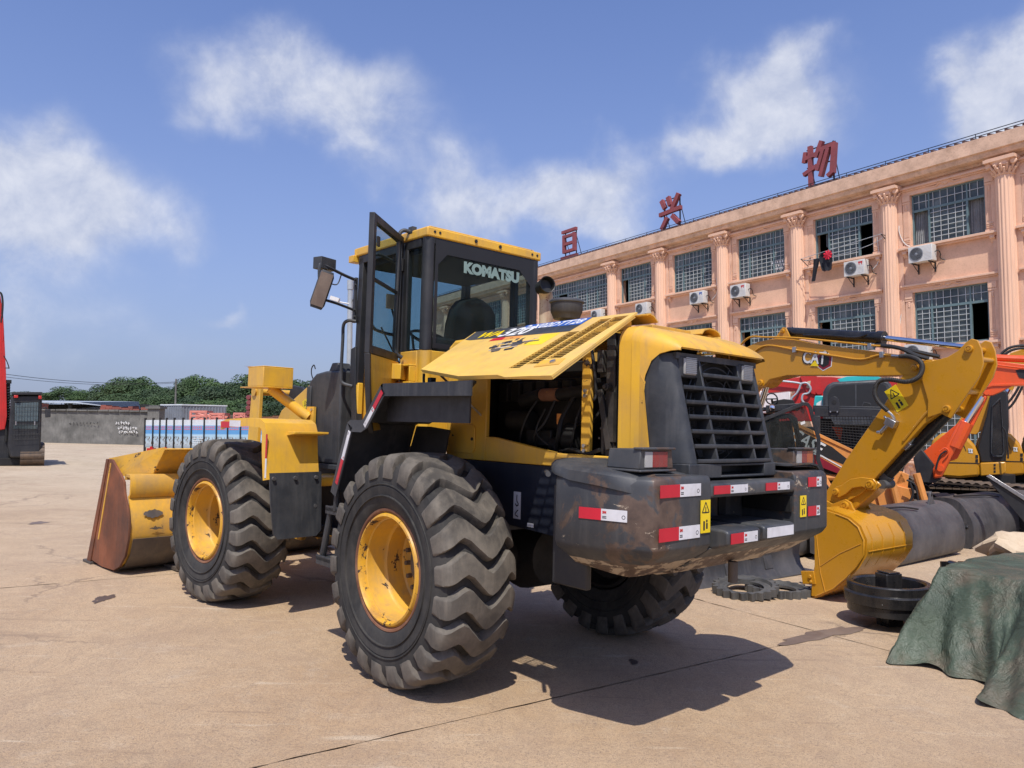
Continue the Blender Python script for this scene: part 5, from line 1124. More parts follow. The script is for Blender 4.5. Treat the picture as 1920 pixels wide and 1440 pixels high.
# --- cab
cx0, cx1, cw = .60, 1.66, .60
m = MB()
outer = [(cx0+.05, -cw), (cx0, -cw+.06), (cx0, cw-.06), (cx0+.05, cw), (cx0+.32, cw), (cx0+.34, cw), (cx1, cw-.0), (cx1+.12, cw-.12), (cx1+.12, -cw+.12), (cx1, -cw)]
m.prism([(cx0+.05, cw), (cx0, cw-.06), (cx0, -cw+.06), (cx0+.05, -cw), (cx0+.10, -cw), (cx0+.10, cw)], 'z', 1.55, 2.25)
m.box((cx0+.1, cw-.04, 1.75), (cx0+.33, cw, 2.25)); m.box((cx0+.1, -cw, 1.75), (cx1, -cw+.04, 2.25)); m.box((cx1-.08, cw-.05, 1.62), (cx1-.0, cw, 2.02)); m.box((cx1-.04, -cw, 1.6), (cx1, cw-.06, 2.2)); m.box((cx0+.05, -cw+.02, 1.5), (cx1, cw-.02, 1.62))
P_('cab_body', m, 'yellow', .006)
m = MB(); m.cyl((cx0+.052, cw-.052, 1.95), (cx0+.052, cw-.052, 2.252), .056, n=20); P_('corner_cover', m, 'yellow')
m = MB()
m.cyl((cx0+.045, cw-.045, 2.25), (cx0+.045, cw-.045, 3.14), .050, n=20); m.cyl((cx0+.045, -cw+.045, 2.25), (cx0+.045, -cw+.045, 3.14), .050, n=20)
m.box((cx0+.27, cw-.05, 2.25), (cx0+.335, cw, 3.12)); m.prism([(cx1-.07, 2.0), (cx1+.01, 2.0), (cx1-.00, 2.3), (cx1-.02, 3.12), (cx1-.09, 3.12)], 'y', cw-.06, cw); m.prism([(cx1-.07, 1.62), (cx1+.0, 1.62), (cx1+.03, 2.3), (cx1-.02, 3.12), (cx1-.09, 3.12)], 'y', -cw, -cw+.06)
m.prism([(cx1-.10, 1.62), (cx1-.02, 1.60), (cx1+.03, 1.95), (cx1+.05, 2.02), (cx1+.05, 2.32), (cx1-.03, 2.34), (cx1-.05, 1.95)], 'y', cw-.05, cw+.012)
m.box((cx0+.09, cw-.05, 3.07), (cx1-.05, cw, 3.14)); m.box((cx0+.09, -cw, 3.07), (cx1-.05, -cw+.05, 3.14)); m.box((cx0+.0, -cw+.05, 3.09), (cx0+.05, cw-.05, 3.14)); m.box((cx1-.06, -cw, 3.06), (cx1-.01, cw, 3.14)); m.box((cx0+.33, cw-.05, 2.0), (cx0+.36, cw-.01, 3.1)); m.box((cx0+.27, -cw, 2.25), (cx0+.33, -cw+.05, 3.12))
P_('cab_pillar', m, 'black', .004)
m = MB(); m.box((cx0-.01, -cw-.01, 3.14), (cx1+.06, cw+.01, 3.215)); a = P_('cab_roof', m, 'yellow', .012, 3)
m = MB(); m.box((cx0+.03, -cw+.04, 3.215), (cx1, cw-.04, 3.235)); P_('roof_skin', m, 'yellow_worn', .006, parent=a)
m = MB()
for y in (.54, .49, .13, -.13, -.50, -.56): m.cyl((cx0-.014, y, 3.18), (cx0-.008, y, 3.18), .011, n=10)
for y in (.13, -.13): m.cyl((cx0-.018, y, 3.18), (cx0-.012, y, 3.18), .016, n=6)
P_('roof_bolt', m, 'ink', parent=a)
m = MB(); m.box((cx1+.02, cw-.05, 3.09), (cx1+.10, cw+.04, 3.15)); P_('roof_bracket', m, 'yellow', .004, parent=a)
# glass
m = MB(); m.box((cx0-.004, -cw+.075, 2.27), (cx0+.004, cw-.075, 3.125)); a = P_('rear_window', m, 'glass')
bd_ = MB(); x_ = cx0-.0045
for lo_, hi_ in (((x_-.001, -cw+.075, 3.02), (x_, cw-.075, 3.125)), ((x_-.001, -cw+.075, 2.27), (x_, cw-.075, 2.31)), ((x_-.001, -cw+.075, 2.31), (x_, -cw+.11, 3.02)), ((x_-.001, cw-.105, 2.31), (x_, cw-.075, 3.02))): bd_.box(lo_, hi_)
bd_.prism([(cw-.105, 3.02), (cw-.105, 2.93), (cw-.19, 3.02)], 'x', x_-.001, x_); bd_.prism([(-cw+.11, 3.02), (-cw+.11, 2.90), (-cw+.24, 3.02)], 'x', x_-.001, x_)
P_('window_border', bd_, 'ink', parent=a)
text('KOMATSU', 'lettering', .115, basis((cx0-.0085, -.055, 2.945), (0, -1, 0), (0, 0, 1)), 'cab_text', a, .0005, .008, 0, .60)
m = MB(); m.box((cx0+.075, cw-.022, 2.27), (cx0+.27, cw-.014, 3.07)); P_('side_window', m, 'glass'); m = MB(); m.box((cx0+.09, -cw+.014, 2.27), (cx1-.08, -cw+.022, 3.07)); P_('side_window', m, 'glass')
m = MB(); m.loft([[(cx1-.02, cw-.06, z), (cx1+.06, cw-.15, z), (cx1+.08, 0, z), (cx1+.06, -cw+.15, z), (cx1-.02, -cw+.06, z)] for z in (2.1, 3.06)], caps=False, closed=False); o = m.build('windscreen', 'glass', ldr, recalc=False); o.modifiers.new('s', 'SOLIDIFY').thickness = .006
# interior
m = MB(); m.box((.88, -.25, 1.95), (1.35, .25, 2.10)); sp_ = [(.84, 2.1, .22), (.80, 2.3, .25), (.76, 2.5, .26), (.74, 2.62, .24), (.74, 2.70, .18), (.76, 2.74, .08)]
m.loft([[(x+.06, -w_, z), (x-.02, -w_*.9, z), (x-.05, 0, z+.01), (x-.02, w_*.9, z), (x+.06, w_, z), (x+.08, 0, z)] for x, z, w_ in sp_]); m.box((.90, .27, 2.18), (1.2, .34, 2.24)); m.box((.90, -.34, 2.18), (1.2, -.27, 2.24)); P_('seat', m, 'seat', .02, 3)
m = MB(); m.loft([[(.66, y0, z), (.66, y1, z), (.74, y1, z), (.74, y0, z)] for z, y0, y1 in ((2.2, .18, .50), (2.33, .20, .50), (2.37, .26, .46))]); m.box((.70, -.45, 2.1), (.80, -.12, 2.28)); P_('seat_box', m, 'seat', .02, 2)
m = MB(); m.box((1.45, -.12, 1.7), (1.62, .12, 2.35)); m.lathe([(.18, -.015), (.2, 0), (.18, .015), (.165, 0), (.18, -.015)], (1.38, 0, 2.45), (-.5, 0, 1), 28); m.cyl((1.48, 0, 2.3), (1.38, 0, 2.45), .03, n=8); m.box((1.35, -.52, 1.9), (1.6, -.35, 2.25)); P_('steering_column', m, 'ink')
m = MB(); m.cyl((1.05, .36, 2.1), (1.1, .38, 2.42), .012, n=6); m.cyl((1.2, -.3, 2.2), (1.24, -.28, 2.5), .012, n=6); P_('lever', m, 'ink')
m = MB(); m.box((1.55, .10, 2.70), (1.57, .36, 2.83)); m.cyl((1.56, .23, 2.83), (1.58, .23, 3.1), .01, n=6); P_('inner_mirror', m, 'tarp_beige', .02, 3)
m = MB(); m.cyl((1.72, .08, 2.2), (1.73, .30, 2.55), .008, n=5); m.cyl((1.72, .0, 2.2), (1.73, .2, 2.75), .01, n=5); P_('wiper', m, 'ink')
m = MB(); m.box((.66, -.56, 3.03), (1.6, .56, 3.07)); P_('headliner', m, 'seat')
# door, swung wide open on its rear hinges
hx, hy = .94, .615; ang_ = R(130); dx, dy = math.cos(ang_), math.sin(ang_)
DB = basis((hx, hy, 0), (dx, dy, 0), (0, 0, 1)); DL = .73          # local x from hinge to free edge, y up, z = door normal
def dprism(poly, z0, z1, name, mat, par=None, bevel=0):
    m = MB(DB); n = len(poly); m.add([(x, y, z) for z in (z0, z1) for x, y in poly], [tuple(range(n))[::-1], tuple(range(n, 2*n))]+[(i, (i+1) % n, n+(i+1) % n, n+i) for i in range(n)]); return m.build(name, mat, par or ldr, bevel)
fr_ = MB(DB)
for lo_, hi_ in (((0, 2.20, -.02), (.055, 3.18, .02)), ((DL-.06, 2.17, -.02), (DL, 3.18, .02)), ((.055, 3.12, -.02), (DL-.06, 3.18, .02)), ((.055, 2.17, -.02), (DL-.06, 2.23, .02)), ((.055, 2.70, -.012), (DL-.06, 2.725, .012))): fr_.box(lo_, hi_)
fr_.prism([(DL-.035, 2.17), (DL, 2.17), (DL-.03, 1.95), (DL-.10, 1.66), (DL-.16, 1.60), (DL-.13, 1.68), (DL-.065, 1.95)], 'z', -.02, .02)
dr = fr_.build('cab_door', 'black', ldr, .004)
dprism([(.06, 2.23), (DL-.06, 2.23), (DL-.06, 2.70), (.06, 2.70)], -.003, .003, 'door_glass', 'glass', dr); dprism([(.06, 2.725), (DL-.06, 2.725), (DL-.06, 3.12), (.06, 3.12)], -.003, .003, 'door_glass', 'glass', dr)
dprism([(.02, 1.64), (DL-.16, 1.62), (DL-.10, 1.70), (DL-.068, 1.95), (DL-.037, 2.168), (.02, 2.168)], -.014, .014, 'door_panel', 'yellow', dr, .004)
m = MB(DB); m.box((.06, 2.02, -.09), (.20, 2.14, -.014)); m.build('hinge_block', 'yellow', dr, .004)
m = MB(DB)
for z in (2.05, 2.9): m.box((-.03, z, -.03), (.04, z+.1, .03))
m.box((DL-.10, 2.95, -.035), (DL-.06, 3.02, -.02)); m.build('hinge', 'ink', dr)
m = MB(DB); m.tube([(.20, 2.98, -.03), (.32, 3.0, -.06), (.36, 2.95, -.06), (.36, 2.5, -.06), (.33, 2.42, -.06), (.20, 2.40, -.03)], .012, 8, 4) if 0 else m.tube([(.06, 2.96, .02), (.20, 2.97, .06), (.40, 2.95, .07), (.46, 2.87, .07), (.48, 2.55, .07), (.44, 2.40, .07), (.22, 2.38, .06), (.06, 2.38, .02)], .013, 8, 5); m.build('door_grab_bar', 'black_dusty', dr)
m = MB(); m.box((.70, .60, 1.99), (.95, .66, 2.005)); m.box((.70, .60, 2.125), (.95, .66, 2.14)); m.box((.70, .601, 2.005), (.715, .66, 2.125)); m.box((.935, .601, 2.005), (.95, .66, 2.125)); m.cyl((.72, .64, 2.06), (.73, .64, 2.06), .012, n=6); a = P_('hinge_bracket', m, 'yellow', .004)
m = MB(); m.cyl((.745, .625, 2.065), (.735, .625, 2.065), .012, n=8); m.cyl((.905, .625, 2.065), (.915, .625, 2.065), .012, n=8); P_('bolt', m, 'steel', parent=a)
m = MB(); m.tube([(.84, .60, 3.21), (.86, .66, 3.215), (.87, .69, 3.15), (.87, .69, 2.9), (.90, .68, 2.35), (.895, .67, 2.24), (.87, .62, 2.20)], .016, 10, 6); m.box((.80, .57, 3.19), (.86, .61, 3.25)); P_('grab_rail', m, 'black_dusty')
m = MB(); m.tube([(1.64, .61, 2.56), (1.68, .66, 2.565), (1.73, .68, 2.53), (1.735, .68, 2.4), (1.74, .68, 2.10), (1.73, .67, 2.02), (1.66, .61, 1.99)], .015, 10, 6); P_('grab_rail', m, 'black_dusty')
m = MB(); m.box((1.655, .595, 2.55), (1.69, .62, 2.95)); m.tube([(1.67, .61, 2.93), (1.66, .72, 2.95), (1.62, .95, 3.0), (1.61, .99, 2.98), (1.60, .99, 2.85), (1.60, .97, 2.80)], .014, 8, 5); m.tube([(1.67, .61, 2.66), (1.63, .80, 2.69), (1.60, .92, 2.70)], .012, 8, 4)
for z in (2.6, 2.66, 2.88, 2.93): m.cyl((1.65, .62, z), (1.65, .635, z), .013, n=6)
P_('mirror_arm', m, 'black_dusty')
m = MB(); MBX = basis((1.60, .965, 2.785), (.45, .85, .28), (-.20, -.22, 1)); m.T = MBX; m.loft([[(x*.062*q, y*.165*q, z) for x, y in ((-1, -.75), (-.75, -1), (.75, -1), (1, -.75), (1, .75), (.75, 1), (-.75, 1), (-1, .75))] for z, q in ((-.02, .8), (-.012, 1), (.012, 1), (.018, .94))]); P_('mirror', m, 'black_dusty', 0, ang=40)
m = MB(MBX); m.box((-.052, -.145, -.0235), (.052, .145, -.0205)); P_('mirror_glass', m, 'mud_and_reflection')  # brownish dark reflection put into the mirror face's colour
m = MB(); m.box((1.62, .83, 2.97), (1.72, 1.0, 3.07), ('Z', .3)); m.cyl((1.66, .92, 2.95), (1.66, .92, 3.0), .02, n=8); m.tube([(1.66, .92, 2.95), (1.66, .90, 2.88), (1.66, .80, 2.86), (1.66, .76, 2.95)], .006, 6, 5); P_('work_lamp', m, 'black_dusty', .015, 3)
# --- left platform and fender step, right one mirrored
fp = [(-.76, 1.93), (.20, 1.94), (.225, 1.93), (.44, 1.70), (.47, 1.69), (.62, 1.69), (.66, 1.67), (.87, 1.16)]
for s in (1, -1):
    y0, y1 = (.62, 1.19) if s > 0 else (-1.19, -.62)
    m = MB(); m.strip([(x, z) for x, z in fp[1:]], 'y', y0, y1, -.012); m.prism([(.20, s*.62), (.20, s*1.19), (-.76, s*1.19), (-.72, s*1.13), (-.02, s*.62)], 'z', 1.928, 1.940)
    ye = 1.19 if s > 0 else -1.19
    m.strip([(x, z+.004) for x, z in fp], 'y', min(ye, ye+s*.012), max(ye, ye+s*.012), -.085)
    P_('rear_fender', m, 'black_dusty', 0)
    ys_ = 1.085*s
    m = MB(); m.box((-.62, min(ys_, ys_+.012*s), 1.69), (.30, max(ys_, ys_+.012*s), 1.905)); m.prism([(.20, 1.64), (.44, 1.66), (.62, 1.66), (.84, 1.16), (.70, 1.14), (.62, .98), (.45, 1.10), (.26, 1.42)], 'y', y0-.0 if s > 0 else y1-.012, y0+.012 if s > 0 else y1)
    P_('fender_inner', m, 'black')
    m = MB(); m.cyl((.84, y1-.03 if s > 0 else y0+.03, 1.18), (.86, y1-.03 if s > 0 else y0+.03, 1.02), .022, n=8); m.box((.60, y0+.10, 1.01), (1.0, y1-.02, 1.04)); m.box((.60, y1-.035 if s > 0 else y0+.02, .99), (1.0, y1-.02 if s > 0 else y0+.035, 1.05))
    m.cyl((.97, y1-.05 if s > 0 else y0+.05, 1.0), (1.07, y1-.05 if s > 0 else y0+.05, .66), .025, n=10); m.cyl((.68, y1-.05 if s > 0 else y0+.05, 1.0), (.76, y1-.05 if s > 0 else y0+.05, .62), .025, n=10)
    m.box((.74, y0+.18, .63), (1.12, y1-.02, .66)); m.box((.74, y1-.035 if s > 0 else y0+.02, .60), (1.12, y1-.02 if s > 0 else y0+.035, .67)); m.box((.74, y0+.18, .60), (1.12, y0+.195, .67))
    m.prism([(.62, 1.0), (.98, 1.0), (.70, .72), (.62, .70)], 'y', y0+.1, y0+.13)
    for k in range(6): m.box((.64+.06*k, y0+.12, 1.04), (.65+.06*k, y1-.04, 1.05))
    P_('ladder', m, 'black_dusty', .003)
dslope = Vector((.225-.44, 0, 1.93-1.70)).normalized(); Bt = (.445, 1.205, 1.625)
nx_ = lambda o, x, y, w, h, **k: tape(o, x, y, w, h, **k)
def tape_side(p, q, w, redfirst):   # strip on the fender's side from p to q (x, z)
    d = Vector((q[0]-p[0], 0, q[1]-p[1])); L_ = d.length; y_ = Vector((0, 0, 1)).cross(d).cross(d)*-1; yv = Vector((d.z, 0, -d.x)) 
    o = Vector((p[0], 1.2035, p[1])); x = d.normalized(); yy = yv.normalized()
    if x.cross(yy).y < 0: yy = -yy
    tape(tuple(o), x, yy, L_, w, redfirst)
tape_side((.215, 1.90), (.43, 1.665), -.0 or .035, True); tape_side((.635, 1.62), (.80, 1.235), .035, False)
# --- front half: tank tower, fender, lamp, arms, bucket
m = MB(FT); m.prism([(.34, 1.30), (.80, 1.30), (.90, 1.9), (.85, 2.05), (.75, 2.115), (.60, 2.135), (.34, 2.135)], 'y', .42, .62); a = P_('tank_cover', m, 'black_dusty', .02, 3)
m = MB(FT); m.box((.30, .40, 1.255), (.84, .65, 1.30)); m.prism([(.42, 2.135), (.60, 2.135), (.55, 2.21), (.46, 2.21)], 'y', .45, .58); m.box((.80, .622, 1.33), (.88, .66, 1.56)); m.box((.80, .62, 1.78), (.87, .635, 2.0)); P_('tank_bracket', m, 'black_dusty', .01, parent=a)
m = MB(FT); m.cyl((.84, .66, 1.50), (.84, .675, 1.50), .022, n=10); m.cyl((.84, .66, 1.39), (.84, .675, 1.39), .022, n=10); P_('bolt', m, 'engine', parent=a)
m = MB(FT); m.box((.35, -.25, 1.1), (.6, .38, 1.75)); P_('hydraulic_tank', m, 'black', .01)
for s in (1, -1):
    y0, y1 = (.76, 1.25) if s > 0 else (-1.25, -.76)
    m = MB(FT); fpf = [(.42, 1.185), (.455, 1.40), (.47, 1.58), (.50, 1.645), (.57, 1.675), (.80, 1.68), (1.15, 1.665), (1.28, 1.64)]
    m.strip(fpf, 'y', y0, y1, .012); ye = y1-.012 if s > 0 else y0; m.strip(fpf, 'y', ye, ye+.012, -.06); a = P_('front_fender', m, 'yellow', 0)
    m = MB(FT); m.prism([(.455, 1.585), (.33, 1.585), (.33, 1.567), (.455, 1.55)], 'y', y0-.03 if s > 0 else y0, y0+.30 if s > 0 else y1+.03); P_('fender_step', m, 'yellow', .003, parent=a)
    m = MB(FT); m.loft([[(.405, y0-.02, 1.24), (.425, y0-.02, 1.24), (.425, y1-.02, 1.24), (.405, y1-.02, 1.24)], [(.385, y0-.02, .98), (.40, y0-.02, .98), (.40, y1-.03, .98), (.385, y1-.03, .98)], [(.375, y0-.02, .74), (.39, y0-.02, .74), (.39, y1-.06, .74), (.375, y1-.06, .74)], [(.37, y0+.03, .695), (.385, y0+.03, .695), (.385, y1-.10, .695), (.37, y1-.10, .695)]]); b2 = P_('mud_flap', m, 'black_dusty', 0, parent=a)
    m = MB(FT)
    for y, z in ((.80, 1.195), (1.0, 1.195), (1.20, 1.195), (.80, .95)): m.cyl((.40, s*y, z), (.38, s*y, z), .016, n=10)
    P_('bolt', m, 'steel', parent=b2)
    if s > 0:
        q = MB(FT); q.box((.428, 1.252, 1.36), (.452, 1.2545, 1.56)); q.build('reflector_strip', 'red_tape', a); q = MB(FT); q.box((.424, 1.252, 1.20), (.448, 1.2545, 1.36)); q.build('reflector_strip', 'white_tape', a)
        q = MB(FT); q.box((1.10, 1.252, 1.60), (1.26, 1.2545, 1.655)); q.build('reflector_strip', 'red_tape', a); q = MB(FT); q.box((.90, 1.252, 1.612), (1.10, 1.2545, 1.667)); q.build('reflector_strip', 'white_tape', a)
    # lamp boxes
    yc = s*.95
    m = MB(FT); m.box((.80, yc-.13, 1.965), (1.22, yc+.16, 1.975)); m.box((.80, yc-.13, 2.145), (1.10, yc+.16, 2.155)); m.box((.80, yc-.13, 1.975), (.81, yc+.16, 2.145)); m.box((.81, yc+.15, 1.975), (1.08, yc+.16, 2.145)); m.box((.81, yc-.13, 1.975), (1.22, yc-.12, 2.145)); a = P_('head_lamp_guard', m, 'yellow', .004)
    m = MB(FT); m.cyl((1.02, yc+.02, 2.06), (1.16, yc+.02, 2.06), .075, n=18); m.add([(1.10, yc+.10, 2.155), (1.24, yc+.12, 2.17), (1.24, yc-.02, 2.175), (1.10, yc-.05, 2.155)], [(0, 1, 2, 3)]); P_('head_lamp', m, 'rust', parent=a)
    m = MB(FT); m.tube([(1.0, s*.93, 1.97), (.99, s*.90, 1.945), (.78, s*.66, 1.71)], .048, 16); m.box((.70, s*.645-.012, 1.62), (.82, s*.645+.012, 1.81)); b2 = P_('lamp_arm', m, 'yellow', 0, parent=None)
    m = MB(FT); m.cyl((.735, s*.655, 1.65), (.735, s*.668, 1.65), .014, n=8); m.cyl((.735, s*.655, 1.78), (.735, s*.668, 1.78), .014, n=8); P_('bolt', m, 'steel', parent=b2)
# lift arms, bell crank, tilt cylinder
for s in (-1, 1):
    m = MB(FT); m.prism([(.95, 2.06), (1.15, 2.08), (1.75, 1.78), (2.25, 1.10), (2.62, .45), (2.55, .30), (2.42, .30), (1.95, .92), (1.55, 1.40), (1.05, 1.80), (.92, 1.92)], 'y', s*.35-.03, s*.35+.03); a = P_('lift_arm', m, 'yellow', .008)
    m = MB(FT); m.cyl((.6, s*.40, 1.15), (1.7, s*.42, 1.05), .06, n=16); m.cyl((1.6, s*.42, 1.05), (2.0, s*.42, 1.0), .035, n=12); P_('lift_cylinder', m, 'yellow', 0)
m = MB(FT); m.box((1.75, -.47, 1.35), (1.95, .47, 1.5)); P_('cross_tube', m, 'yellow', .01)
for y in (.05, .50):
    m = MB(FT); m.prism([(1.95, 2.0), (2.0, 2.045), (2.08, 2.04), (2.13, 1.98), (2.16, 1.60), (2.20, .9), (2.05, .5), (1.92, .55), (1.98, 1.0), (1.96, 1.5)], 'y', y-.02, y+.02); P_('bell_crank', m, 'yellow', .006)
m = MB(FT); m.cyl((2.05, .02, 1.97), (2.05, .535, 1.97), .035, n=16); m.cyl((2.05, .535, 1.97), (2.05, .54, 1.97), .045, n=20); P_('crank_pin', m, 'yellow_worn')
m = MB(FT); m.cyl((1.95, .1, 1.95), (1.25, .1, 1.85), .05, n=14); m.cyl((1.3, .1, 1.86), (.8, .1, 1.78), .07, n=16); P_('tilt_cylinder', m, 'yellow_worn')
m = MB(FT); m.cyl((2.1, .1, .62), (2.75, .1, .55), .05, n=12); P_('tilt_link', m, 'yellow_worn')
m = MB(FT); m.tube([(1.15, .2, 2.05), (1.25, .2, 2.15), (1.45, .18, 2.05), (1.6, .15, 1.92)], .022, 8, 6); m.tube([(1.2, .3, 2.0), (1.32, .3, 2.12), (1.34, .3, 2.2), (1.30, .3, 2.24), (1.27, .3, 2.2)], .006, 6, 6); P_('hose', m, 'rubber')
Bw = basis(FT @ Vector((1.30, .382, 1.74)), FT.to_3x3() @ Vector((-.9, 0, .35)), FT.to_3x3() @ Vector((.35, 0, .9))); warn(tuple(Bw.translation), Bw.to_3x3() @ Vector((1, 0, 0)), Bw.to_3x3() @ Vector((0, 1, 0)), .10, .14)
# bucket
BT = FT @ Matrix.Translation((-.07, 0, 0)); BW = 1.36
cur = [(4.20, .03), (3.75, .03), (3.42, .045), (3.24, .12), (3.12, .25), (3.06, .42), (3.06, .58), (3.11, .72), (3.17, .84)]
m = MB(BT); m.strip(cur, 'y', -BW+.02, BW-.02, -.022); 
m.strip([(3.17, .84), (3.15, .86), (3.15, 1.0), (3.17, 1.03), (3.30, 1.03)], 'y', -BW+.02, BW-.02, .03); m.box((3.26, -BW+.02, 1.0), (3.30, BW-.02, 1.06)); bk_ = P_('bucket', m, 'yellow_worn', 0, ang=40)
m = MB(BT); m.strip([(3.30, 1.03), (3.02, 1.33), (3.0, 1.345)], 'y', -.95, BW-.30, .014); P_('spill_guard', m, 'yellow_worn', 0, parent=bk_)
m = MB(BT); m.slab([(3.42, BW-.02, 1.03), (3.80, BW-.02, 1.19), (3.0+.02, BW-.31, 1.345), (3.30, BW-.31, 1.03)], (0, 0, 1), .014); P_('spill_guard', m, 'yellow_worn', 0, parent=bk_)
for s in (-1, 1):
    pl = [(4.10, .05), (3.72, 1.20), (3.62, 1.20), (3.34, 1.05), (3.24, .98), (3.20, .86), (3.09, .70), (3.04, .56), (3.04, .40), (3.10, .22), (3.24, .09), (3.40, .03), (3.75, .02)]
    m = MB(BT); m.prism(pl, 'y', s*BW-.012, s*BW+.012); a = P_('bucket_side', m, 'bucket_rust', .003, parent=bk_)
    m = MB(BT); m.prism([(4.19, .03), (4.07, .03), (3.70, 1.20), (3.76, 1.20)], 'y', s*BW-.024, s*BW+.024); P_('side_cutter', m, 'bucket_rust', .004, parent=bk_)
    m = MB(BT); m.prism([(3.90, .30), (3.87, .30), (3.62, 1.16), (3.65, 1.16)], 'y', s*(BW+.013)-.004, s*(BW+.013)+.004); P_('side_weld', m, 'yellow_worn', 0, parent=bk_)
m = MB(BT); m.box((4.05, -BW-.03, .0), (4.30, BW+.03, .03)); m.box((3.2, BW-.03-.22, .0), (3.5, BW-.03, .04)) if 0 else None; P_('cutting_edge', m, 'bucket_dark', .004, parent=bk_)
m = MB(BT)
for y in (.80, .60, -.60, -.80): m.prism([(3.02, 1.30), (3.05, 1.34), (3.28, 1.05), (3.16, .84), (3.06, .60), (2.98, .40), (2.55, .28), (2.50, .42), (2.75, .60), (2.95, .95), (2.92, 1.14)], 'y', y-.014, y+.014)
P_('bucket_ear', m, 'yellow_worn', .003, parent=bk_)
m = MB(BT); m.box((3.02, .55, .01), (3.4, .85, .05)); P_('wear_pad', m, 'bucket_dark', .004, parent=bk_)
m = MB(BT); m.strip([(3.44, .022), (3.24, .095), (3.10, .235), (3.042, .40)], 'y', -BW+.04, BW-.04, .006); P_('scraped_heel', m, 'bucket_dark', 0, parent=bk_)

# ------------------------------------------------------------------ amber excavator with its bucket on the ground (local x along the arm, y to its near side, z up)
EA = R(145); ee = Vector((math.sin(EA), math.cos(EA), 0)); ew = Vector((math.sin(EA-math.pi/2), math.cos(EA-math.pi/2), 0))
EM = basis(Vector((3.1, 7.75, -.08))+ew*.42, ee, ew); MY = Matrix.Scale(-1, 4, (0, 1, 0)); EI = (EM @ MY).inverted()
exc = thing('excavator', 'amber excavator whose bucket rests on the ground right of the loader', 'excavator', mat=EM)
def E_(n_, mb, mat, bevel=0, seg=2, ang=35, parent=None): return mb.build(n_, mat, parent or exc, bevel, seg, ang)
bp = [(.05, .90), (.12, .915), (.27, .885), (.40, .85), (.50, .78), (.555, .66), (.55, .52), (.47, .39), (.36, .27), (.22, .14), (.02, .03), (-.10, -.02)]
m = MB(MY); m.strip(bp, 'y', -.44, .42, .018); bkt = E_('bucket', m, 'cat', 0, ang=40)
for y in (.43, -.44):
    m = MB(MY); m.prism([(-.02, .90), (.05, .93)]+bp[1:-1]+[(-.03, .02), (-.02, .16), (.015, .34), (.02, .60)], 'y', y-.009, y+.009); a = E_('bucket_side', m, 'cat', .003, parent=bkt)
    m = MB(MY); m.tube([(.03, y+.009, .88), (.05, y+.010, .60), (.08, y+.010, .28), (.13, y+.010, .09)], .006, 5); m.tube([(.08, y+.010, .34), (.30, y+.010, .50), (.52, y+.010, .62)], .005, 5); m.tube([(p[0]*.985+.0, y+.009, p[1]) for p in bp[2:-1]], .007, 5); E_('weld_seam', m, 'cat', parent=a)
    m = MB(MY); m.box((-.13, y-.02, .14), (.02, y+.02, .27), ('Y', -.15)); m.cyl((-.03, y+.02, .22), (-.03, y+.035, .22), .02, n=8); m.cyl((-.02, y+.02, .17), (-.02, y+.035, .17), .016, n=8); E_('side_cutter', m, 'cat', .004, parent=bkt)
m = MB(MY)
for y in (-.28, -.07, .14, .33): m.tube([(p[0]+.020, y, p[1]+.004) for p in bp[4:-2]], .006, 5)
m.tube([(.575, -.40, .55), (.575, .40, .55)], .005, 5); E_('weld_seam', m, 'cat', parent=bkt)
m = MB(MY); m.box((.30, -.05, .20), (.42, .12, .34)); 
for y in (-.38, -.20, -.02, .17, .36):
    m = MB(MY); m.prism([(.10, .075), (.06, .02), (-.14, -.045), (-.22, -.065), (-.12, .02), (.0, .06)], 'y', y-.035, y+.035); E_('bucket_tooth', m, 'cat_rust', .006, parent=bkt)
for y in (-.15, .15):
    m = MB(MY); m.prism([(-.13, .93), (-.12, .98), (-.07, 1.0), (-.02, .98), (.06, .95), (.14, .985), (.20, 1.01), (.26, .98), (.28, .93), (.33, .86), (.40, .84), (.30, .86), (.1, .90), (-.03, .88), (-.09, .87)], 'y', y-.014, y+.014); E_('bucket_ear', m, 'cat', .004, parent=bkt)
def pin(x, z, y, r_, par): q = MB(MY); q.cyl((x, -abs(y), z), (x, y+.02, z), r_, n=20); q.lathe([(0, y+.028), (r_*.5, y+.028), (r_*.55, y+.022), (r_*.8, y+.022), (r_*.85, y+.028), (r_*1.25, y+.026), (r_*1.35, y+.01), (r_*1.35, y)], (x, 0, z), (0, 1, 0), 20); q.build('pin', 'cat', par)
pin(-.07, .935, .165, .030, bkt); pin(.20, .945, .165, .032, bkt)
st = [(-.11, .93), (-.08, 1.0), (.20, 1.42), (.62, 1.98), (.78, 2.22), (.88, 2.32), (1.0, 2.385), (1.09, 2.39), (1.14, 2.34), (1.16, 2.1), (1.14, 1.88), (1.0, 1.78), (.36, 1.08), (.16, .96), (.02, .88), (-.06, .88)]
m = MB(MY); m.prism(st, 'y', -.125, .125); sti = E_('stick', m, 'cat', .006)
m = MB(MY); m.tube([(1.05, .13, 2.31), (1.14, .13, 2.26), (1.19, .13, 2.15), (1.17, .13, 2.03), (1.0, .13, 1.86), (.80, .13, 1.62)], .012, 6, 4); E_('weld_seam', m, 'cat', parent=sti)
hpv = [(.98, 2.355), (1.12, 2.375), (1.24, 2.40), (1.33, 2.45), (1.40, 2.52), (1.45, 2.55), (1.50, 2.53), (1.53, 2.45), (1.54, 2.32), (1.50, 2.20), (1.25, 1.83), (1.16, 1.88), (1.04, 1.84), (1.05, 2.0), (1.0, 2.2)]
for y in (.135, -.135): m = MB(MY); m.prism(hpv, 'y', y-.012, y+.012); E_('head_plate', m, 'cat', .004, parent=sti)
for x, z in ((1.43, 2.46), (1.22, 1.92)): pin(x, z, .147, .026, sti)
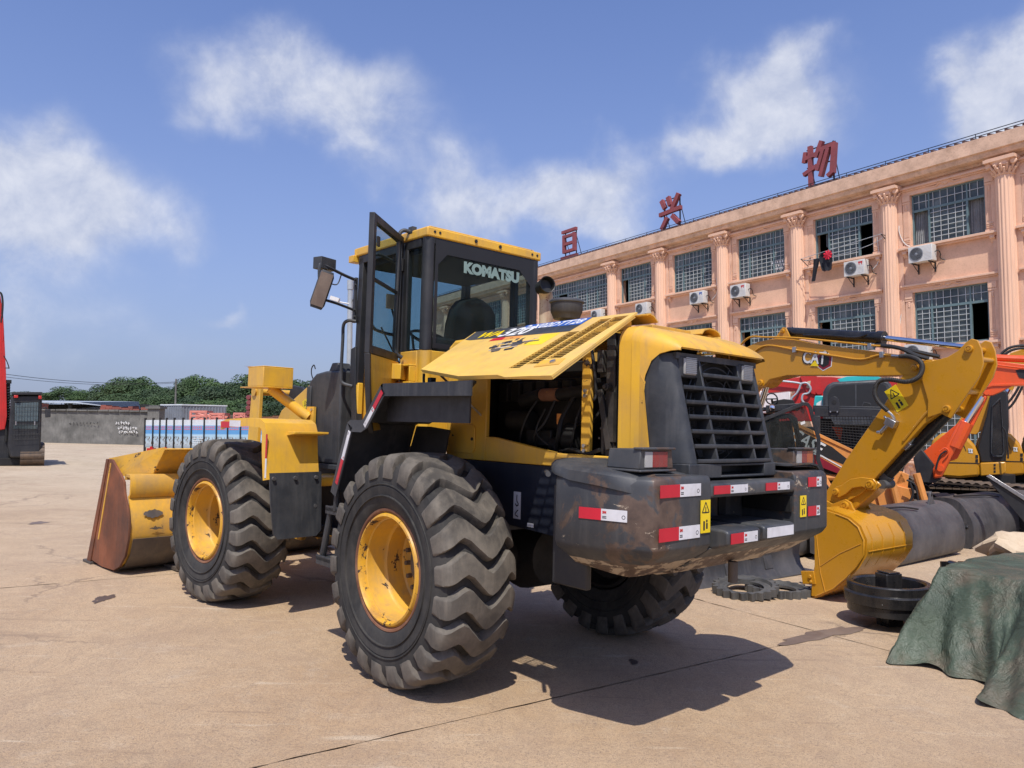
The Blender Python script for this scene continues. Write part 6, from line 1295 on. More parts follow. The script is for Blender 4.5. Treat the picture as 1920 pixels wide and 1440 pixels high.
m = MB(MY); m.cyl((1.50, -.13, 2.36), (1.50, .13, 2.36), .025, n=12); m.cyl((1.36, -.13, 2.08), (1.36, .13, 2.08), .03, n=12); E_('cross_pin', m, 'cat', parent=sti)
m = MB(MY); m.prism([(.06, 1.04), (.06, 1.10), (.10, 1.13), (.16, 1.15), (.26, 1.22), (.38, 1.245), (.50, 1.235), (.54, 1.19), (.52, 1.13), (.46, 1.12), (.38, 1.15), (.28, 1.13), (.20, 1.06), (.13, 1.02)], 'y', .13, .16); m.prism([(.06, 1.04), (.06, 1.10), (.10, 1.13), (.16, 1.15), (.26, 1.22), (.38, 1.245), (.50, 1.235), (.54, 1.19), (.52, 1.13), (.46, 1.12), (.38, 1.15), (.28, 1.13), (.20, 1.06), (.13, 1.02)], 'y', -.16, -.13); lk = E_('side_link', m, 'cat', .005)
pin(.10, 1.08, .16, .026, lk); pin(.47, 1.18, .16, .030, lk)
m = MB(MY); m.prism([(.50, 1.22), (.55, 1.17), (.50, 1.12), (.28, .92), (.24, .89), (.17, .90), (.15, .96), (.18, 1.0), (.40, 1.18)], 'y', -.10, .10); E_('bucket_link', m, 'cat', .01)
m = MB(MY); m.cyl((1.14, 0, 1.87), (.57, 0, 1.28), .058, n=24); m.cyl((1.10, .05, 1.90), (.62, .05, 1.40), .015, n=8); a = E_('bucket_cylinder', m, 'gloss_black')
m = MB(MY); m.cyl((.57, 0, 1.28), (.52, 0, 1.23), .07, n=24); m.cyl((.48, 0, 1.18), (.57, 0, 1.28), .03, n=12); m.cyl((.55, -.09, 1.18), (.55, .09, 1.18), .045, n=14); E_('cylinder_end', m, 'castiron', parent=a)
m = MB(MY); m.tube([(1.06, .02, 1.93), (.98, .04, 1.86), (.90, .06, 1.74), (.86, .06, 1.66)], .022, 8, 6); E_('sleeved_hose', m, 'rubber', parent=a)
m = MB(MY); m.cyl((.88, .06, 1.70), (.82, .06, 1.60), .028, n=10); m.box((.76, .02, 1.54), (.84, .10, 1.62), ('Y', .8)); E_('fitting', m, 'steel', .004, parent=a)
# boom
bm_ = [(-1.95, 1.0), (-1.80, 1.6), (-1.45, 2.25), (-1.14, 2.60), (-1.0, 2.69), (-.86, 2.735), (-.6, 2.755), (-.4, 2.725), (-.15, 2.65), (.53, 2.51), (.96, 2.405), (1.02, 2.36), (1.0, 2.28), (.93, 2.25), (.55, 2.262), (.02, 2.30), (-.47, 2.325), (-.70, 2.29), (-.78, 2.22), (-.86, 2.20), (-.95, 2.25), (-1.2, 2.0), (-1.50, 1.55), (-1.70, 1.0), (-1.82, .92)]
m = MB(MY); m.prism(bm_, 'y', -.13, .13); bo = E_('boom', m, 'cat', .006)
m = MB(MY); m.prism([(-.66, 2.74), (-.58, 2.83), (-.54, 2.875), (-.50, 2.865), (-.44, 2.74)], 'y', -.10, -.08); m.prism([(-.66, 2.74), (-.58, 2.83), (-.54, 2.875), (-.50, 2.865), (-.44, 2.74)], 'y', .08, .10); E_('cylinder_bracket', m, 'cat', .003, parent=bo)
pin(.93, 2.32, .13, .024, bo); pin(-.82, 2.26, .13, .026, bo); pin(-.54, 2.83, .09, .018, bo)
m = MB(MY)
m.tube([(-1.15, .15, 2.62), (-1.05, .15, 2.74), (-.92, .15, 2.80), (-.72, .15, 2.775), (-.3, .15, 2.725), (.5, .15, 2.575), (.62, .15, 2.56)], .012, 6, 5); m.tube([(-1.0, .14, 2.5), (-.88, .14, 2.63), (-.70, .14, 2.68), (-.35, .14, 2.60), (.1, .14, 2.50), (.40, .14, 2.44), (.60, .14, 2.47), (.80, .14, 2.44)], .012, 6, 5); m.tube([(-.4, -.05, 2.76), (.3, -.05, 2.62), (.6, -.05, 2.55)], .012, 6, 4); E_('oil_pipe', m, 'cat', parent=bo)
m = MB(MY)
for x, z in ((-.36, 2.60), (.62, 2.47), (.5, 2.56)): m.box((x-.02, .13, z-.03), (x+.02, .165, z+.03))
E_('pipe_clamp', m, 'steel', .003, parent=bo)
m = MB(MY); m.box((.5, -.06, 2.575), (.56, .06, 2.6)); m.tube([(.62, .15, 2.56), (.80, .16, 2.52), (.95, .15, 2.44), (1.05, .10, 2.40)], .02, 8, 6); m.tube([(.64, .05, 2.56), (.85, .06, 2.50), (1.1, .0, 2.42)], .02, 8, 6)
m.tube([(.80, .15, 2.44), (.90, .17, 2.43), (1.0, .18, 2.38), (1.03, .19, 2.30), (.99, .20, 2.22), (.88, .20, 2.185), (.72, .20, 2.215), (.61, .20, 2.20), (.565, .20, 2.10), (.60, .20, 2.0), (.68, .18, 1.91)], .022, 10, 6); m.tube([(.75, -.15, 2.2), (.66, -.17, 2.14), (.66, -.17, 2.02), (.70, -.16, 1.95)], .022, 8, 6); E_('sleeved_hose', m, 'rubber', parent=bo)
m = MB(MY)
for k in range(60):   # the hose's spiral sleeve
    pass
P0 = catmull([Vector(p) for p in ((.80, .15, 2.44), (.90, .17, 2.43), (1.0, .18, 2.38), (1.03, .19, 2.30), (.99, .20, 2.22), (.88, .20, 2.185), (.72, .20, 2.215), (.61, .20, 2.20), (.565, .20, 2.10), (.60, .20, 2.0), (.68, .18, 1.91))], 9)
for i in range(2, len(P0)-1): d = (P0[i+1]-P0[i]).normalized(); m.lathe([(.0215, -.004), (.0245, 0), (.0215, .004)], P0[i], d, 9)
tag(m.build('hose_spiral', 'engine', bo), kind='stuff')
m = MB(MY); m.cyl((.80, .15, 2.44), (.72, .15, 2.45), .016, n=8); m.tube([(.67, .18, 1.915), (.72, .18, 1.87), (.74, .17, 1.83), (.73, .16, 1.80)], .013, 8, 3); E_('fitting', m, 'steel', parent=bo)
m = MB(MY); m.box((.66, .13, 1.755), (.76, .21, 1.83), ('Y', .5)); m.cyl((.68, .17, 1.78), (.60, .17, 1.70), .02, n=10); m.cyl((.60, .17, 1.70), (.56, .17, 1.70), .018, n=8); m.cyl((.66, .17, 1.83), (.64, .17, 1.86), .014, n=8); E_('shut_off_valve', m, 'steel', .005, parent=sti)
warn((.745, -.1262, 1.895), (.86, 0, .50), (-.50, 0, .86), .13, .24, sti)
# boom cylinder and black dark parts beneath
m = MB(MY); m.cyl((-.84, 0, 2.22), (-1.15, 0, 1.45), .035, n=12); E_('boom_rod', m, 'chrome'); m = MB(MY); m.cyl((-1.05, 0, 1.7), (-1.45, 0, .75), .06, n=16); E_('boom_cylinder', m, 'gloss_black')
m = MB(MY); m.cyl((-.54, 0, 2.825), (.54, 0, 2.655), .058, n=24); m.cyl((-.56, -.04, 2.84), (-.50, -.04, 2.87), .02, n=8); a = E_('arm_cylinder', m, 'gloss_black')
m = MB(MY); m.cyl((.50, 0, 2.662), (.57, 0, 2.651), .070, n=24); m.tube([(-.3, .065, 2.76), (.0, .075, 2.73), (.3, .07, 2.68), (.42, .05, 2.70)], .014, 6, 5); E_('cylinder_end', m, 'gloss_black', parent=a)
m = MB(MY); m.cyl((.57, 0, 2.651), (1.43, 0, 2.47), .028, n=20); E_('piston_rod', m, 'chrome', parent=a)
# boom decal on the near side (+y is near; text x runs towards +x)
DX, DZ = Vector((1, 0, -.13)).normalized(), Vector((.13, 0, 1)).normalized()
def dec(name, o, poly, t, mat, par): 
    m = MB(basis((o[0], -.1305, o[1]), DX, DZ)); n = len(poly)
    m.add([(x, y, z) for z in (t, t+.001) for x, y in poly], [tuple(range(n))[::-1], tuple(range(n, 2*n))]+[(i, (i+1) % n, n+(i+1) % n, n+i) for i in range(n)]); return m.build(name, mat, par)
hexo = lambda r_, cx=0, cy=0: [(cx+r_*math.cos(R(60*k+30)), cy+r_*math.sin(R(60*k+30))) for k in range(6)]
dec('hexagon_decal', (-.02, 2.455), hexo(.108), 0, 'white', bo); dec('hexagon_decal', (-.02, 2.455), hexo(.098), .0012, 'maroon', bo); dec('hexagon_decal', (-.02, 2.455), hexo(.070), .0024, 'ink', bo)
B2 = Matrix.Translation((-.13, .1375, 2.50)) @ Matrix(((DX.x, DZ.x, 0, 0), (0, 0, 1, 0), (DX.z, DZ.z, 0, 0), (0, 0, 0, 1)))
# mirrored handedness is fixed by turning the glyphs over
def ntext(s_, name, size, o, mat, par, width, bold, t):
    c = text(s_, name, size, Matrix.Identity(4), mat, par, .0006, bold, 0, width)
    c.matrix_basis = basis((o[0], -.1305-t, o[1]), DX, DZ); return c
ntext('CAT', 'lettering', .19, (-.132, 2.487), 'ink', bo, .30, .008, .0038); ntext('CAT', 'lettering', .18, (-.13, 2.49), 'white', bo, .275, .004, .0052)
dec('triangle_decal', (-.125, 2.44), [(-.05, -.035), (.05, -.035), (0, .03)], .0066, 'decal_yellow', bo)
# blade, undercarriage and house
bR = EI @ Vector((3.55, 9.12, -.09)); bL = EI @ Vector((1.95, 8.02, -.05)); bR.z = -.0; bL.z = .0
bx_ = (bR.x+bL.x)/2
m = MB(MY); m.strip([(bx_+.05, .01), (bx_+.0, .02), (bx_-.06, .10), (bx_-.085, .22), (bx_-.06, .36), (bx_+.0, .45)], 'y', min(bR.y, bL.y), max(bR.y, bL.y), .015); m.prism([(bx_-.05, .10), (bx_-.09, .3), (bx_-.9, .42), (bx_-.9, .32)], 'y', bL.y-.7, bL.y-.55); m.prism([(bx_-.05, .10), (bx_-.09, .3), (bx_-.9, .42), (bx_-.9, .32)], 'y', bR.y+.55, bR.y+.7); E_('dozer_blade', m, 'drum', .004)
ux = bx_-1.75; uy = (bR.y+bL.y)/2
def track(parent, cx, cy, L_, w, h, n_=44, mat='tracksteel', T=None):
    T = T or Matrix.Identity(4)
    r_ = h/2; half = L_/2-r_; per = 4*half+2*math.pi*r_; m = MB(T)
    for i in range(n_):
        s_ = per*i/n_; 
        if s_ < 2*half: x, z, a = -half+s_, h, 0
        elif s_ < 2*half+math.pi*r_: q = (s_-2*half)/r_; x, z, a = half+r_*math.sin(q), r_+r_*math.cos(q), q
        elif s_ < 4*half+math.pi*r_: x, z, a = half-(s_-2*half-math.pi*r_), 0, math.pi
        else: q = (s_-4*half-math.pi*r_)/r_; x, z, a = -half-r_*math.sin(q), r_-r_*math.cos(q), math.pi+q
        rot = Matrix.Rotation(a, 3, 'Y'); c = Vector((cx+x, cy, z)); pl = per/n_*.46
        vs = [Vector(v) for v in ((-pl, -w/2, -.03), (pl, -w/2, -.03), (pl, w/2, -.03), (-pl, w/2, -.03), (-pl, -w/2, 0), (pl, -w/2, 0), (pl, w/2, 0), (-pl, w/2, 0), (-pl*.2, -w/2, .028), (-pl*.2, w/2, .028), (pl*.3, -w/2, .028), (pl*.3, w/2, .028))]
        m.add([c+rot @ v for v in vs], [(0, 3, 2, 1), (0, 1, 5, 4), (1, 2, 6, 5), (2, 3, 7, 6), (3, 0, 4, 7), (4, 5, 6, 7), (8, 10, 11, 9), (8, 4, 7, 9), (10, 5, 6, 11)])
    a_ = m.build('track', mat, parent); tag(a_, kind='stuff')
    m = MB(T); m.box((cx-half, cy-w*.3, h*.25), (cx+half, cy+w*.3, h*.72)); m.cyl((cx-half, cy-w*.32, r_), (cx-half, cy+w*.32, r_), r_*.82, n=20); m.cyl((cx+half, cy-w*.32, r_), (cx+half, cy+w*.32, r_), r_*.82, n=20)
    for k in range(5): m.cyl((cx-half*.8+half*.4*k, cy-w*.32, h*.16), (cx-half*.8+half*.4*k, cy+w*.32, h*.16), h*.12, n=12)
    m.build('track_frame', 'inner', a_)
for s in (-1, 1): track(exc, ux, uy+s*.8, 2.2, .42, .55, T=MY)
m = MB(MY); m.box((ux-.6, uy-.6, .25), (ux+.6, uy+.6, .5)); m.cyl((ux, uy, .5), (ux, uy, .68), .45, n=24); E_('undercarriage', m, 'black')
hy = 0; m = MB(MY); m.box((ux-1.05, -.95, .68), (ux+.55, .95, 1.05)); m.loft([[(x*.55+ux-.95+.4, y*.93, z) for x, y in ((-1, -1), (1, -1), (1, 1), (-1, 1))] for z in (1.05, 1.5)]); m.box((ux+.3, -.12, .7), (ux+.75, .12, 1.2)); E_('house', m, 'cat', .04, 3)
m = MB(MY); m.box((ux-.55, -.95, 1.05), (ux+.45, -.1, 2.15)); a = E_('cab', m, 'black', .06, 3); m = MB(MY); m.box((ux+.451, -.87, 1.25), (ux+.456, -.18, 2.05)); m.box((ux-.4, -.956, 1.35), (ux+.35, -.951, 2.05)); E_('cab_window', m, 'winglass', parent=a)

# ------------------------------------------------------------------ things lying on the yard
spm = MB()
def sprocket_mesh(Ro, Ri, h, nt_, th):
    m = MB(); out = []; k = nt_*8
    for i in range(k):
        t = i % 8; r_ = Ro-(.12*Ro if t in (0, 7) else .085*Ro if t in (1, 6) else .03*Ro if t in (2, 5) else 0); a = 2*math.pi*i/k; out.append((r_*math.cos(a), r_*math.sin(a)))
    rings = []
    def ring(pts, z): return [(x, y, z) for x, y in pts]
    inner = [(Ri*math.cos(2*math.pi*i/k), Ri*math.sin(2*math.pi*i/k)) for i in range(k)]; mid = [(Ro*.80*math.cos(2*math.pi*i/k), Ro*.80*math.sin(2*math.pi*i/k)) for i in range(k)]; mid2 = [(Ro*.76*math.cos(2*math.pi*i/k), Ro*.76*math.sin(2*math.pi*i/k)) for i in range(k)]
    seq = [ring(inner, h*.3), ring(inner, h*.62), ring(mid2, h*.62), ring(mid, h), ring(out, h), ring(out, 0), ring(mid, 0), ring(mid2, h*.3), ring(inner, h*.3)]
    m.loft(seq, caps=False)
    for i in range(24): a = 2*math.pi*i/24; r_ = (Ri+Ro*.76)/2; m.cyl((r_*math.cos(a), r_*math.sin(a), h*.62), (r_*math.cos(a), r_*math.sin(a), h*.64), .012, n=6)
    return m.mesh('sprocket', 'castiron', 40)
sp1 = sprocket_mesh(.335, .185, .075, 21, 0)
def sprk(x, y, z, rx, ry, label, rz=0):
    o = link('sprocket', sp1, None, (x, y, gz(x)+z), (rx, ry, rz)); tag(o, label, 'sprocket', 'track sprockets on the concrete')
sprk(2.42, 7.85, .035, R(5), R(-3), 'cast iron track sprocket lying flat, nearest and topmost of the two rings'); sprk(2.80, 7.98, .0, 0, R(1.5), 'second track sprocket underneath, reaching out to the right', .15)
m = MB(); m.lathe([(.05, 0), (.12, 0), (.12, .05), (.05, .06), (.05, 0)], (2.50, 8.12, gz(2.5)+.075), (0, 0, 1), 20); tag(m.build('steel_collar', 'castiron'), 'small steel collar lying inside the sprocket rings', 'collar')
# idler wheel
ix, iy = 3.36, 6.75; t = thing('idler_wheel', 'chipped gloss black idler wheel lying flat with block hub', 'idler wheel', (ix, iy, gz(ix)), .3)
m = MB(); m.lathe([(.295, .13), (.335, .125), (.345, .13), (.345, .205), (.355, .21), (.365, .215), (.37, .30), (.36, .31), (.345, .315), (.345, .375), (.335, .385), (.30, .385), (.285, .37), (.27, .26), (.14, .24), (.12, .26), (.0, .26)], (0, 0, 0), (0, 0, 1), 64); m.lathe([(.30, .13), (.26, .14), (0, .15)], (0, 0, 0), (0, 0, 1), 48); m.build('wheel_body', 'gloss_black', t)
m = MB(); m.lathe([(.268, .262), (.145, .248)], (0, 0, 0.001), (0, 0, 1), 48); m.build('wheel_web', 'rust', t)
m = MB(); m.box((-.085, -.07, .30), (.085, .07, .46)); m.cyl((0, 0, .25), (0, 0, .31), .10, n=20); m.box((-.06, -.075, .462), (.06, .075, .475)); a = m.build('hub_block', 'gloss_black', t, .008)
m = MB()
for x in (-.05, 0, .05): m.cyl((x, -.071, .40), (x, -.073, .40), .010, n=8)
m.build('bolt_hole', 'ink', a); m = MB(); m.box((-.085, -.07, .0), (.085, .07, .14)); m.build('hub_block', 'gloss_black', t, .008)
m = MB(); m.box((-.28, -.24, .21), (-.24, -.235, .25), ('Z', .7)) if 0 else m.cyl((-.27, -.235, .25), (-.275, -.24, .25), .022, n=4); m.build('paper_tag', 'white', t)
# tarpaulin over something boxy
def tarp():
    r = random.Random(11)
    C0 = Vector((3.65, 5.35))                     # near left top corner of the covered stack
    # outline of the hem on the ground (world xy), top edge ring, then a flat top
    hem = [(5.9, 7.6), (4.7, 7.25), (3.9, 6.8), (3.2, 6.2), (2.80, 5.72), (2.86, 5.60), (3.02, 5.50), (3.12, 5.36), (3.20, 5.22), (3.18, 5.06), (3.04, 4.98), (2.98, 4.88), (3.0, 4.72), (3.08, 4.56), (3.35, 4.42), (4.2, 4.3), (6.2, 4.6)]
    top = [(5.9, 7.0), (4.9, 6.95), (4.1, 6.6), (3.75, 6.30), (3.42, 6.02), (3.42, 5.95), (3.50, 5.86), (3.56, 5.76), (3.60, 5.66), (3.66, 5.56), (3.72, 5.45), (3.74, 5.36), (3.78, 5.28), (3.86, 5.20), (4.0, 5.1), (4.6, 4.95), (6.2, 5.2)]
    H = .66
    def dens(P, k=5): return catmull([Vector((p[0], p[1], 0)) for p in P], k)
    h_, t_ = dens(hem), dens(top); n = len(h_); rows = []; K_ = 22
    for j in range(K_+1):
        u = j/K_; row = []
        for i in range(n):
            v = i/(n-1); a, b = h_[i], t_[i]; w = u**.9
            p = a.lerp(b, w); z = H*(u**.95); out = Vector((-(b-a).y, (b-a).x, 0)).normalized()
            fold = math.sin(v*47+1.3*math.sin(u*3))*.045*(1-u)**1.2+math.sin(v*23+2+u*2)*.03*math.sin(math.pi*u)+.02*math.sin(v*90+u*9)*(1-u)
            nrm = (a-b).normalized(); p = p+nrm*fold; z += .02*math.sin(v*31+u*5)*(1-u)*u*4
            if j == 0: z = .008+.03*max(0, math.sin(v*38))
            row.append((p.x, p.y, gz(p.x)+z))
        rows.append(row)
    c = Vector((5.3, 6.0, 0))
    for j in range(1, 9):
        u = j/8; row = []
        for i in range(n): b = t_[i].lerp(c, u); row.append((b.x, b.y, gz(b.x)+H+.012*math.sin(b.x*9+b.y*5)-.01*u+.02*math.sin(b.y*6)*u*(1-u)))
        rows.append(row)
    m = MB(); m.loft(rows, caps=False, closed=False); o = m.build('tarpaulin', 'tarp', None, 0, ang=80, recalc=False); s = o.modifiers.new('sub', 'SUBSURF'); s.levels = s.render_levels = 1
    d = o.modifiers.new('crumple', 'DISPLACE'); tx = bpy.data.textures.new('crumple', 'CLOUDS'); tx.noise_scale = .22; tx.noise_depth = 3; d.texture = tx; d.strength = .05; d.mid_level = .5; d.texture_coords = 'GLOBAL'
    tag(o, 'muddy green tarpaulin draped over a stack in the right foreground', 'tarpaulin')
tarp()
# chain bundle in wrap, sack on top
t = thing('track_chain_bundle', 'black steel track chains in torn clear wrap behind the tarpaulin', 'track chain', (5.15, 7.75, gz(5.15)))
m = MB(); lk_ = MB(); lk_.box((-.09, -.06, 0), (.09, .06, .06))
rr5 = random.Random(2)
for lay in range(3):
    for i in range(9):
        for j in range(3):
            x = -.45+.19*i; y = -.35+.3*j; m.cyl((x, y-.10, .11+.11*lay), (x, y+.10, .11+.11*lay), .05, n=10); m.box((x-.10, y-.12, .075+.11*lay), (x+.05, y-.09, .145+.11*lay)); m.box((x-.10, y+.09, .075+.11*lay), (x+.05, y+.12, .145+.11*lay))
m.box((-.6, -.55, .0), (1.4, .5, .05)); tag(m.build('chain_link', 'gloss_black', t), kind='stuff')
m = MB(); rows_ = []
for j in range(9):
    z = .44-.052*j; rows_.append([(-.62+.05*math.sin(i*2.1+j)+.16*i*.28, -.48-.05*math.sin(i*1.7+j*1.1)-.03*j*.5, z+.03*math.sin(i*2.3)) for i in range(7)])
m.loft(rows_, caps=False, closed=False); m.build('plastic_wrap', 'plastic', t, 0, ang=20, recalc=False)
def sack(loc, rx, ry, rz_, seed, label):
    r = random.Random(seed); m = MB(); rows_ = []; n = 20; k = 12
    for j in range(k+1):
        th = math.pi*j/k; row = []
        for i in range(n):
            a = 2*math.pi*i/n; q = 1+.10*math.sin(3*a+seed+j*.6)+.10*math.sin(5*a+j*1.3)+r.uniform(-.05, .05); row.append((rx*q*math.sin(th)*math.cos(a), ry*q*math.sin(th)*math.sin(a), rz_*math.cos(th)*(1+.15*math.sin(2*a+j))+.06*math.sin(4*a)*math.sin(th)))
        rows_.append(row)
    m.loft(rows_, caps=True); o = m.build('sack', 'tarp_beige', None, 0, ang=22); o.location = loc; tag(o, label, 'sack'); return o
s1_ = sack((5.12, 7.55, .47), .40, .28, .13, 3, 'crumpled beige plastic sack with dark print lying on the chains')
m = MB()
for k in range(7): x = .02+.035*k; m.box((-.10+.02*k, -.345, -.06+.02*(k % 3)), (-.085+.02*k+.03, -.338, -.03+.02*(k % 3)), ('Y', .5*k))
m.build('sack_print', 'ink', s1_)

# dark curved buckets (backs up) behind the amber bucket
def curved_bucket(o, az, L_, Hh, D, label, lug):
    X = Vector((math.sin(R(az)), math.cos(R(az)), 0)); Bk = basis(o, X, Vector((-X.y, X.x, 0)))      # x along its width, y backwards away from the camera
    t = thing('loader_bucket', label, 'bucket', mat=Bk); pr = [(.06, .0), (.0, .06), (-.03, .22), (-.02, .40), (.05, .56), (.18, Hh-.04), (.38, Hh), (.62, Hh-.03), (D, Hh-.16)]
    pr = [(p[0], p[1]) for p in pr]; P3 = catmull([Vector((0, p[0], p[1])) for p in pr], 4)
    m = MB(); m.strip([(p.y, p.z) for p in P3], 'x', 0, L_, -.016); m.build('back_plate', 'drum', t, 0, ang=40)
    for x in (-.008, L_): m = MB(); m.prism([(p.y, p.z) for p in P3]+[(D, .12), (.5, .0)], 'x', x, x+.014); m.build('end_plate', 'drum', t)
    m = MB(); m.tube([(.15, .30, Hh+.02), (.5, .22, Hh+.015), (1.0, .18, Hh), (1.3, .12, Hh-.04)], .014, 6, 5); m.build('hose', 'rubber', t)
    if lug:
        m = MB(); m.prism([(L_*.78, Hh-.03), (L_*.78+.03, Hh+.05), (L_*.78+.05, Hh+.13), (L_*.78+.085, Hh+.16), (L_*.78+.12, Hh+.13), (L_*.78+.14, Hh+.05), (L_*.78+.2, Hh-.03)], 'y', .22, .25); a = m.build('lifting_lug', 'drum', t, .004); m = MB(); m.cyl((L_*.78+.085, .215, Hh+.11), (L_*.78+.085, .219, Hh+.11), .022, n=14); m.build('lug_hole', 'ink', a)
        m = MB(); m.prism([(L_+.01, .20), (L_+.02, .42), (L_+.20, .40), (L_+.24, .34), (L_+.18, .28)], 'y', .02, .10); m.cyl((L_+.18, -.01, .34), (L_+.18, .12, .34), .03, n=14); m.build('side_lug', 'black', t, .004)
curved_bucket((4.58, 9.36, -.13), 52, 2.42, .72, .95, 'dark rolled steel bucket, back up, directly behind the amber bucket', True)
curved_bucket((6.95, 11.4, -.19), 54, 3.4, .76, 1.0, 'second dark curved bucket further right, partly behind the sack', False)
curved_bucket((3.1, 9.55, -.08), 52, 1.5, .30, .5, 'low dark steel bucket lip seen between the loader and amber bucket', False)

# ------------------------------------------------------------------ the crowd of machines between the amber excavator and the building
class Group:
    """a machine turned to face heading az; pieces lie in planes dy behind its front plane. Local x right, y away, z up"""
    def __init__(s, name, label, cat, px, Y, group=None, az=None):
        p = atY(px, 900, Y); s.az = math.atan2(p.x, Y) if az is None else R(az); s.o = Vector((p.x, Y, gz(p.x)))
        s.t = thing(name, label, cat, tuple(s.o), -s.az, group); s.n = Vector((math.sin(s.az), math.cos(s.az), 0)); s.x = Vector((math.cos(s.az), -math.sin(s.az), 0)); s.c = Vector((0, 0, CAMH))
    def pt(s, px, py, dy=0):
        d = skydir(px, py); P = s.c+d*((s.o+s.n*dy-s.c).dot(s.n)/d.dot(s.n))-s.o; return Vector((P.dot(s.x), P.dot(s.n), P.z))
    def flat(s, name, pts, mat, dy=0, dep=.3, bevel=.006, parent=None):
        P = [s.pt(*p, dy) for p in pts]; m = MB(); n = len(P); m.add(P+[Vector((p.x, p.y+dep, p.z)) for p in P], [tuple(range(n))[::-1], tuple(range(n, 2*n))]+[(i, (i+1) % n, n+(i+1) % n, n+i) for i in range(n)])
        return m.build(name, mat, parent or s.t, bevel)
    def tube(s, name, pts, r, mat, dy=0, sm=4, parent=None, n=10):
        m = MB(); m.tube([s.pt(*p[:2], dy+(p[2] if len(p) > 2 else 0)) for p in pts], r, n, sm); return m.build(name, mat, parent or s.t)
    def grid(s, name, quad, nx, ny, r, mat, dy=0, parent=None):
        a, b, c, d = [s.pt(*q, dy) for q in quad]; m = MB()
        for i in range(nx+1): m.cyl(a.lerp(b, i/nx), d.lerp(c, i/nx), r, n=4)
        for i in range(ny+1): m.cyl(a.lerp(d, i/ny), b.lerp(c, i/ny), r, n=4)
        return m.build(name, mat, parent or s.t)
    def ring(s, name, pts, w, mat, dy=0, dep=.08, parent=None):
        """frame of bars along a closed outline"""
        P = [s.pt(*p, dy) for p in pts]; m = MB(); n = len(P); c = sum(P, Vector())/n; vs = []; 
        inn = [p+(c-p).normalized()*w for p in P]
        for L_ in (P, inn): vs += L_+[Vector((p.x, p.y+dep, p.z)) for p in L_]
        fs = []
        for i in range(n):
            j = (i+1) % n; fs += [(i, j, 2*n+j, 2*n+i), (n+i, n+j, 3*n+j, 3*n+i), (i, j, n+j, n+i), (2*n+i, 2*n+j, 3*n+j, 3*n+i)]
        m.add(vs, fs); return m.build(name, mat, parent or s.t, .004)
# track loader with mesh-sided cab (its lift arm carries the white lettering)
g2 = Group('track_loader', 'orange compact track loader with black mesh sided cab and lettered lift arm', 'track loader', 1600, 12.0)
cab = g2.flat('cab_frame', [(1527, 764), (1700, 768), (1700, 778), (1664, 782), (1702, 850), (1690, 900), (1680, 900), (1690, 850), (1648, 782), (1527, 781)], 'black', .0, .12)
g2.flat('cab_roof', [(1524, 760), (1700, 764), (1700, 772), (1524, 772)], 'black', .05, 1.2, parent=cab)
g2.flat('cab_post', [(1634, 780), (1650, 780), (1668, 862), (1648, 862)], 'black', -.01, .1, parent=cab); g2.flat('cab_post', [(1527, 780), (1538, 780), (1538, 840), (1527, 835)], 'black', -.01, .1, parent=cab)
g2.flat('cab_sill', [(1535, 838), (1648, 862), (1648, 870), (1620, 870), (1535, 848)], 'black', -.012, .1, parent=cab)
g2.grid('mesh_screen', [(1536, 781), (1636, 781), (1646, 862), (1538, 842)], 18, 14, .0035, 'mesh_dark', .04, cab)
g2.flat('side_glass', [(1655, 785), (1698, 782), (1698, 850), (1668, 860)], 'glass', .05, .01, 0, cab)
g2.flat('rear_panel', [(1527, 785), (1558, 785), (1575, 815), (1610, 845), (1620, 860), (1535, 860)], 'inner', 1.15, .05, 0, cab)
g2.flat('far_arm', [(1560, 800), (1580, 802), (1606, 832), (1600, 838), (1572, 822)], 'oranger', 1.1, .05, 0); g2.flat('far_arm', [(1598, 832), (1640, 812), (1650, 850), (1616, 848)], 'oranger', 1.15, .05, 0); g2.flat('far_arm', [(1660, 830), (1690, 800), (1700, 860), (1670, 870)], 'oranger', 1.1, .05, 0)
g2.tube('grab_bar', [(1662, 786), (1675, 795), (1684, 825), (1688, 850)], .012, 'black_dusty', -.04, 3, cab)
lug = g2.flat('lifting_eye', [(1554, 772), (1574, 772), (1574, 755), (1571, 746), (1564, 743), (1557, 746), (1554, 755)], 'black', -.03, .03, .003)
m = MB(); c = g2.pt(1564, 754, -.03); m.cyl(c, c+Vector((0, -.006, 0)), .035, n=14); m.build('eye_hole', 'inner', lug)
m = MB()
for px in (1557, 1570): c = g2.pt(px, 772, -.03); m.cyl(c, c+Vector((0, -.012, 0)), .013, n=8)
m.build('bolt', 'steel', lug)
g2.flat('seat', [(1580, 800), (1612, 800), (1618, 850), (1575, 845)], 'inner', .5, .4)
g2.flat('body', [(1500, 850), (1660, 880), (1700, 900), (1700, 950), (1560, 950), (1500, 930)], 'inner', .15, 1.2)
arm = g2.flat('lift_arm', [(1484, 790), (1530, 815), (1660, 875), (1690, 885), (1700, 905), (1670, 912), (1612, 900), (1560, 880), (1530, 872), (1500, 858), (1484, 850)], 'orange', -.28, .14, .01)
g2.flat('arm_rib', [(1484, 788), (1660, 872), (1660, 877), (1484, 795)], 'orange', -.30, .03, .003, arm)
g2.flat('black_stripe', [(1492, 803), (1560, 838), (1598, 868), (1594, 876), (1560, 862), (1492, 838)], 'ink', -.284, .003, 0, arm)
g2.flat('maroon_stripe', [(1492, 842), (1530, 853), (1584, 884), (1600, 893), (1585, 893), (1540, 876), (1492, 858)], 'maroon', -.286, .005, 0, arm)
g2.flat('white_line', [(1492, 839), (1540, 853), (1582, 877), (1582, 879), (1540, 856), (1492, 842)], 'white', -.288, .002, 0, arm)
